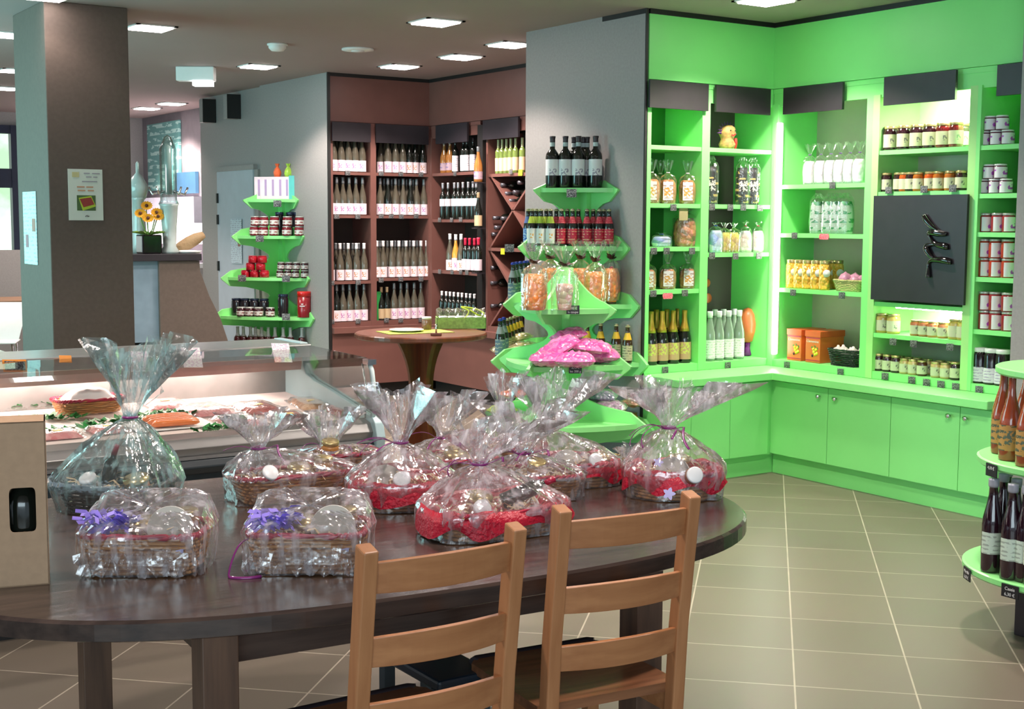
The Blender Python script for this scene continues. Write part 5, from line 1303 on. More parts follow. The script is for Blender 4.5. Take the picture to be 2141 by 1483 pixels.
# jester doll
p = onY(1520, 300, gy)
jd = thing('jester_doll', 'small clown doll with purple spiky hair on the top shelf of the corner bay', 'doll', (p.x, p.y, 2.069), 0)
jf = MB(); jf.lathe([(0, .0), (.045, .0), (.055, .03), (.04, .06), (.045, .075), (.056, .10), (.05, .135), (.03, .15), (0, .155)], 18)
jf.build('body', mat('honey_doll_cloth', (.60, .36, .12), .6, var=.5, scale=40), jd)
hr = MB()
for k in range(11):
    a = PI * k / 10; d = Vector((math.cos(a), 0, math.sin(a) * .9)); c0 = Vector((0, 0, .10)) + d * .045; n_ = Vector((-d.z, 0, d.x)) * .010
    hr.add([c0 - n_, c0 + n_, c0 + d * .045, c0 + Vector((0, .012, 0)), c0 + Vector((0, -.012, 0))], [(0, 2, 3), (3, 2, 1), (1, 2, 4), (4, 2, 0)])
hr.build('hair', mat('violet_hair', (.14, .04, .22), .6), jd)
MB().tube([(-.012, -.056, .088), (0, -.060, .082), (.018, -.057, .092)], .005, 6).build('mouth', mat('red_lips', (.7, .02, .02), .4), jd)
for sx in (-1, 1): MB().lathe([(0, -.004), (.006, 0), (0, .004)], 8, c=(sx * .02, -.054, .115)).build('eye', M['gloss_black'], jd)
MB().tube([(.05, -.02, .0), (.06, -.02, .04), (.055, -.02, .07)], .010, 6).build('arm', mat('red_sleeve', (.6, .03, .02), .5), jd)
# bay with the light strip
gx = XR + .085
row('white_bag', [1693, 1716, 1737, 1757, 1777, 1797], 350, 'x', gx, 1.843, 'white sweet bag with violet tie', 'top shelf of strip-lit bay', 'sweet bag', 'white sweet bags')
row('green_pack', [1709, 1735, 1752, 1768], 470, 'x', gx, 1.531, 'silver-green leaf pack', 'middle shelf of strip-lit bay', 'pack', 'silver green packs')
row('j_mirab', [1655, 1671, 1688, 1706, 1724], 575, 'x', gx - .02, 1.176, 'jar of golden plums', 'third shelf of strip-lit bay', 'jar', 'plum jars')
row('j_mirab', [1740, 1752], 575, 'x', gx + .14, 1.176, 'jar of golden plums in back row', 'third shelf of strip-lit bay', 'jar', 'rear plum jars')
def small_basket(label, loc, rz, a, b_, h, body_m, fill_name, fill_m, fill_label, n_fill, r_fill, seed):
    bk_ = thing('open_basket', label, 'basket', loc, rz)
    o2 = lambda t_, s_: tuple(s_ * v for v in sup(t_, a, b_, 4))
    wicker_shell(MB(), o2, .004, h, .22, 9, .005).build('woven_wall', body_m, bk_)
    MB().prism([o2(2 * PI * k / 24, .97) for k in range(24)], 0, .008).build('basket_floor', body_m, bk_)
    rim(o2, 1.23, h, .006).build('basket_rim', body_m, bk_)
    rnd = random.Random(seed); c_, s_ = math.cos(rz), math.sin(rz)
    for i in range(n_fill):
        u = -.72 + 1.44 * i / max(1, n_fill - 1); v = rnd.uniform(-.35, .35) + (.3 if i % 2 else -.3)
        x, y = u * a, v * b_
        z = h * .55 + rnd.uniform(0, .015)
        link(fill_name, KIT[fill_name][1][0][1], None, 0, f'{fill_label}, {nth(i, n_fill)}', 'bulb', label.split(' on ')[0] + ' contents', None, (loc[0] + x * c_ - y * s_, loc[1] + x * s_ + y * c_, loc[2] + z), rnd.uniform(0, 6)).scale = (1 + rnd.uniform(-.1, .15),) * 3
    return bk_
kit('onion', 'onion', [('onion', MB().lathe([(0, 0), (.02, .004), (.036, .02), (.038, .034), (.028, .052), (.010, .060), (.005, .066), (0, .068)], 14).mesh('onion', mat('pink_onion_skin', (.62, .28, .42), .35, var=.4, scale=30)))])
kit('garlic', 'garlic_bulb', [('garlic_bulb', MB().lathe([(0, 0), (.022, .003), (.034, .018), (.028, .036), (.010, .046), (.006, .056), (0, .058)], 12).mesh('garlic_bulb', mat('garlic_skin', (.78, .66, .66), .5, var=.3, scale=30)))])
KIT['garlic_bulb'] = KIT['garlic']
p = onX(1775, 590, gx)
small_basket('pale straw basket of pink onions on the third shelf of strip-lit bay', (gx + .02, p.y - .01, 1.177), PI / 2, .095, .055, .065, M['wicker_pale'], 'onion', None, 'pink onion in the pale straw basket', 5, .036, 3)
p = onX(1768, 745, gx)
small_basket('dark green wicker basket of garlic at the bottom of strip-lit bay', (gx + .02, p.y, .706), PI / 2, .10, .06, .10, M['wicker_blk'], 'garlic_bulb', None, 'garlic bulb in the dark basket', 6, .034, 4)
# orange fruit cartons
oc = mat('orange_fruit_carton', (.85, .17, .035), .4)
for i, (px, lb) in enumerate(((1659, 'orange clementine carton next to the light strip'), (1698, 'orange clementine carton beside the dark garlic basket'))):
    p = onX(px, 730, XR + .04)
    q = thing('fruit_carton', lb, 'carton', (XR + .045, p.y, .706), 0, 'orange fruit cartons')
    MB().box(0, .22, -.062, .062, 0, .19).build('carton_body', oc, q, .003)
    MB().box(-.004, .226, -.066, .066, .165, .205).build('carton_lid', mat('orange_red_lid', (.80, .12, .03), .4), q, .003)
    yl = MB()
    for (yy, zz_) in ((-.030, .085), (-.012, .07), (-.022, .055), (-.038, .062), (-.008, .088)): yl.lathe([(0, 0), (.011, .001), (0, .002)], 14, c=(-.0015, yy, zz_), ax=Matrix.Rotation(-PI / 2, 3, 'Y'))
    yl.build('fruit_print', mat('yellow_fruit_print', (.90, .70, .02), .5), q)
    lf2 = MB()
    for (yy, zz_, a) in ((-.03, .10, .6), (-.005, .105, -.5), (-.045, .085, 1.2)): 
        d = Vector((0, math.cos(a), math.sin(a))) * .022; n_ = Vector((0, -math.sin(a), math.cos(a))) * .006; o_2 = Vector((-.002, yy, zz_)); lf2.add([o_2, o_2 + d * .5 + n_, o_2 + d, o_2 + d * .5 - n_], [(0, 1, 2, 3)])
    lf2.build('leaf_print', mat('green_leaf_print', (.05, .25, .03), .5), q)
    MB().lathe([(0, 0), (.009, .001), (0, .002)], 12, c=(-.0018, .0, .045), ax=Matrix.Rotation(-PI / 2, 3, 'Y')).build('dark_fruit_print', M['gloss_black'], q)
    to = link('carton_lettering', text_mesh('Clementine', .022, 'carton_lettering'), q); to.location = (-.002, .0, .130); to.rotation_euler = (PI / 2, 0, -PI / 2)
    MB().box(-.0015, 0, -.060, .060, .012, .018).box(-.0015, 0, -.060, .060, .155, .162).build('print_band', mat('crimson_print_band', (.55, .01, .08), .5), q)
# logo bay
row(['j_dark', 'j_dark', 'j_dark', 'j_dark', 'j_red', 'j_red'], [1862, 1890, 1917, 1944, 1972, 1999], 285, 'x', XR + .06, 2.031, 'tall jar with cream label', 'top shelf over the logo board', 'jar', 'tall jars over the logo board')
row('j_dark', [1876, 1904, 1931, 1958, 1986, 2014], 285, 'x', XR + .17, 2.031, 'tall jar in back row', 'top shelf over the logo board', 'jar', 'rear tall jars over the logo board')
row(['j_dark2', 'j_dark2', 'j_orange2', 'j_dark2', 'j_amber2', 'j_orange2', 'j_amber2', 'j_amber2', 'j_dark2'], [1854, 1880, 1892, 1905, 1921, 1945, 1963, 1987, 2010], 375, 'x', XR + .06, 1.786, 'cream-labelled jar', 'shelf directly above the logo board', 'jar', 'jars directly above the logo board')
row('j_honey', [1845, 1868], 680, 'x', XR + .06, .939, 'honey-coloured jar', 'shelf under the logo board', 'jar', 'honey jars')
row(['j_coral', 'j_coral', 'j_coral', 'j_coral'], [1914, 1931, 1950, 1972], 690, 'x', XR + .06, .939, 'coral-coloured jar', 'shelf under the logo board', 'jar', 'coral jars')
row('j_honey', [1997, 2015], 690, 'x', XR + .06, .939, 'pale yellow jar at the far end', 'shelf under the logo board', 'jar', 'pale yellow jars')
row(['j_dark2', 'j_dark2', 'j_dark2', 'j_pale', 'j_pale', 'j_brown', 'j_pale', 'j_pale', 'j_dark2'], [1837, 1855, 1873, 1891, 1909, 1928, 1957, 1977, 1998], 765, 'x', XR + .06, .706, 'small preserve jar', 'bottom shelf below the logo board', 'jar', 'preserve jars at the bottom', scale=.92)
row(['j_brown', 'j_pale'], [1845, 1864, 1882, 1900, 1918, 1940, 1966, 1988], 765, 'x', XR + .15, .706, 'small preserve jar in back row', 'bottom shelf below the logo board', 'jar', 'rear preserve jars at the bottom', scale=.92)
# narrow end bay
for (z, xs, nm) in ((2.031, [2059, 2083, 2107], 'top shelf'), (1.766, [2057, 2080, 2103], 'second shelf')):
    row('j_white', xs, 290 if z > 2 else 390, 'x', XR + .06, z, 'white-lidded jar, lower layer', nm + ' of the narrow end bay', 'jar', 'white lidded jars lower ' + nm)
    row('j_white', [(a + b) / 2 for a, b in zip(xs, xs[1:])], 270 if z > 2 else 370, 'x', XR + .06, z + .081, 'white-lidded jar, upper layer', nm + ' of the narrow end bay', 'jar', 'white lidded jars upper ' + nm)
row('j_berry', [2062, 2086, 2109], 465, 'x', XR + .06, 1.553, 'crimson jar', 'third shelf of the narrow end bay', 'jar', 'crimson jars of the third shelf')
for (z, k, nm) in ((1.304, 'j_orgred', 'fourth shelf'), (1.011, 'j_berry', 'fifth shelf')):
    row(k, [2059, 2081, 2107], 560 if z > 1.2 else 670, 'x', XR + .06, z, 'red jar, lower layer', nm + ' of the narrow end bay', 'jar', 'red jars lower ' + nm)
    row(k, [2059, 2081, 2107], 520 if z > 1.2 else 630, 'x', XR + .06, z + .106, 'red jar, upper layer', nm + ' of the narrow end bay', 'jar', 'red jars upper ' + nm)
row('j_syrup', [2048, 2072, 2096], 780, 'x', XR + .06, .706, 'dark syrup jar with lilac label', 'bottom of the narrow end bay', 'jar', 'syrup jars')

# ================================================================== ROUND STAND BOTTLES
def on_disc(key, pts, z, desc, where, cat, group, scale=None):
    for i, (px, py) in enumerate(pts):
        p = onZ(px, py, z); w = nth(i, len(pts))
        rr = {1.055: .345, .705: .40, .285: .44}[z] - .052; v = Vector((p.x - RC[0], p.y - RC[1], 0))
        if v.length > rr: v = v * (rr / v.length); p = Vector((RC[0] + v.x, RC[1] + v.y, z))
        put(key, (p.x, p.y, z + .001), math.atan2(-p.y, -p.x) + PI / 2 + random.uniform(-.15, .15), desc + (', ' + w if w else '') + ', ' + where, cat, group, scale)
on_disc('fruit_bottle', [(2122, 742), (2150, 752)], 1.055, 'fat cordial bottle with a purple and yellow label', 'top round shelf', 'bottle', 'cordial bottles')
on_disc('amber_soda', [(2083, 935), (2094, 948), (2110, 962), (2146, 975)], .705, 'amber-pink soda bottle', 'middle round shelf', 'bottle', 'amber soda bottles')
on_disc('amber_soda', [(2115, 918), (2140, 930)], .705, 'amber-pink soda bottle behind', 'middle round shelf', 'bottle', 'rear amber soda bottles')
on_disc('swing_dark', [(2066, 1195), (2078, 1215), (2111, 1240), (2143, 1255)], .285, 'dark cherry swing-top bottle', 'lowest round shelf', 'bottle', 'dark swing top bottles')
on_disc('swing_dark', [(2092, 1180), (2118, 1195), (2140, 1215), (2100, 1165)], .285, 'dark cherry swing-top bottle further back', 'lowest round shelf', 'bottle', 'rear dark swing top bottles')

# ================================================================== SWEETS ON THE LOW STAND
def pillow(L, W_, T, seed, lump=.35, fin=.12):
    b = MB(); rows = []; rnd = random.Random(seed); off = Vector((rnd.uniform(0, 50), rnd.uniform(0, 50), 0)); nx, ny = 20, 14
    for sgn in (1, -1):
        rows = []
        for j in range(ny + 1):
            v = -1 + 2 * j / ny; row = []
            for i in range(nx + 1):
                u = -1 + 2 * i / nx
                e = max(0, (1 - abs(u) ** 3.2)) ** .7 * max(0, (1 - abs(v) ** 2.6)) ** .7
                w = 1 + lump * (noise.noise(Vector((u * 3.6 * L / .2, v * 3.6 * W_ / .2, sgn * 2.0)) + off))
                row.append(Vector((u * L / 2 * (1 - .05 * abs(v)), v * W_ / 2 * (1 - .10 * abs(u)), sgn * T / 2 * e * w * (1 if sgn > 0 else .8) + T * .42)))
            rows.append(row)
        if sgn < 0: rows = rows[::-1]
        b.grid(rows)
    return b
sweets = {
    'pink': lumps('hot_pink_marshmallows', (.90, .10, .42), (.92, .30, .60), 34, .22, .8, .7),
    'blue': lumps('pale_blue_sweets', (.14, .42, .66), (.35, .62, .80), 34, .22, .7, .7),
    'yellow': lumps('pale_yellow_sweets', (.75, .66, .28), (.80, .58, .30), 30, .25, .7, .7),
    'purple': lumps('mauve_sugared_sweets', (.55, .22, .48), (.75, .50, .72), 40, .3, .8, .6),
    'slate': lumps('slate_blue_sweets', (.16, .15, .28), (.45, .38, .55), 40, .3, .8, .6),
    'brown': lumps('caramel_sweets', (.45, .20, .10), (.62, .34, .22), 36, .3, .8, .6),
    'fruit': lumps('red_orange_fruit_jellies', (.85, .08, .08), (.95, .38, .08), 22, .2, .9, .7),
    'lime': lumps('lime_jellies', (.45, .80, .08), (.85, .80, .10), 22, .2, .9, .7),
    'dark': lumps('liquorice_bits', (.03, .05, .04), (.05, .10, .07), 40, .25, .8, .6),
}
def sweet_bag(px, py, z, L, W_, T, rz, tilt, key, label, grp):
    zb = .737 if 0 <= z - .737 < .05 or (grp in ('pale yellow sweet bags', 'pale blue sweet bags')) else (z2 if z > .75 else z3)
    p = onZ(px, py, zb)
    o = link('sweet_bag', pillow(L, W_, T, int(px * 3 + py)).mesh('sweet_bag', sweets[key]), None, 0, label, 'sweet bag', grp, None, (p.x, p.y, z + .003), 0, (tilt[0], tilt[1], rz))
    if key not in ('pink', 'blue', 'fruit', 'lime'): link('clear_film', pillow(L * 1.06, W_ * 1.06, T * 1.14, int(px), .2).mesh('clear_film', M['film_s']), o)
    return o
z2, z3 = .795, .465
g1 = 'hot pink marshmallow bags'
sweet_bag(1150, 768, z2, .24, .16, .095, FACE + .1, (0, 0), 'pink', 'hot pink marshmallow bag, lower one at the left fin', g1)
sweet_bag(1202, 770, z2, .23, .16, .095, FACE, (0, 0), 'pink', 'hot pink marshmallow bag, lowest in the middle', g1)
sweet_bag(1256, 760, z2, .23, .16, .090, FACE - .1, (0, 0), 'pink', 'hot pink marshmallow bag, lower one at the right fin', g1)
sweet_bag(1168, 766, z2 + .066, .27, .15, .085, FACE + .25, (.25, -.5), 'pink', 'hot pink marshmallow bag, second layer left, slanting up', g1)
sweet_bag(1232, 762, z2 + .066, .25, .15, .080, FACE - .15, (.2, .1), 'pink', 'hot pink marshmallow bag, second layer right', g1)
sweet_bag(1190, 758, z2 + .122, .21, .13, .075, FACE + .3, (.3, -.3), 'pink', 'hot pink marshmallow bag, topmost of the pile', g1)
g1 = 'pale yellow sweet bags'
za = .737
sweet_bag(1062, 742, za, .22, .14, .060, FACE + .3, (0, 0), 'yellow', 'pale yellow sweet bag, lowest on the far side of the stands', g1)
sweet_bag(1096, 738, za + .01, .20, .14, .060, FACE + .1, (0, 0), 'yellow', 'pale yellow sweet bag, second on the far side of the stands', g1)
sweet_bag(1080, 734, za + .055, .22, .13, .055, FACE + .4, (0, -.2), 'yellow', 'pale yellow sweet bag, topmost beside the dark beers', g1)
g1 = 'pale blue sweet bags'
sweet_bag(1300, 742, za, .18, .13, .07, FACE - .5, (0, 0), 'blue', 'pale blue sweet bag, lowest next to the green shelving', g1)
sweet_bag(1278, 738, za + .058, .18, .13, .065, FACE - .3, (0, .1), 'blue', 'pale blue sweet bag, middle of its pile', g1)
sweet_bag(1264, 734, za + .112, .18, .13, .06, FACE - .3, (0, .1), 'blue', 'pale blue sweet bag, topmost of its pile', g1)
g1 = 'sweet bags on the lower tier'
sweet_bag(1215, 868, z3, .22, .16, .08, FACE, (0, 0), 'purple', 'mauve sweet bag, front of the lower tier', g1)
sweet_bag(1275, 866, z3, .20, .16, .08, FACE - .2, (0, 0), 'purple', 'mauve sweet bag, front of the lower tier by the green cabinet', g1)
sweet_bag(1165, 868, z3, .20, .14, .055, FACE + .2, (0, 0), 'purple', 'mauve sweet bag, half hidden behind the hampers', g1)
sweet_bag(1200, 862, z3 + .062, .22, .15, .075, FACE + .2, (.1, 0), 'slate', 'slate-blue sweet bag, second layer of the lower tier', g1)
sweet_bag(1252, 862, z3 + .062, .22, .15, .07, FACE - .25, (.1, 0), 'slate', 'slate-blue sweet bag, second layer by the green cabinet', g1)
sweet_bag(1205, 848, z3 + .125, .20, .14, .07, FACE, (.2, 0), 'dark', 'dark liquorice bag, topmost of the lower tier', g1)
sweet_bag(1322, 852, z3, .16, .12, .05, FACE - .7, (0, 0), 'brown', 'caramel sweet bag, lowest at the green cabinet end', g1)
sweet_bag(1305, 840, z3 + .046, .18, .12, .05, FACE - .5, (0, 0), 'brown', 'caramel sweet bag, upper one at the green cabinet end', g1)
sweet_bag(1095, 858, z3, .17, .13, .06, FACE + .4, (0, 0), 'fruit', 'red and orange fruit jelly bag, lowest on the far side', g1)
sweet_bag(1072, 850, z3 + .05, .16, .12, .055, FACE + .6, (0, 0), 'fruit', 'red and orange fruit jelly bag, upper one on the far side', g1)
sweet_bag(1050, 868, z3, .17, .13, .06, FACE + .6, (0, 0), 'lime', 'lime and yellow jelly bag behind the cellophane', g1)
# upright orange bags on the upper tiers
orange_s = lumps('apricot_jellied_slices', (.90, .24, .04), (.88, .38, .10), 38, .3, .7, .5)
bag_kit('orange_bag', 'sweet_bag', orange_s, .068, .37, .54, None, M['film_s'], mat('dark_brown_tie', (.06, .02, .015), .4), 21, 1.0, .8)
# dark brown rosette on each bag
_p = KIT['orange_bag'][1]
ro = MB(); rnd = random.Random(4)
for k in range(16):
    a = 2 * PI * k / 16; d = Vector((math.cos(a) * .042, math.sin(a) * .034, rnd.uniform(.01, .045))); n_ = Vector((-math.sin(a), math.cos(a), .4)) * .011; c0 = Vector((0, 0, .255))
    ro.add([c0, c0 + d * .6 + n_, c0 + d, c0 + d * .6 - n_], [(0, 1, 2, 3)])
_p.append(('rosette', ro.mesh('rosette', mat('brown_patterned_ribbon', (.11, .035, .025), .4, var=.6, scale=60))))
for i, (px, py, z, w) in enumerate(((1117, 648, 1.112, 'nearest the far fin'), (1150, 628, 1.112, 'second from the far fin'), (1213, 628, 1.112, 'behind the peak'), (1243, 640, 1.112, 'second from the green shelving'), (1277, 628, 1.112, 'nearest the green shelving'))):
    p = onZ(px, py, z)
    put('orange_bag', (p.x, p.y, z), FACE + .3 * i, 'orange jelly bag with brown rosette on the low stand, ' + w, 'sweet bag', 'orange jelly bags with brown rosettes')
cupg = glass('cup_glass', (.9, .95, .93), .1)
p = onZ(1180, 648, 1.112)
cp = put('orange_bag', (p.x, p.y, 1.112), FACE, 'glass of mixed sweets wrapped in film in front of the peak', 'sweet glass', None)
cp.data = MB().lathe([(.034, 0), (.036, .004), (.048, .13), (.040, .15), (0, .155)], 18).mesh('sweet_glass', lumps('mixed_pastel_sweets', (.80, .45, .40), (.55, .62, .30), 30, .3, .7, .5)); cp.name = 'sweet_glass'; cp.scale = (1.05, 1.05, .95)

# ================================================================== PRICE TAGS
kit('tag', 'price_tag', [('price_tag', MB().box(-.024, .024, -.002, .002, -.020, .020).mesh('price_tag', M['tag'])), ('tag_clip', MB().box(-.006, .006, .002, .010, .010, .018).mesh('tag_clip', M['chrome']))])
kit('tagr', 'price_tag', [('price_tag', MB().prism([(-.035, -.018), (.035, -.018), (.042, 0), (.035, .018), (-.035, .018), (-.042, 0)], -.002, .002, lambda x, z, y: (x, y, z)).mesh('price_tag', M['tag_red']))])
kit('tagy', 'price_tag', [('price_tag', MB().box(-.027, .027, -.002, .002, -.025, .025).mesh('price_tag', M['tag_yel']))])
def tags(pts, ax, v, where, key='tag', grp=None, sc=1.0):
    for i, (px, py) in enumerate(pts):
        p = onY(px, py, v) if ax == 'y' else onX(px, py, v)
        w = nth(i, len(pts))
        put(key, p, 0 if ax == 'y' else -PI / 2, 'chalked slate price tag' + (', ' + w if w else '') + ', ' + where if key == 'tag' else ('pink price card ' if key == 'tagr' else 'yellow price card ') + where, 'price tag', grp or ('price tags ' + where), sc)
tags([(1408, 434)], 'y', YL - .004, 'under the upper biscuit bags')
tags([(1367, 525), (1394, 525), (1447, 525)], 'y', YL - .004, 'under the large cookie bag shelf')
tags([(1366, 614), (1432, 613)], 'y', YL - .004, 'under the lower biscuit bags'); tags([(1396, 619)], 'y', YL - .006, 'under the lower biscuit bags', 'tagr')
tags([(1391, 774)], 'y', YL - .004, 'under the sparkling bottles')
tags([(1489, 433), (1527, 434), (1554, 434), (1589, 435)], 'y', YL - .004, 'under the coffee bags')
tags([(1489, 535), (1538, 536), (1587, 535)], 'y', YL - .004, 'under the corner bay sweets')
tags([(1522, 764)], 'y', YL - .004, 'under the lemonade bottles')
tags([(1740, 388)], 'x', XR - .004, 'under the white sweet bags'); tags([(1661, 493)], 'x', XR - .004, 'under the silver-green packs'); tags([(1723, 495)], 'x', XR - .006, 'under the silver-green packs', 'tagr')
tags([(1658, 612), (1760, 618)], 'x', XR - .004, 'under the plum jars'); tags([(1645, 763), (1757, 778)], 'x', XR - .004, 'under the orange cartons')
tags([(1858, 398), (1932, 396), (1992, 394)], 'x', XR - .004, 'on the shelf above the logo board')
tags([(1867, 715), (1910, 719), (1986, 726)], 'x', XR - .004, 'under the honey and coral jars')
tags([(1850, 787), (1906, 795), (1937, 800), (1967, 804), (1998, 809)], 'x', XR - .004, 'under the preserve jars')
tags([(2047, 815)], 'x', XR - .004, 'under the syrup jars')
for ps, w in (([(727, 362)], 'top shelf beside grey panel'), ([(704, 453), (748, 453)], 'second shelf beside grey panel'), ([(694, 592), (749, 591)], 'third shelf beside grey panel'), ([(694, 673), (749, 672)], 'bottom shelf beside grey panel'),
              ([(797, 363), (838, 364), (880, 365)], 'top wine shelf by the corner'), ([(797, 452), (818, 452), (839, 453), (870, 452)], 'second wine shelf by the corner'), ([(797, 586), (838, 584), (880, 584)], 'third wine shelf by the corner'), ([(808, 670), (838, 670), (880, 669)], 'bottom wine shelf by the corner')):
    tags(ps, 'y', YB - .004, w)
for ps, w in (([(951, 363)], 'top angled wine shelf'), ([(919, 460), (944, 460), (963, 459)], 'second angled wine shelf'), ([(919, 568), (945, 569), (963, 569), (976, 570)], 'third angled wine shelf'), ([(1068, 359)], 'under the white wines')):
    tags(ps, 'x', XB - .004, w)
tags([(1088, 361)], 'x', XB - .006, 'under the white wines', 'tagy'); tags([(1051, 526)], 'x', XB - .006, 'on the diamond rack rail', 'tagy')
def tag_face(px, py, c, label, size=1.0, text=None):
    p = cam_plane(px, py, c)
    t_ = put('tag', p, FACE, label, 'price tag', None, size)
    return t_
plain = mat('plain_slate', (.012, .012, .014), .5)
kit('tagp', 'price_tag', [('price_tag', MB().box(-.036, .036, -.002, .002, -.024, .024).mesh('price_tag', plain))])
def front_pt(c, dist): v = Vector((-CF.x, -CF.y, 0)).normalized() * dist; return (c[0] + v.x, c[1] + v.y)
def tag_text(px, py, c, label, t1, t2):
    p = cam_plane(px, py, c); t_ = put('tagp', p, FACE, label, 'price tag')
    for s_, z in ((t1, .003), (t2, -.018)):
        w_ = link('chalk_writing', text_mesh(s_, .017), t_); w_.location = (0, -.003, z); w_.rotation_euler = (PI / 2, 0, 0)
tag_text(1198, 648, front_pt(BC, .31), 'slate price tag under the wrapped glass of sweets', '9,00 €', 'la coupe')
tag_text(1203, 772, front_pt(BC, .39), 'slate price tag under the hot pink marshmallow bags', '3,75 €', 'les 200 g')
tag_face(1195, 404, front_pt(AC, .36), 'slate price tag under the red wine bottles of the beer stand', 1.3)
tag_face(1110, 518, front_pt(AC, .45), 'slate price tag under the daisy-labelled beers', 1.2)
tag_face(1065, 519, front_pt(AC, .36), 'slate price tag under the blue-labelled beers', 1.2)
for (px, py, dd, lb) in ((580, 426, .34, 'slate price tag under the white and pink cartons'), (543, 499, .42, 'slate price tag under the red jam jars'), (598, 583, .51, 'slate price tag under the dark jam jars'), (506, 582, .50, 'slate price tag under the crimson tubs'), (598, 663, .60, 'slate price tag under the red tin')):
    tag_face(px, py, front_pt(DC, dd), lb, 1.5)
def disc_tag(px, z, r, label, t1, t2):
    # a point on the disc's rim
    best = None
    for k in range(720):
        a = 2 * PI * k / 720; P_ = Vector((RC[0] + (r + .003) * math.cos(a), RC[1] + (r + .003) * math.sin(a), z - .03)) - Vector((0, 0, EYE))
        d = P_.dot(CF); x = CX + FOC * P_.dot(CR) / d
        if (P_.x - RC[0]) * CF.x + (P_.y - RC[1]) * CF.y > 0: continue
        if best is None or abs(x - px) < best[0]: best = (abs(x - px), a)
    a = best[1]
    t_ = put('tagp', (RC[0] + (r + .004) * math.cos(a), RC[1] + (r + .004) * math.sin(a), z - .03), a + PI / 2, label, 'price tag', None, 1.0)
    for s_, z_ in ((t1, .003), (t2, -.018)):
        if not s_: continue
        w_ = link('chalk_writing', text_mesh(s_, .017), t_); w_.location = (0, -.003, z_); w_.rotation_euler = (PI / 2, 0, 0)
disc_tag(2112, .285, .44, 'slate price tag under the dark swing-top bottles', 'Cassis', '6,30 €')
disc_tag(2021, .285, .44, 'slate price tag at the far rim of the lowest round shelf', 'Myrtille', '6,30 €')
disc_tag(2074, .705, .40, 'slate price tag under the amber soda bottles', '4,10 €', '')

# ================================================================== CARDBOARD BOTTLE CARRIER
_cz = FACE + .33
c = onZ(104, 1222, .75) - Vector((math.cos(_cz), math.sin(_cz), 0)) * .1625
cr = thing('bottle_carrier', 'kraft cardboard bottle carrier with cut-out windows at the table end', 'box', (c.x, c.y, .75), _cz)
Wc, Dc, Hc = .325, .115, .385
panel = MB()
def ring_cell(x0, x1, z0, z1, hx, hz, cx_, cz_):
    inn = []; out = []
    for a in sorted([2 * PI * k / 32 + .001 for k in range(32)] + [math.atan2(zz_ - cz_, xx_ - cx_) % (2 * PI) for xx_ in (x0, x1) for zz_ in (z0, z1)]):
        u, v = sup(a, hx, hz, 8); inn.append((cx_ + u, cz_ + v))
        t_ = min(((x1 - cx_) / math.cos(a)) if math.cos(a) > 1e-6 else ((x0 - cx_) / math.cos(a)) if math.cos(a) < -1e-6 else 9, ((z1 - cz_) / math.sin(a)) if math.sin(a) > 1e-6 else ((z0 - cz_) / math.sin(a)) if math.sin(a) < -1e-6 else 9)
        out.append((cx_ + t_ * math.cos(a), cz_ + t_ * math.sin(a)))
    for y in (0, .003):
        panel.grid([[Vector((x, y, z)) for x, z in inn], [Vector((x, y, z)) for x, z in out]], closed=True, smooth=False)
    panel.grid([[Vector((x, 0, z)) for x, z in inn], [Vector((x, .003, z)) for x, z in inn]], closed=True, smooth=False)
for k in range(3):
    x0 = -Wc / 2 + k * Wc / 3; x1 = x0 + Wc / 3
    cx_ = (x0 + x1) / 2
    ring_cell(x0, x1, .09, .26, .029, .052, cx_, .180)
    panel.box(x0, x1, 0, .003, 0, .09).box(x0, x1, 0, .003, .26, Hc)
panel.build('windowed_front', M['kraft'], cr)
MB().box(-Wc / 2, -Wc / 2 + .003, 0, Dc, 0, Hc).box(Wc / 2 - .003, Wc / 2, 0, Dc, 0, Hc).box(-Wc / 2, Wc / 2, Dc - .003, Dc, 0, Hc).box(-Wc / 2, Wc / 2, 0, Dc, 0, .003).box(-Wc / 2, Wc / 2, 0, Dc, Hc - .003, Hc).build('carton_shell', M['kraft'], cr)
MB().lathe([(.013, 0), (.016, .004), (.016, .010), (0, .014)], 16, ax=Matrix.Rotation(PI / 2, 3, 'X'), c=(-Wc / 2 + .195, -.0, .34)).build('purple_button', mat('purple_button', (.30, .06, .38), .35), cr)
MB().tube([(-.06 + .03 * math.cos(a), .05, Hc + .045 * math.sin(a)) for a in [PI * k / 10 for k in range(11)]], .004, 6).build('cord_handle', mat('pale_cord', (.65, .7, .6), .6), cr)
add_bottle('swing_plain', 'wine_bottle', 'bordeaux', .040, .30, wine_g, None, (0, 1), M['black'], (.80, 1))
cF, sF = math.cos(_cz), math.sin(_cz)
for k in range(3):
    x = -Wc / 2 + (k + .5) * Wc / 3; y = Dc / 2
    put('swing_plain', (c.x + x * cF - y * sF, c.y + x * sF + y * cF, .754), FACE, f'dark bottle inside the cardboard carrier, {["window farthest from the hampers", "middle window", "window next to the hampers"][k]}', 'bottle', 'bottles in the carrier')
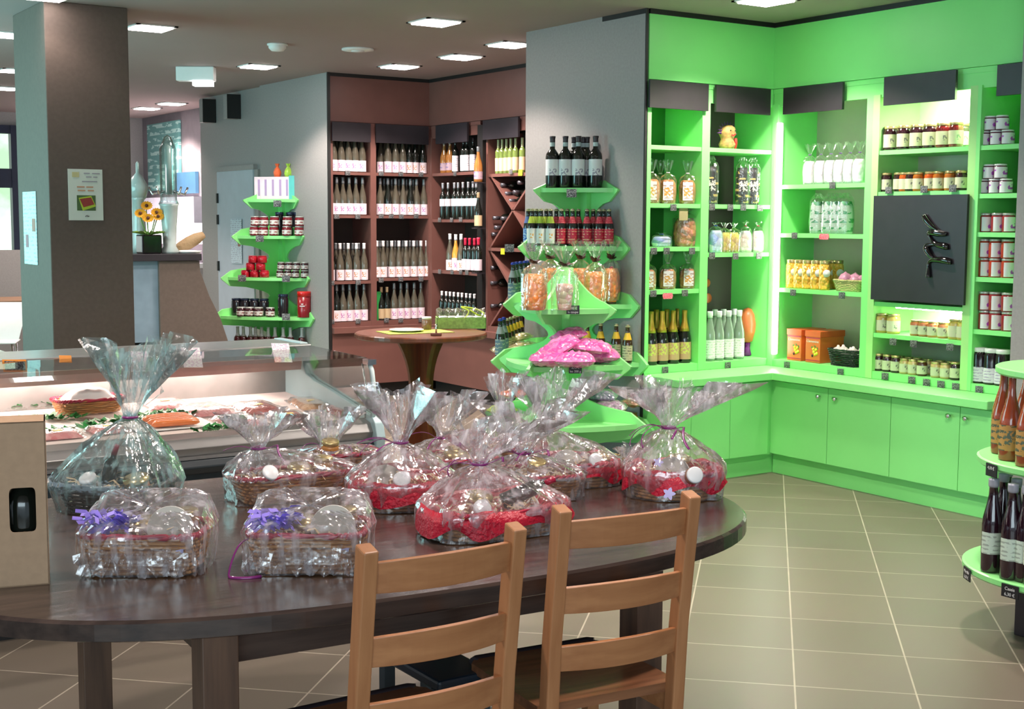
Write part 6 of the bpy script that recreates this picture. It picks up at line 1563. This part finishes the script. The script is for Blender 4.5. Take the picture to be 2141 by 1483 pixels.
# ================================================================== GIFT HAMPERS ON THE TABLE
def film_bag(c, outl, hb, neck, top, spread, seed, bulge=1.10, m=None, lean=(0, 0)):
    """crinkled cellophane: skirt round the basket, drawn in to a tied neck, fanned out above.
    all in the hamper's own frame; neck and top are Vectors"""
    rnd = random.Random(seed); n = 64; rows = []
    ph = [rnd.uniform(0, 6.28) for _ in range(6)]
    def jit(s_): return rnd.uniform(-s_, s_)
    def pleat(a): return .5 * math.sin(9 * a + ph[0]) + .35 * math.sin(17 * a + ph[1]) + .25 * math.sin(29 * a + ph[2])
    body = 11
    for i in range(body + 1):
        u = i / body
        z = .002 + (neck.z - .002) * u
        if z < hb * 1.15: s_ = 1.05 + (bulge - 1.05) * (z / (hb * 1.15)); k_ = 0
        else:
            k_ = (z - hb * 1.15) / (neck.z - hb * 1.15); s_ = bulge * (1 - k_) ** .80
        row = []
        for k in range(n):
            a = 2 * PI * k / n; x, y = outl(a, 1)
            w = 1 + (.035 + .26 * k_) * pleat(a) + jit(.018)
            R_ = .017 * k_
            px_ = x * s_ * w + R_ * math.cos(a) + neck.x * k_ ** 1.2
            py_ = y * s_ * w + R_ * math.sin(a) + neck.y * k_ ** 1.2
            row.append(Vector((px_ + jit(.0025), py_ + jit(.0025), z + (jit(.004) if 0 < i < body else 0))))
        rows.append(row)
    fan = 7
    petal = [1 + .38 * math.sin(3 * 2 * PI * k / n + ph[3]) + .22 * math.sin(7 * 2 * PI * k / n + ph[4]) + jit(.10) for k in range(n)]
    for i in range(1, fan + 1):
        u = i / fan; row = []
        for k in range(n):
            a = 2 * PI * k / n
            r_ = .017 + spread * 1.15 * u ** 1.1 * (1 + .75 * pleat(a) * min(1, u * 1.5))
            r_ = max(.004, r_)
            o = neck.lerp(top, u)
            h = (top.z - neck.z) * u * (.72 + .28 * petal[k] if u > .3 else 1)
            row.append(Vector((o.x + r_ * math.cos(a) + jit(.004 * u), o.y + r_ * math.sin(a) * .75 + jit(.004 * u), neck.z + h + jit(.005 * u))))
        rows.append(row)
    return MB().grid(rows, closed=True, smooth=True)
def curl(p, d, L, turns, r0, seed):
    """a curling ribbon end"""
    rnd = random.Random(seed); pts = []; n = 26; d = Vector(d)
    for i in range(n):
        u = i / (n - 1); a = turns * 2 * PI * u
        pts.append(Vector(p) + d * (L * u) + Vector((r0 * math.sin(a) * u ** .5, r0 * .5 * (1 - math.cos(a)) * u, -.5 * L * u * u + r0 * (1 - math.cos(a)) * .6)))
    return pts
lid_kit = [('preserve_jar', MB().lathe(bprof('jar', .026, .062), 16).mesh('preserve_jar', mat('hamper_jar_glass', (.30, .16, .10), .1, spec=.8)))]
kit('h_jar', 'preserve_jar', [lid_kit[0], ('lid', MB().lathe([(.024, .054), (.0255, .055), (.0255, .064), (.022, .066), (0, .066)], 20).mesh('lid', white_lid))])
kit('h_jar2', 'preserve_jar', [('preserve_jar', MB().lathe(bprof('jar', .030, .075), 16).mesh('preserve_jar', mat('hamper_amber', (.50, .22, .06), .1, spec=.8))), ('lid', MB().lathe([(.027, .066), (.029, .067), (.029, .077), (.026, .079), (0, .079)], 20).mesh('lid', gold_lid)), ('label', cyl_label(.030, .012, .05, 12, -1.3, 1.3).mesh('label', mat('pastel_label', (.70, .62, .74), .5)))])
kit('h_cheese', 'round_box', [('round_box', MB().lathe([(.052, 0), (.053, .002), (.053, .024), (.052, .026), (0, .026)], 32, smooth=False).mesh('round_box', mat('grey_cream_box', (.46, .45, .40), .6))), ('box_rim', MB().lathe([(.0532, .004), (.0545, .005), (.0545, .020), (.0532, .021)], 32).mesh('box_rim', M['white']))])
kit('h_terrine', 'terrine_jar', [('terrine_jar', MB().lathe([(.0, 0), (.036, .0), (.038, .006), (.034, .040), (0, .04)], 18).mesh('terrine_jar', mat('terracotta_terrine', (.42, .17, .08), .3))), ('lid', MB().lathe([(.037, .038), (.038, .040), (.038, .048), (0, .050)], 20).mesh('lid', gold_lid))])
kit('h_bottle', 'small_bottle', [('small_bottle', MB().lathe(bprof('bordeaux', .022, .16), 14).mesh('small_bottle', wine_g)), ('capsule', MB().lathe([(.0085, .13), (.0095, .161), (0, .162)], 12).mesh('capsule', mat('garnet_capsule', (.35, .01, .04), .3)))])
straw = mat('pale_wood_wool', (.66, .52, .32), .7)
def shred(b, cx_, cy_, cz_, rx, ry, rz_, n, seed, w=.0022, L=.05):
    rnd = random.Random(seed)
    for _ in range(n):
        a = rnd.uniform(0, 2 * PI); q = math.sqrt(rnd.random())
        p = Vector((cx_ + rx * q * math.cos(a), cy_ + ry * q * math.sin(a), cz_ + rnd.uniform(0, rz_)))
        t_ = rnd.uniform(0, 2 * PI); d = Vector((math.cos(t_), math.sin(t_), rnd.uniform(-.2, .6))) * L * rnd.uniform(.5, 1)
        k = Vector((0, 0, rnd.uniform(.004, .014)))
        n_ = d.cross(Vector((0, 0, 1))).normalized() * w + Vector((0, 0, w * .7))
        b.add([p - n_, p + n_, p + d * .5 + k + n_, p + d * .5 + k - n_, p + d + n_, p + d - n_], [(0, 1, 2, 3), (3, 2, 4, 5)])
    return b
def hamper(label, px, py, a, b_, h, rz, seed, npx=None, topx=None, spread=.09, wm='wicker', rimm='red_rim', lining=None, fm='film', ribbon='mauve', n=3.2, goods=(), ribs=3, flat=None, straw_n=120, bulge=1.12):
    c = onZ(px, py, .75)
    T = thing('gift_hamper', label, 'gift hamper', (c.x, c.y, .751), rz, 'cellophane wrapped hampers on the table')
    inv = Matrix.Rotation(-rz, 4, 'Z') @ Matrix.Translation(-Vector((c.x, c.y, .751)))
    outl = lambda t_, s_: tuple(s_ * v for v in sup(t_, a, b_, n))
    base = lambda t_, s_: outl(t_, s_ * .86)
    wicker_shell(MB(), base, .005, h, .17, max(6, int(h / .0095)), .0052).build('woven_wall', M[wm], T)
    stk = MB()
    for k in range(26):
        t_ = 2 * PI * k / 26; x, y = base(t_, 1); x2, y2 = base(t_, 1.16); stk.tube([(x * .985, y * .985, .002), (x2 * .985, y2 * .985, h)], .003, 5)
    stk.build('wicker_weave_ribs', M[wm], T)
    MB().prism([base(2 * PI * k / 32, .98) for k in range(32)], 0, .008).build('basket_floor', M[wm], T)
    rim(outl, 1.0, h + .004, .008).build('basket_rim', M[rimm], T)
    if lining:
        rows = []; rnd = random.Random(seed)
        prof = [(1.10, h - .045), (1.09, h - .018), (1.035, h + .014), (.95, h + .006), (.80, h - .020), (.40, h - .03), (.02, h - .032)]
        for i, (s_, z) in enumerate(prof):
            row = []
            for k in range(56):
                t_ = 2 * PI * k / 56; x, y = outl(t_, s_ * (1 + (.05 if i == 0 else .02) * math.sin(5 * t_ + seed) + rnd.uniform(-.012, .012)))
                row.append(Vector((x, y, z + (.016 * math.sin(6 * t_ + seed) if i == 0 else .005 * math.sin(9 * t_)))))
            rows.append(row)
        MB().grid(rows, closed=True).build('lining', M[lining], T)
    if straw_n: shred(MB(), 0, 0, h - .022, a * .8, b_ * .8, .022, straw_n, seed).build('wood_wool', straw, T)
    c_, s_ = math.cos(rz), math.sin(rz)
    for (k, x, y, z, rot, lb) in goods:
        loc = (c.x + x * c_ - y * s_, c.y + x * s_ + y * c_, .751 + h - .045 + z)
        r3 = (rot[0], rot[1], rot[2] + rz)
        put(k, loc, 0, lb, KIT[k][0].replace('_', ' '), None, None, r3)
    mat_f = M[fm]
    if npx:
        nk = inv @ cam_plane(npx[0], npx[1], (c.x, c.y)); tp = inv @ cam_plane(topx[0], topx[1], (c.x, c.y))
        f = film_bag(None, outl, h, nk, tp, spread, seed, bulge)
        fo = f.build('cellophane', mat_f, T)
        R = M[ribbon] if ribbon in M else ribbon
        knot = MB().tube([(nk.x + .021 * math.cos(2 * PI * k / 14), nk.y + .021 * math.sin(2 * PI * k / 14), nk.z) for k in range(14)], .0042, 6, closed=True)
        for k in range(ribs):
            rnd = random.Random(seed * 7 + k); t_ = rnd.uniform(-PI * .95, -.05 * PI) if k else -PI * .9
            # ends fall on the camera side
            d = Vector((math.cos(t_ + FACE - rz), math.sin(t_ + FACE - rz), rnd.uniform(-.1, .35)))
            knot.tube(curl((nk.x + d.x * .02, nk.y + d.y * .02, nk.z), d, rnd.uniform(.06, .13), rnd.uniform(.4, 1.1), .018, seed + k), .0040, 5, flat=.3)
        knot.build('ribbon', R, T)
    else:
        # low pillow of film taped over the basket, higher at the back
        rnd = random.Random(seed); rows = []; N = 84
        prof = [(1.05, .002), (1.09, .03), (1.10, h * .8), (1.12, h + .01), (1.06, h + .045), (.98, flat * .92), (.80, flat), (.45, flat * 1.0), (.10, flat * .97), (.0, flat * .96)]
        for i, (s2, z) in enumerate(prof):
            row = []
            for k in range(N):
                t_ = 2 * PI * k / N; x, y = outl(t_, s2 * (1 + .018 * math.sin(11 * t_ + seed + i) + rnd.uniform(-.016, .016)))
                back = .5 + .5 * (y / b_)
                zz_ = z if i < 4 else h + .012 + (z - h - .012) * (.25 + .75 * min(1, max(0, back)))
                row.append(Vector((x + rnd.uniform(-.002, .002), y + rnd.uniform(-.002, .002), zz_ + rnd.uniform(-.003, .004))))
            rows.append(row)
        MB().grid(rows, closed=True, smooth=False).build('cellophane', mat_f, T)
    return T, c, outl
JF = (0, 0, 0)
def sticker(T, x, y, z, m, name='flower_sticker', r=.016, tilt=(1.1, 0, 0)):
    P_ = []
    for k in range(20):
        a = 2 * PI * k / 20; q = r * (.8 + .25 * math.cos(5 * a)); P_.append((q * math.cos(a), q * math.sin(a)))
    o = MB().prism(P_, 0, .001).build(name, m, T); o.location = (x, y, z); o.rotation_euler = tilt
    return o
# front pair: rectangular, lilac shredded paper and round box
def front_hamper(label, px, py, seed, tail, w):
    T, c, ol = hamper(label, px, py, .140, .100, .092, FACE + .02, seed, n=6, flat=.185, goods=(
        ('h_cheese', .062, -.028, .052, (1.15, .0, .05), f'round grey-cream cheese box leaning in the {w}'),
        ('h_terrine', -.02, .02, .02, (.2, .1, 0), f'terracotta terrine jar in the middle of the {w}'),
        ('h_jar2', .085, .045, .01, (.1, 0, 0), f'amber preserve jar at the back of the {w}')), straw_n=90, bulge=1.1)
    lb_ = shred(MB(), -.085, -.040, .100, .045, .032, .030, 120, seed, .0048, .05)
    lb_.build('shredded_paper', M['lilac'], T)
    sticker(T, .10, -.094, .07, M['violet_flower'], r=.014)
    sticker(T, -.02, -.03, .128, M['violet_flower'], r=.016, tilt=(.4, .2, 0))
    # crumpled film at the front foot
    fb2 = MB(); rnd = random.Random(seed)
    rows = [[Vector((-.145 + .26 * i / 26 + rnd.uniform(-.006, .006), -.098 - rnd.uniform(0, .022), .004 + .020 * j + rnd.uniform(-.008, .008))) for i in range(27)] for j in range(4)]
    for r_ in rows:
        for v in r_: v.z = max(.001, v.z)
    fb2.grid(rows, smooth=False).build('film_crumple', M['film'], T)
    if tail:
        pts = [(-.135, -.07, .085), (-.155, -.085, .075), (-.170, -.10, .045), (-.178, -.115, .006), (-.165, -.125, .002), (-.13, -.128, .002), (-.10, -.115, .003)]
        MB().tube(smooth_path([Vector(p) for p in pts]), .0045, 5, flat=.3).build('ribbon_tail', M['mauve'], T)
    return T
front_hamper('small rectangular hamper with lilac shreds beside the cardboard carrier', 312, 1186, 11, False, 'hamper by the carrier')
front_hamper('small rectangular hamper with lilac shreds behind the nearer chair', 648, 1183, 23, True, 'hamper behind the nearer chair')
# tall bluish one in a black basket
T, c, ol = hamper('tall black wicker hamper in bluish cellophane with high fanned top', 248, 1062, .145, .115, .075, FACE - .2, 31, (272, 872), (292, 722), .10, 'wicker_blk', 'wicker_blk', None, 'film_cyan', 'mauve', goods=(
    ('h_terrine', .07, -.01, .02, (.3, 0, 0), 'terracotta pot in the tall bluish hamper'), ('h_jar', -.05, -.05, .02, (.6, 0, 0), 'dark jar with white lid in the tall bluish hamper'), ('h_bottle', -.06, .02, .0, (.0, .3, 0), 'small dark bottle in the tall bluish hamper')), straw_n=60, ribs=0, bulge=1.22, n=5)
sp = MB(); rnd = random.Random(5)
nk = Matrix.Rotation(-(FACE - .2), 4, 'Z') @ (cam_plane(272, 872, (c.x, c.y)) - Vector((c.x, c.y, .751)))
for (dx, dz, w) in ((.02, .19, .022), (-.06, .10, .016), (.10, .10, .014), (-.02, .12, .018)):
    sp.add([nk + Vector((-.006, 0, 0)), nk + Vector((.006, 0, 0)), nk + Vector((dx + w, -.01, dz * .8)), nk + Vector((dx, 0, dz)), nk + Vector((dx - w * .6, .01, dz * .7))], [(0, 1, 2, 3, 4)])
sp.build('film_point', M['film_cyan'], T)
# long one
hamper('long rectangular hamper with a crimson rim in front of the meat counter', 612, 1040, .185, .085, .075, -.04, 41, (540, 937), (545, 868), .075, goods=(
    ('h_jar', -.11, -.03, .03, (.9, 0, .2), 'jar with pale lid at the end of the long hamper'), ('h_terrine', .02, .0, .02, (.2, 0, 0), 'terracotta pot in the long hamper'), ('h_jar2', .10, .0, .01, (.1, 0, 0), 'amber jar in the long hamper')), n=5, ribs=2)
hamper('hamper behind the long one with mauve ribbon loops', 700, 992, .14, .08, .07, -.05, 43, (686, 942), (692, 862), .065, goods=(
    ('h_jar2', -.03, -.02, .02, (.2, 0, 0), 'amber jar in the hamper behind the long one'),), n=4, ribs=3)
hamper('red-lined hamper with a looped mauve bow, next to the long hamper', 840, 1058, .150, .11, .075, -.5, 53, (838, 925), (838, 818), .085, lining='red_cloth', goods=(
    ('h_jar', .0, -.05, .03, (.9, 0, 0), 'jar with bright white lid in the looped-bow hamper'), ('h_cheese', -.05, .03, .03, (.9, .2, 0), 'round box in the looped-bow hamper')), ribs=4)
hamper('hamper at the back with a dark mauve tie and pointed film', 945, 1002, .145, .10, .07, FACE + .3, 59, (926, 915), (936, 828), .07, goods=(
    ('h_terrine', .0, -.03, .03, (.4, 0, 0), 'terracotta pot in the back hamper with the pointed film'),), ribs=3)
hamper('tall hamper at the very back in front of the fruit jellies', 1056, 975, .140, .10, .07, FACE, 61, (1052, 862), (1056, 786), .035, goods=(
    ('h_jar2', .02, -.03, .02, (.2, 0, 0), 'amber jar in the very back hamper'),), ribs=0)
hamper('large red-lined hamper in the middle, nearest the chairs', 1030, 1108, .195, .135, .07, -.02, 67, (1003, 970), (1045, 890), .095, lining='red_cloth', goods=(
    ('h_jar', -.09, -.05, .03, (1.0, 0, -.1), 'jar with white lid lying in the large middle hamper'), ('h_bottle', .03, .0, .05, (1.2, .0, 1.2), 'small garnet-capped bottle lying in the large middle hamper'), ('h_cheese', .10, .02, .02, (.5, 0, 0), 'round box in the large middle hamper'), ('h_terrine', -.02, .05, .02, (.3, 0, 0), 'terracotta pot in the large middle hamper')), ribs=3, bulge=1.08)
hamper('hamper with a wide mauve bow, second behind the middle hamper', 1114, 1038, .145, .105, .07, FACE + .2, 71, (1094, 948), (1114, 850), .095, goods=(
    ('h_jar2', .0, -.03, .02, (.3, 0, 0), 'amber jar in the wide-bow hamper'),), ribs=4)
hamper('red-lined hamper with a very tall fan, at the green shelving end', 1194, 1010, .145, .11, .07, FACE + .25, 73, (1146, 897), (1172, 790), .10, lining='red_cloth', goods=(
    ('h_jar', .04, -.05, .03, (1.0, .1, .2), 'jar with white lid in the very tall fan hamper'), ('h_cheese', -.02, -.02, .03, (.9, 0, .3), 'round box in the very tall fan hamper')), ribs=2)
T, c, ol = hamper('round red-lined hamper alone at the rounded table end', 1408, 1035, .145, .115, .08, FACE, 79, (1398, 894), (1434, 806), .125, lining='red_cloth', goods=(
    ('h_jar', .035, -.085, .035, (1.25, 0, .2), 'jar with white lid facing out of the round hamper'), ('h_cheese', -.01, -.05, .035, (1.0, 0, -.2), 'round box in the round hamper'), ('h_terrine', .02, .04, .03, (.2, 0, 0), 'terracotta pot in the round hamper')), n=2.4, ribs=5, wm='wicker', rimm='red_rim')
sticker(T, -.03, -.135, .03, M['violet_flower'], r=.02, tilt=(1.3, 0, 0)); sticker(T, -.06, -.10, .12, M['violet_flower'], r=.016, tilt=(1.0, 0, 0))
hamper('low black basket with an orange-gold bow beside the round hamper', 1272, 1000, .10, .075, .06, FACE, 83, (1312, 962), (1322, 935), .03, 'wicker_blk', 'wicker_blk', None, 'film', M['gold'], goods=(
    ('h_terrine', -.02, -.02, .02, (.2, 0, 0), 'terracotta pot in the low black basket'),), ribs=3, straw_n=60)
# green gift box and jars on the tasting table
q = onZ(965, 685, Zt)
gb_ = thing('gift_box', 'lime gift box of red preserves under film on the tasting table', 'gift box', (q.x - .02, q.y - .02, Zt + .001), FACE + .12)
MB().prism([(-.16, -.08), (.16, -.08), (.16, .08), (-.16, .08)], 0, .003).box(-.17, .17, -.09, -.084, 0, .075).box(-.17, .17, .084, .09, 0, .075).box(-.17, -.164, -.09, .09, 0, .075).box(.164, .17, -.09, .09, 0, .075).build('box_tray', mat('lime_patterned_card', (.36, .62, .14), .5, var=.3, scale=60), gb_)
rows = [[Vector((-.168 + .336 * i / 16, y, z + .006 * math.sin(i * 2.1 + j * 3) )) for i in range(17)] for j, (y, z) in enumerate(((-.088, .075), (-.06, .115), (0, .135), (.06, .115), (.088, .075)))]
MB().grid(rows, smooth=False).build('clear_film', M['film_s'], gb_)
MB().tube(smooth_path([Vector(p) for p in ((.02, -.09, .07), (.05, -.07, .12), (.0, -.02, .145), (.10, .0, .13), (.16, -.03, .10), (.12, -.08, .09), (.06, -.07, .125))]), .006, 5, flat=.3).build('ribbon', mat('lime_ribbon', (.55, .70, .03), .3), gb_)
for i, x in enumerate((-.12, -.06, .0, .06, .12)):
    cc, ss = math.cos(FACE + .12), math.sin(FACE + .12)
    put('h_jar', (q.x - .02 + x * cc, q.y - .02 + x * ss, Zt + .006), FACE, f'red preserve jar in the lime gift box, {nth(i, 5)}', 'preserve jar', 'jars in the lime gift box', 1.15)
for o in [o for o in COL.objects if o.get('group') == 'jars in the lime gift box']:
    o.data = o.data.copy(); o.data.materials.clear(); o.data.materials.append(mat('ruby_preserve', (.45, .01, .01), .12)) if False else o.data.materials.append(KIT['j_jam'][1][0][1].materials[0])
q = onZ(892, 690, Zt); put('h_jar', (q.x, q.y, Zt + .004), 0, 'small open jar of red jelly on the tasting table', 'preserve jar', None, 1.3)
q = onZ(912, 702, Zt)
hd = thing('spoon_holder', 'small wooden spoon holder on the tasting table', 'holder', (q.x, q.y, Zt), FACE)
MB().box(-.035, .035, -.02, .02, 0, .018).build('holder_base', M['twood'], hd, .003)
MB().tube([(0, 0, .018), (0, 0, .075)], .006, 8).build('holder_post', M['chrome'], hd)
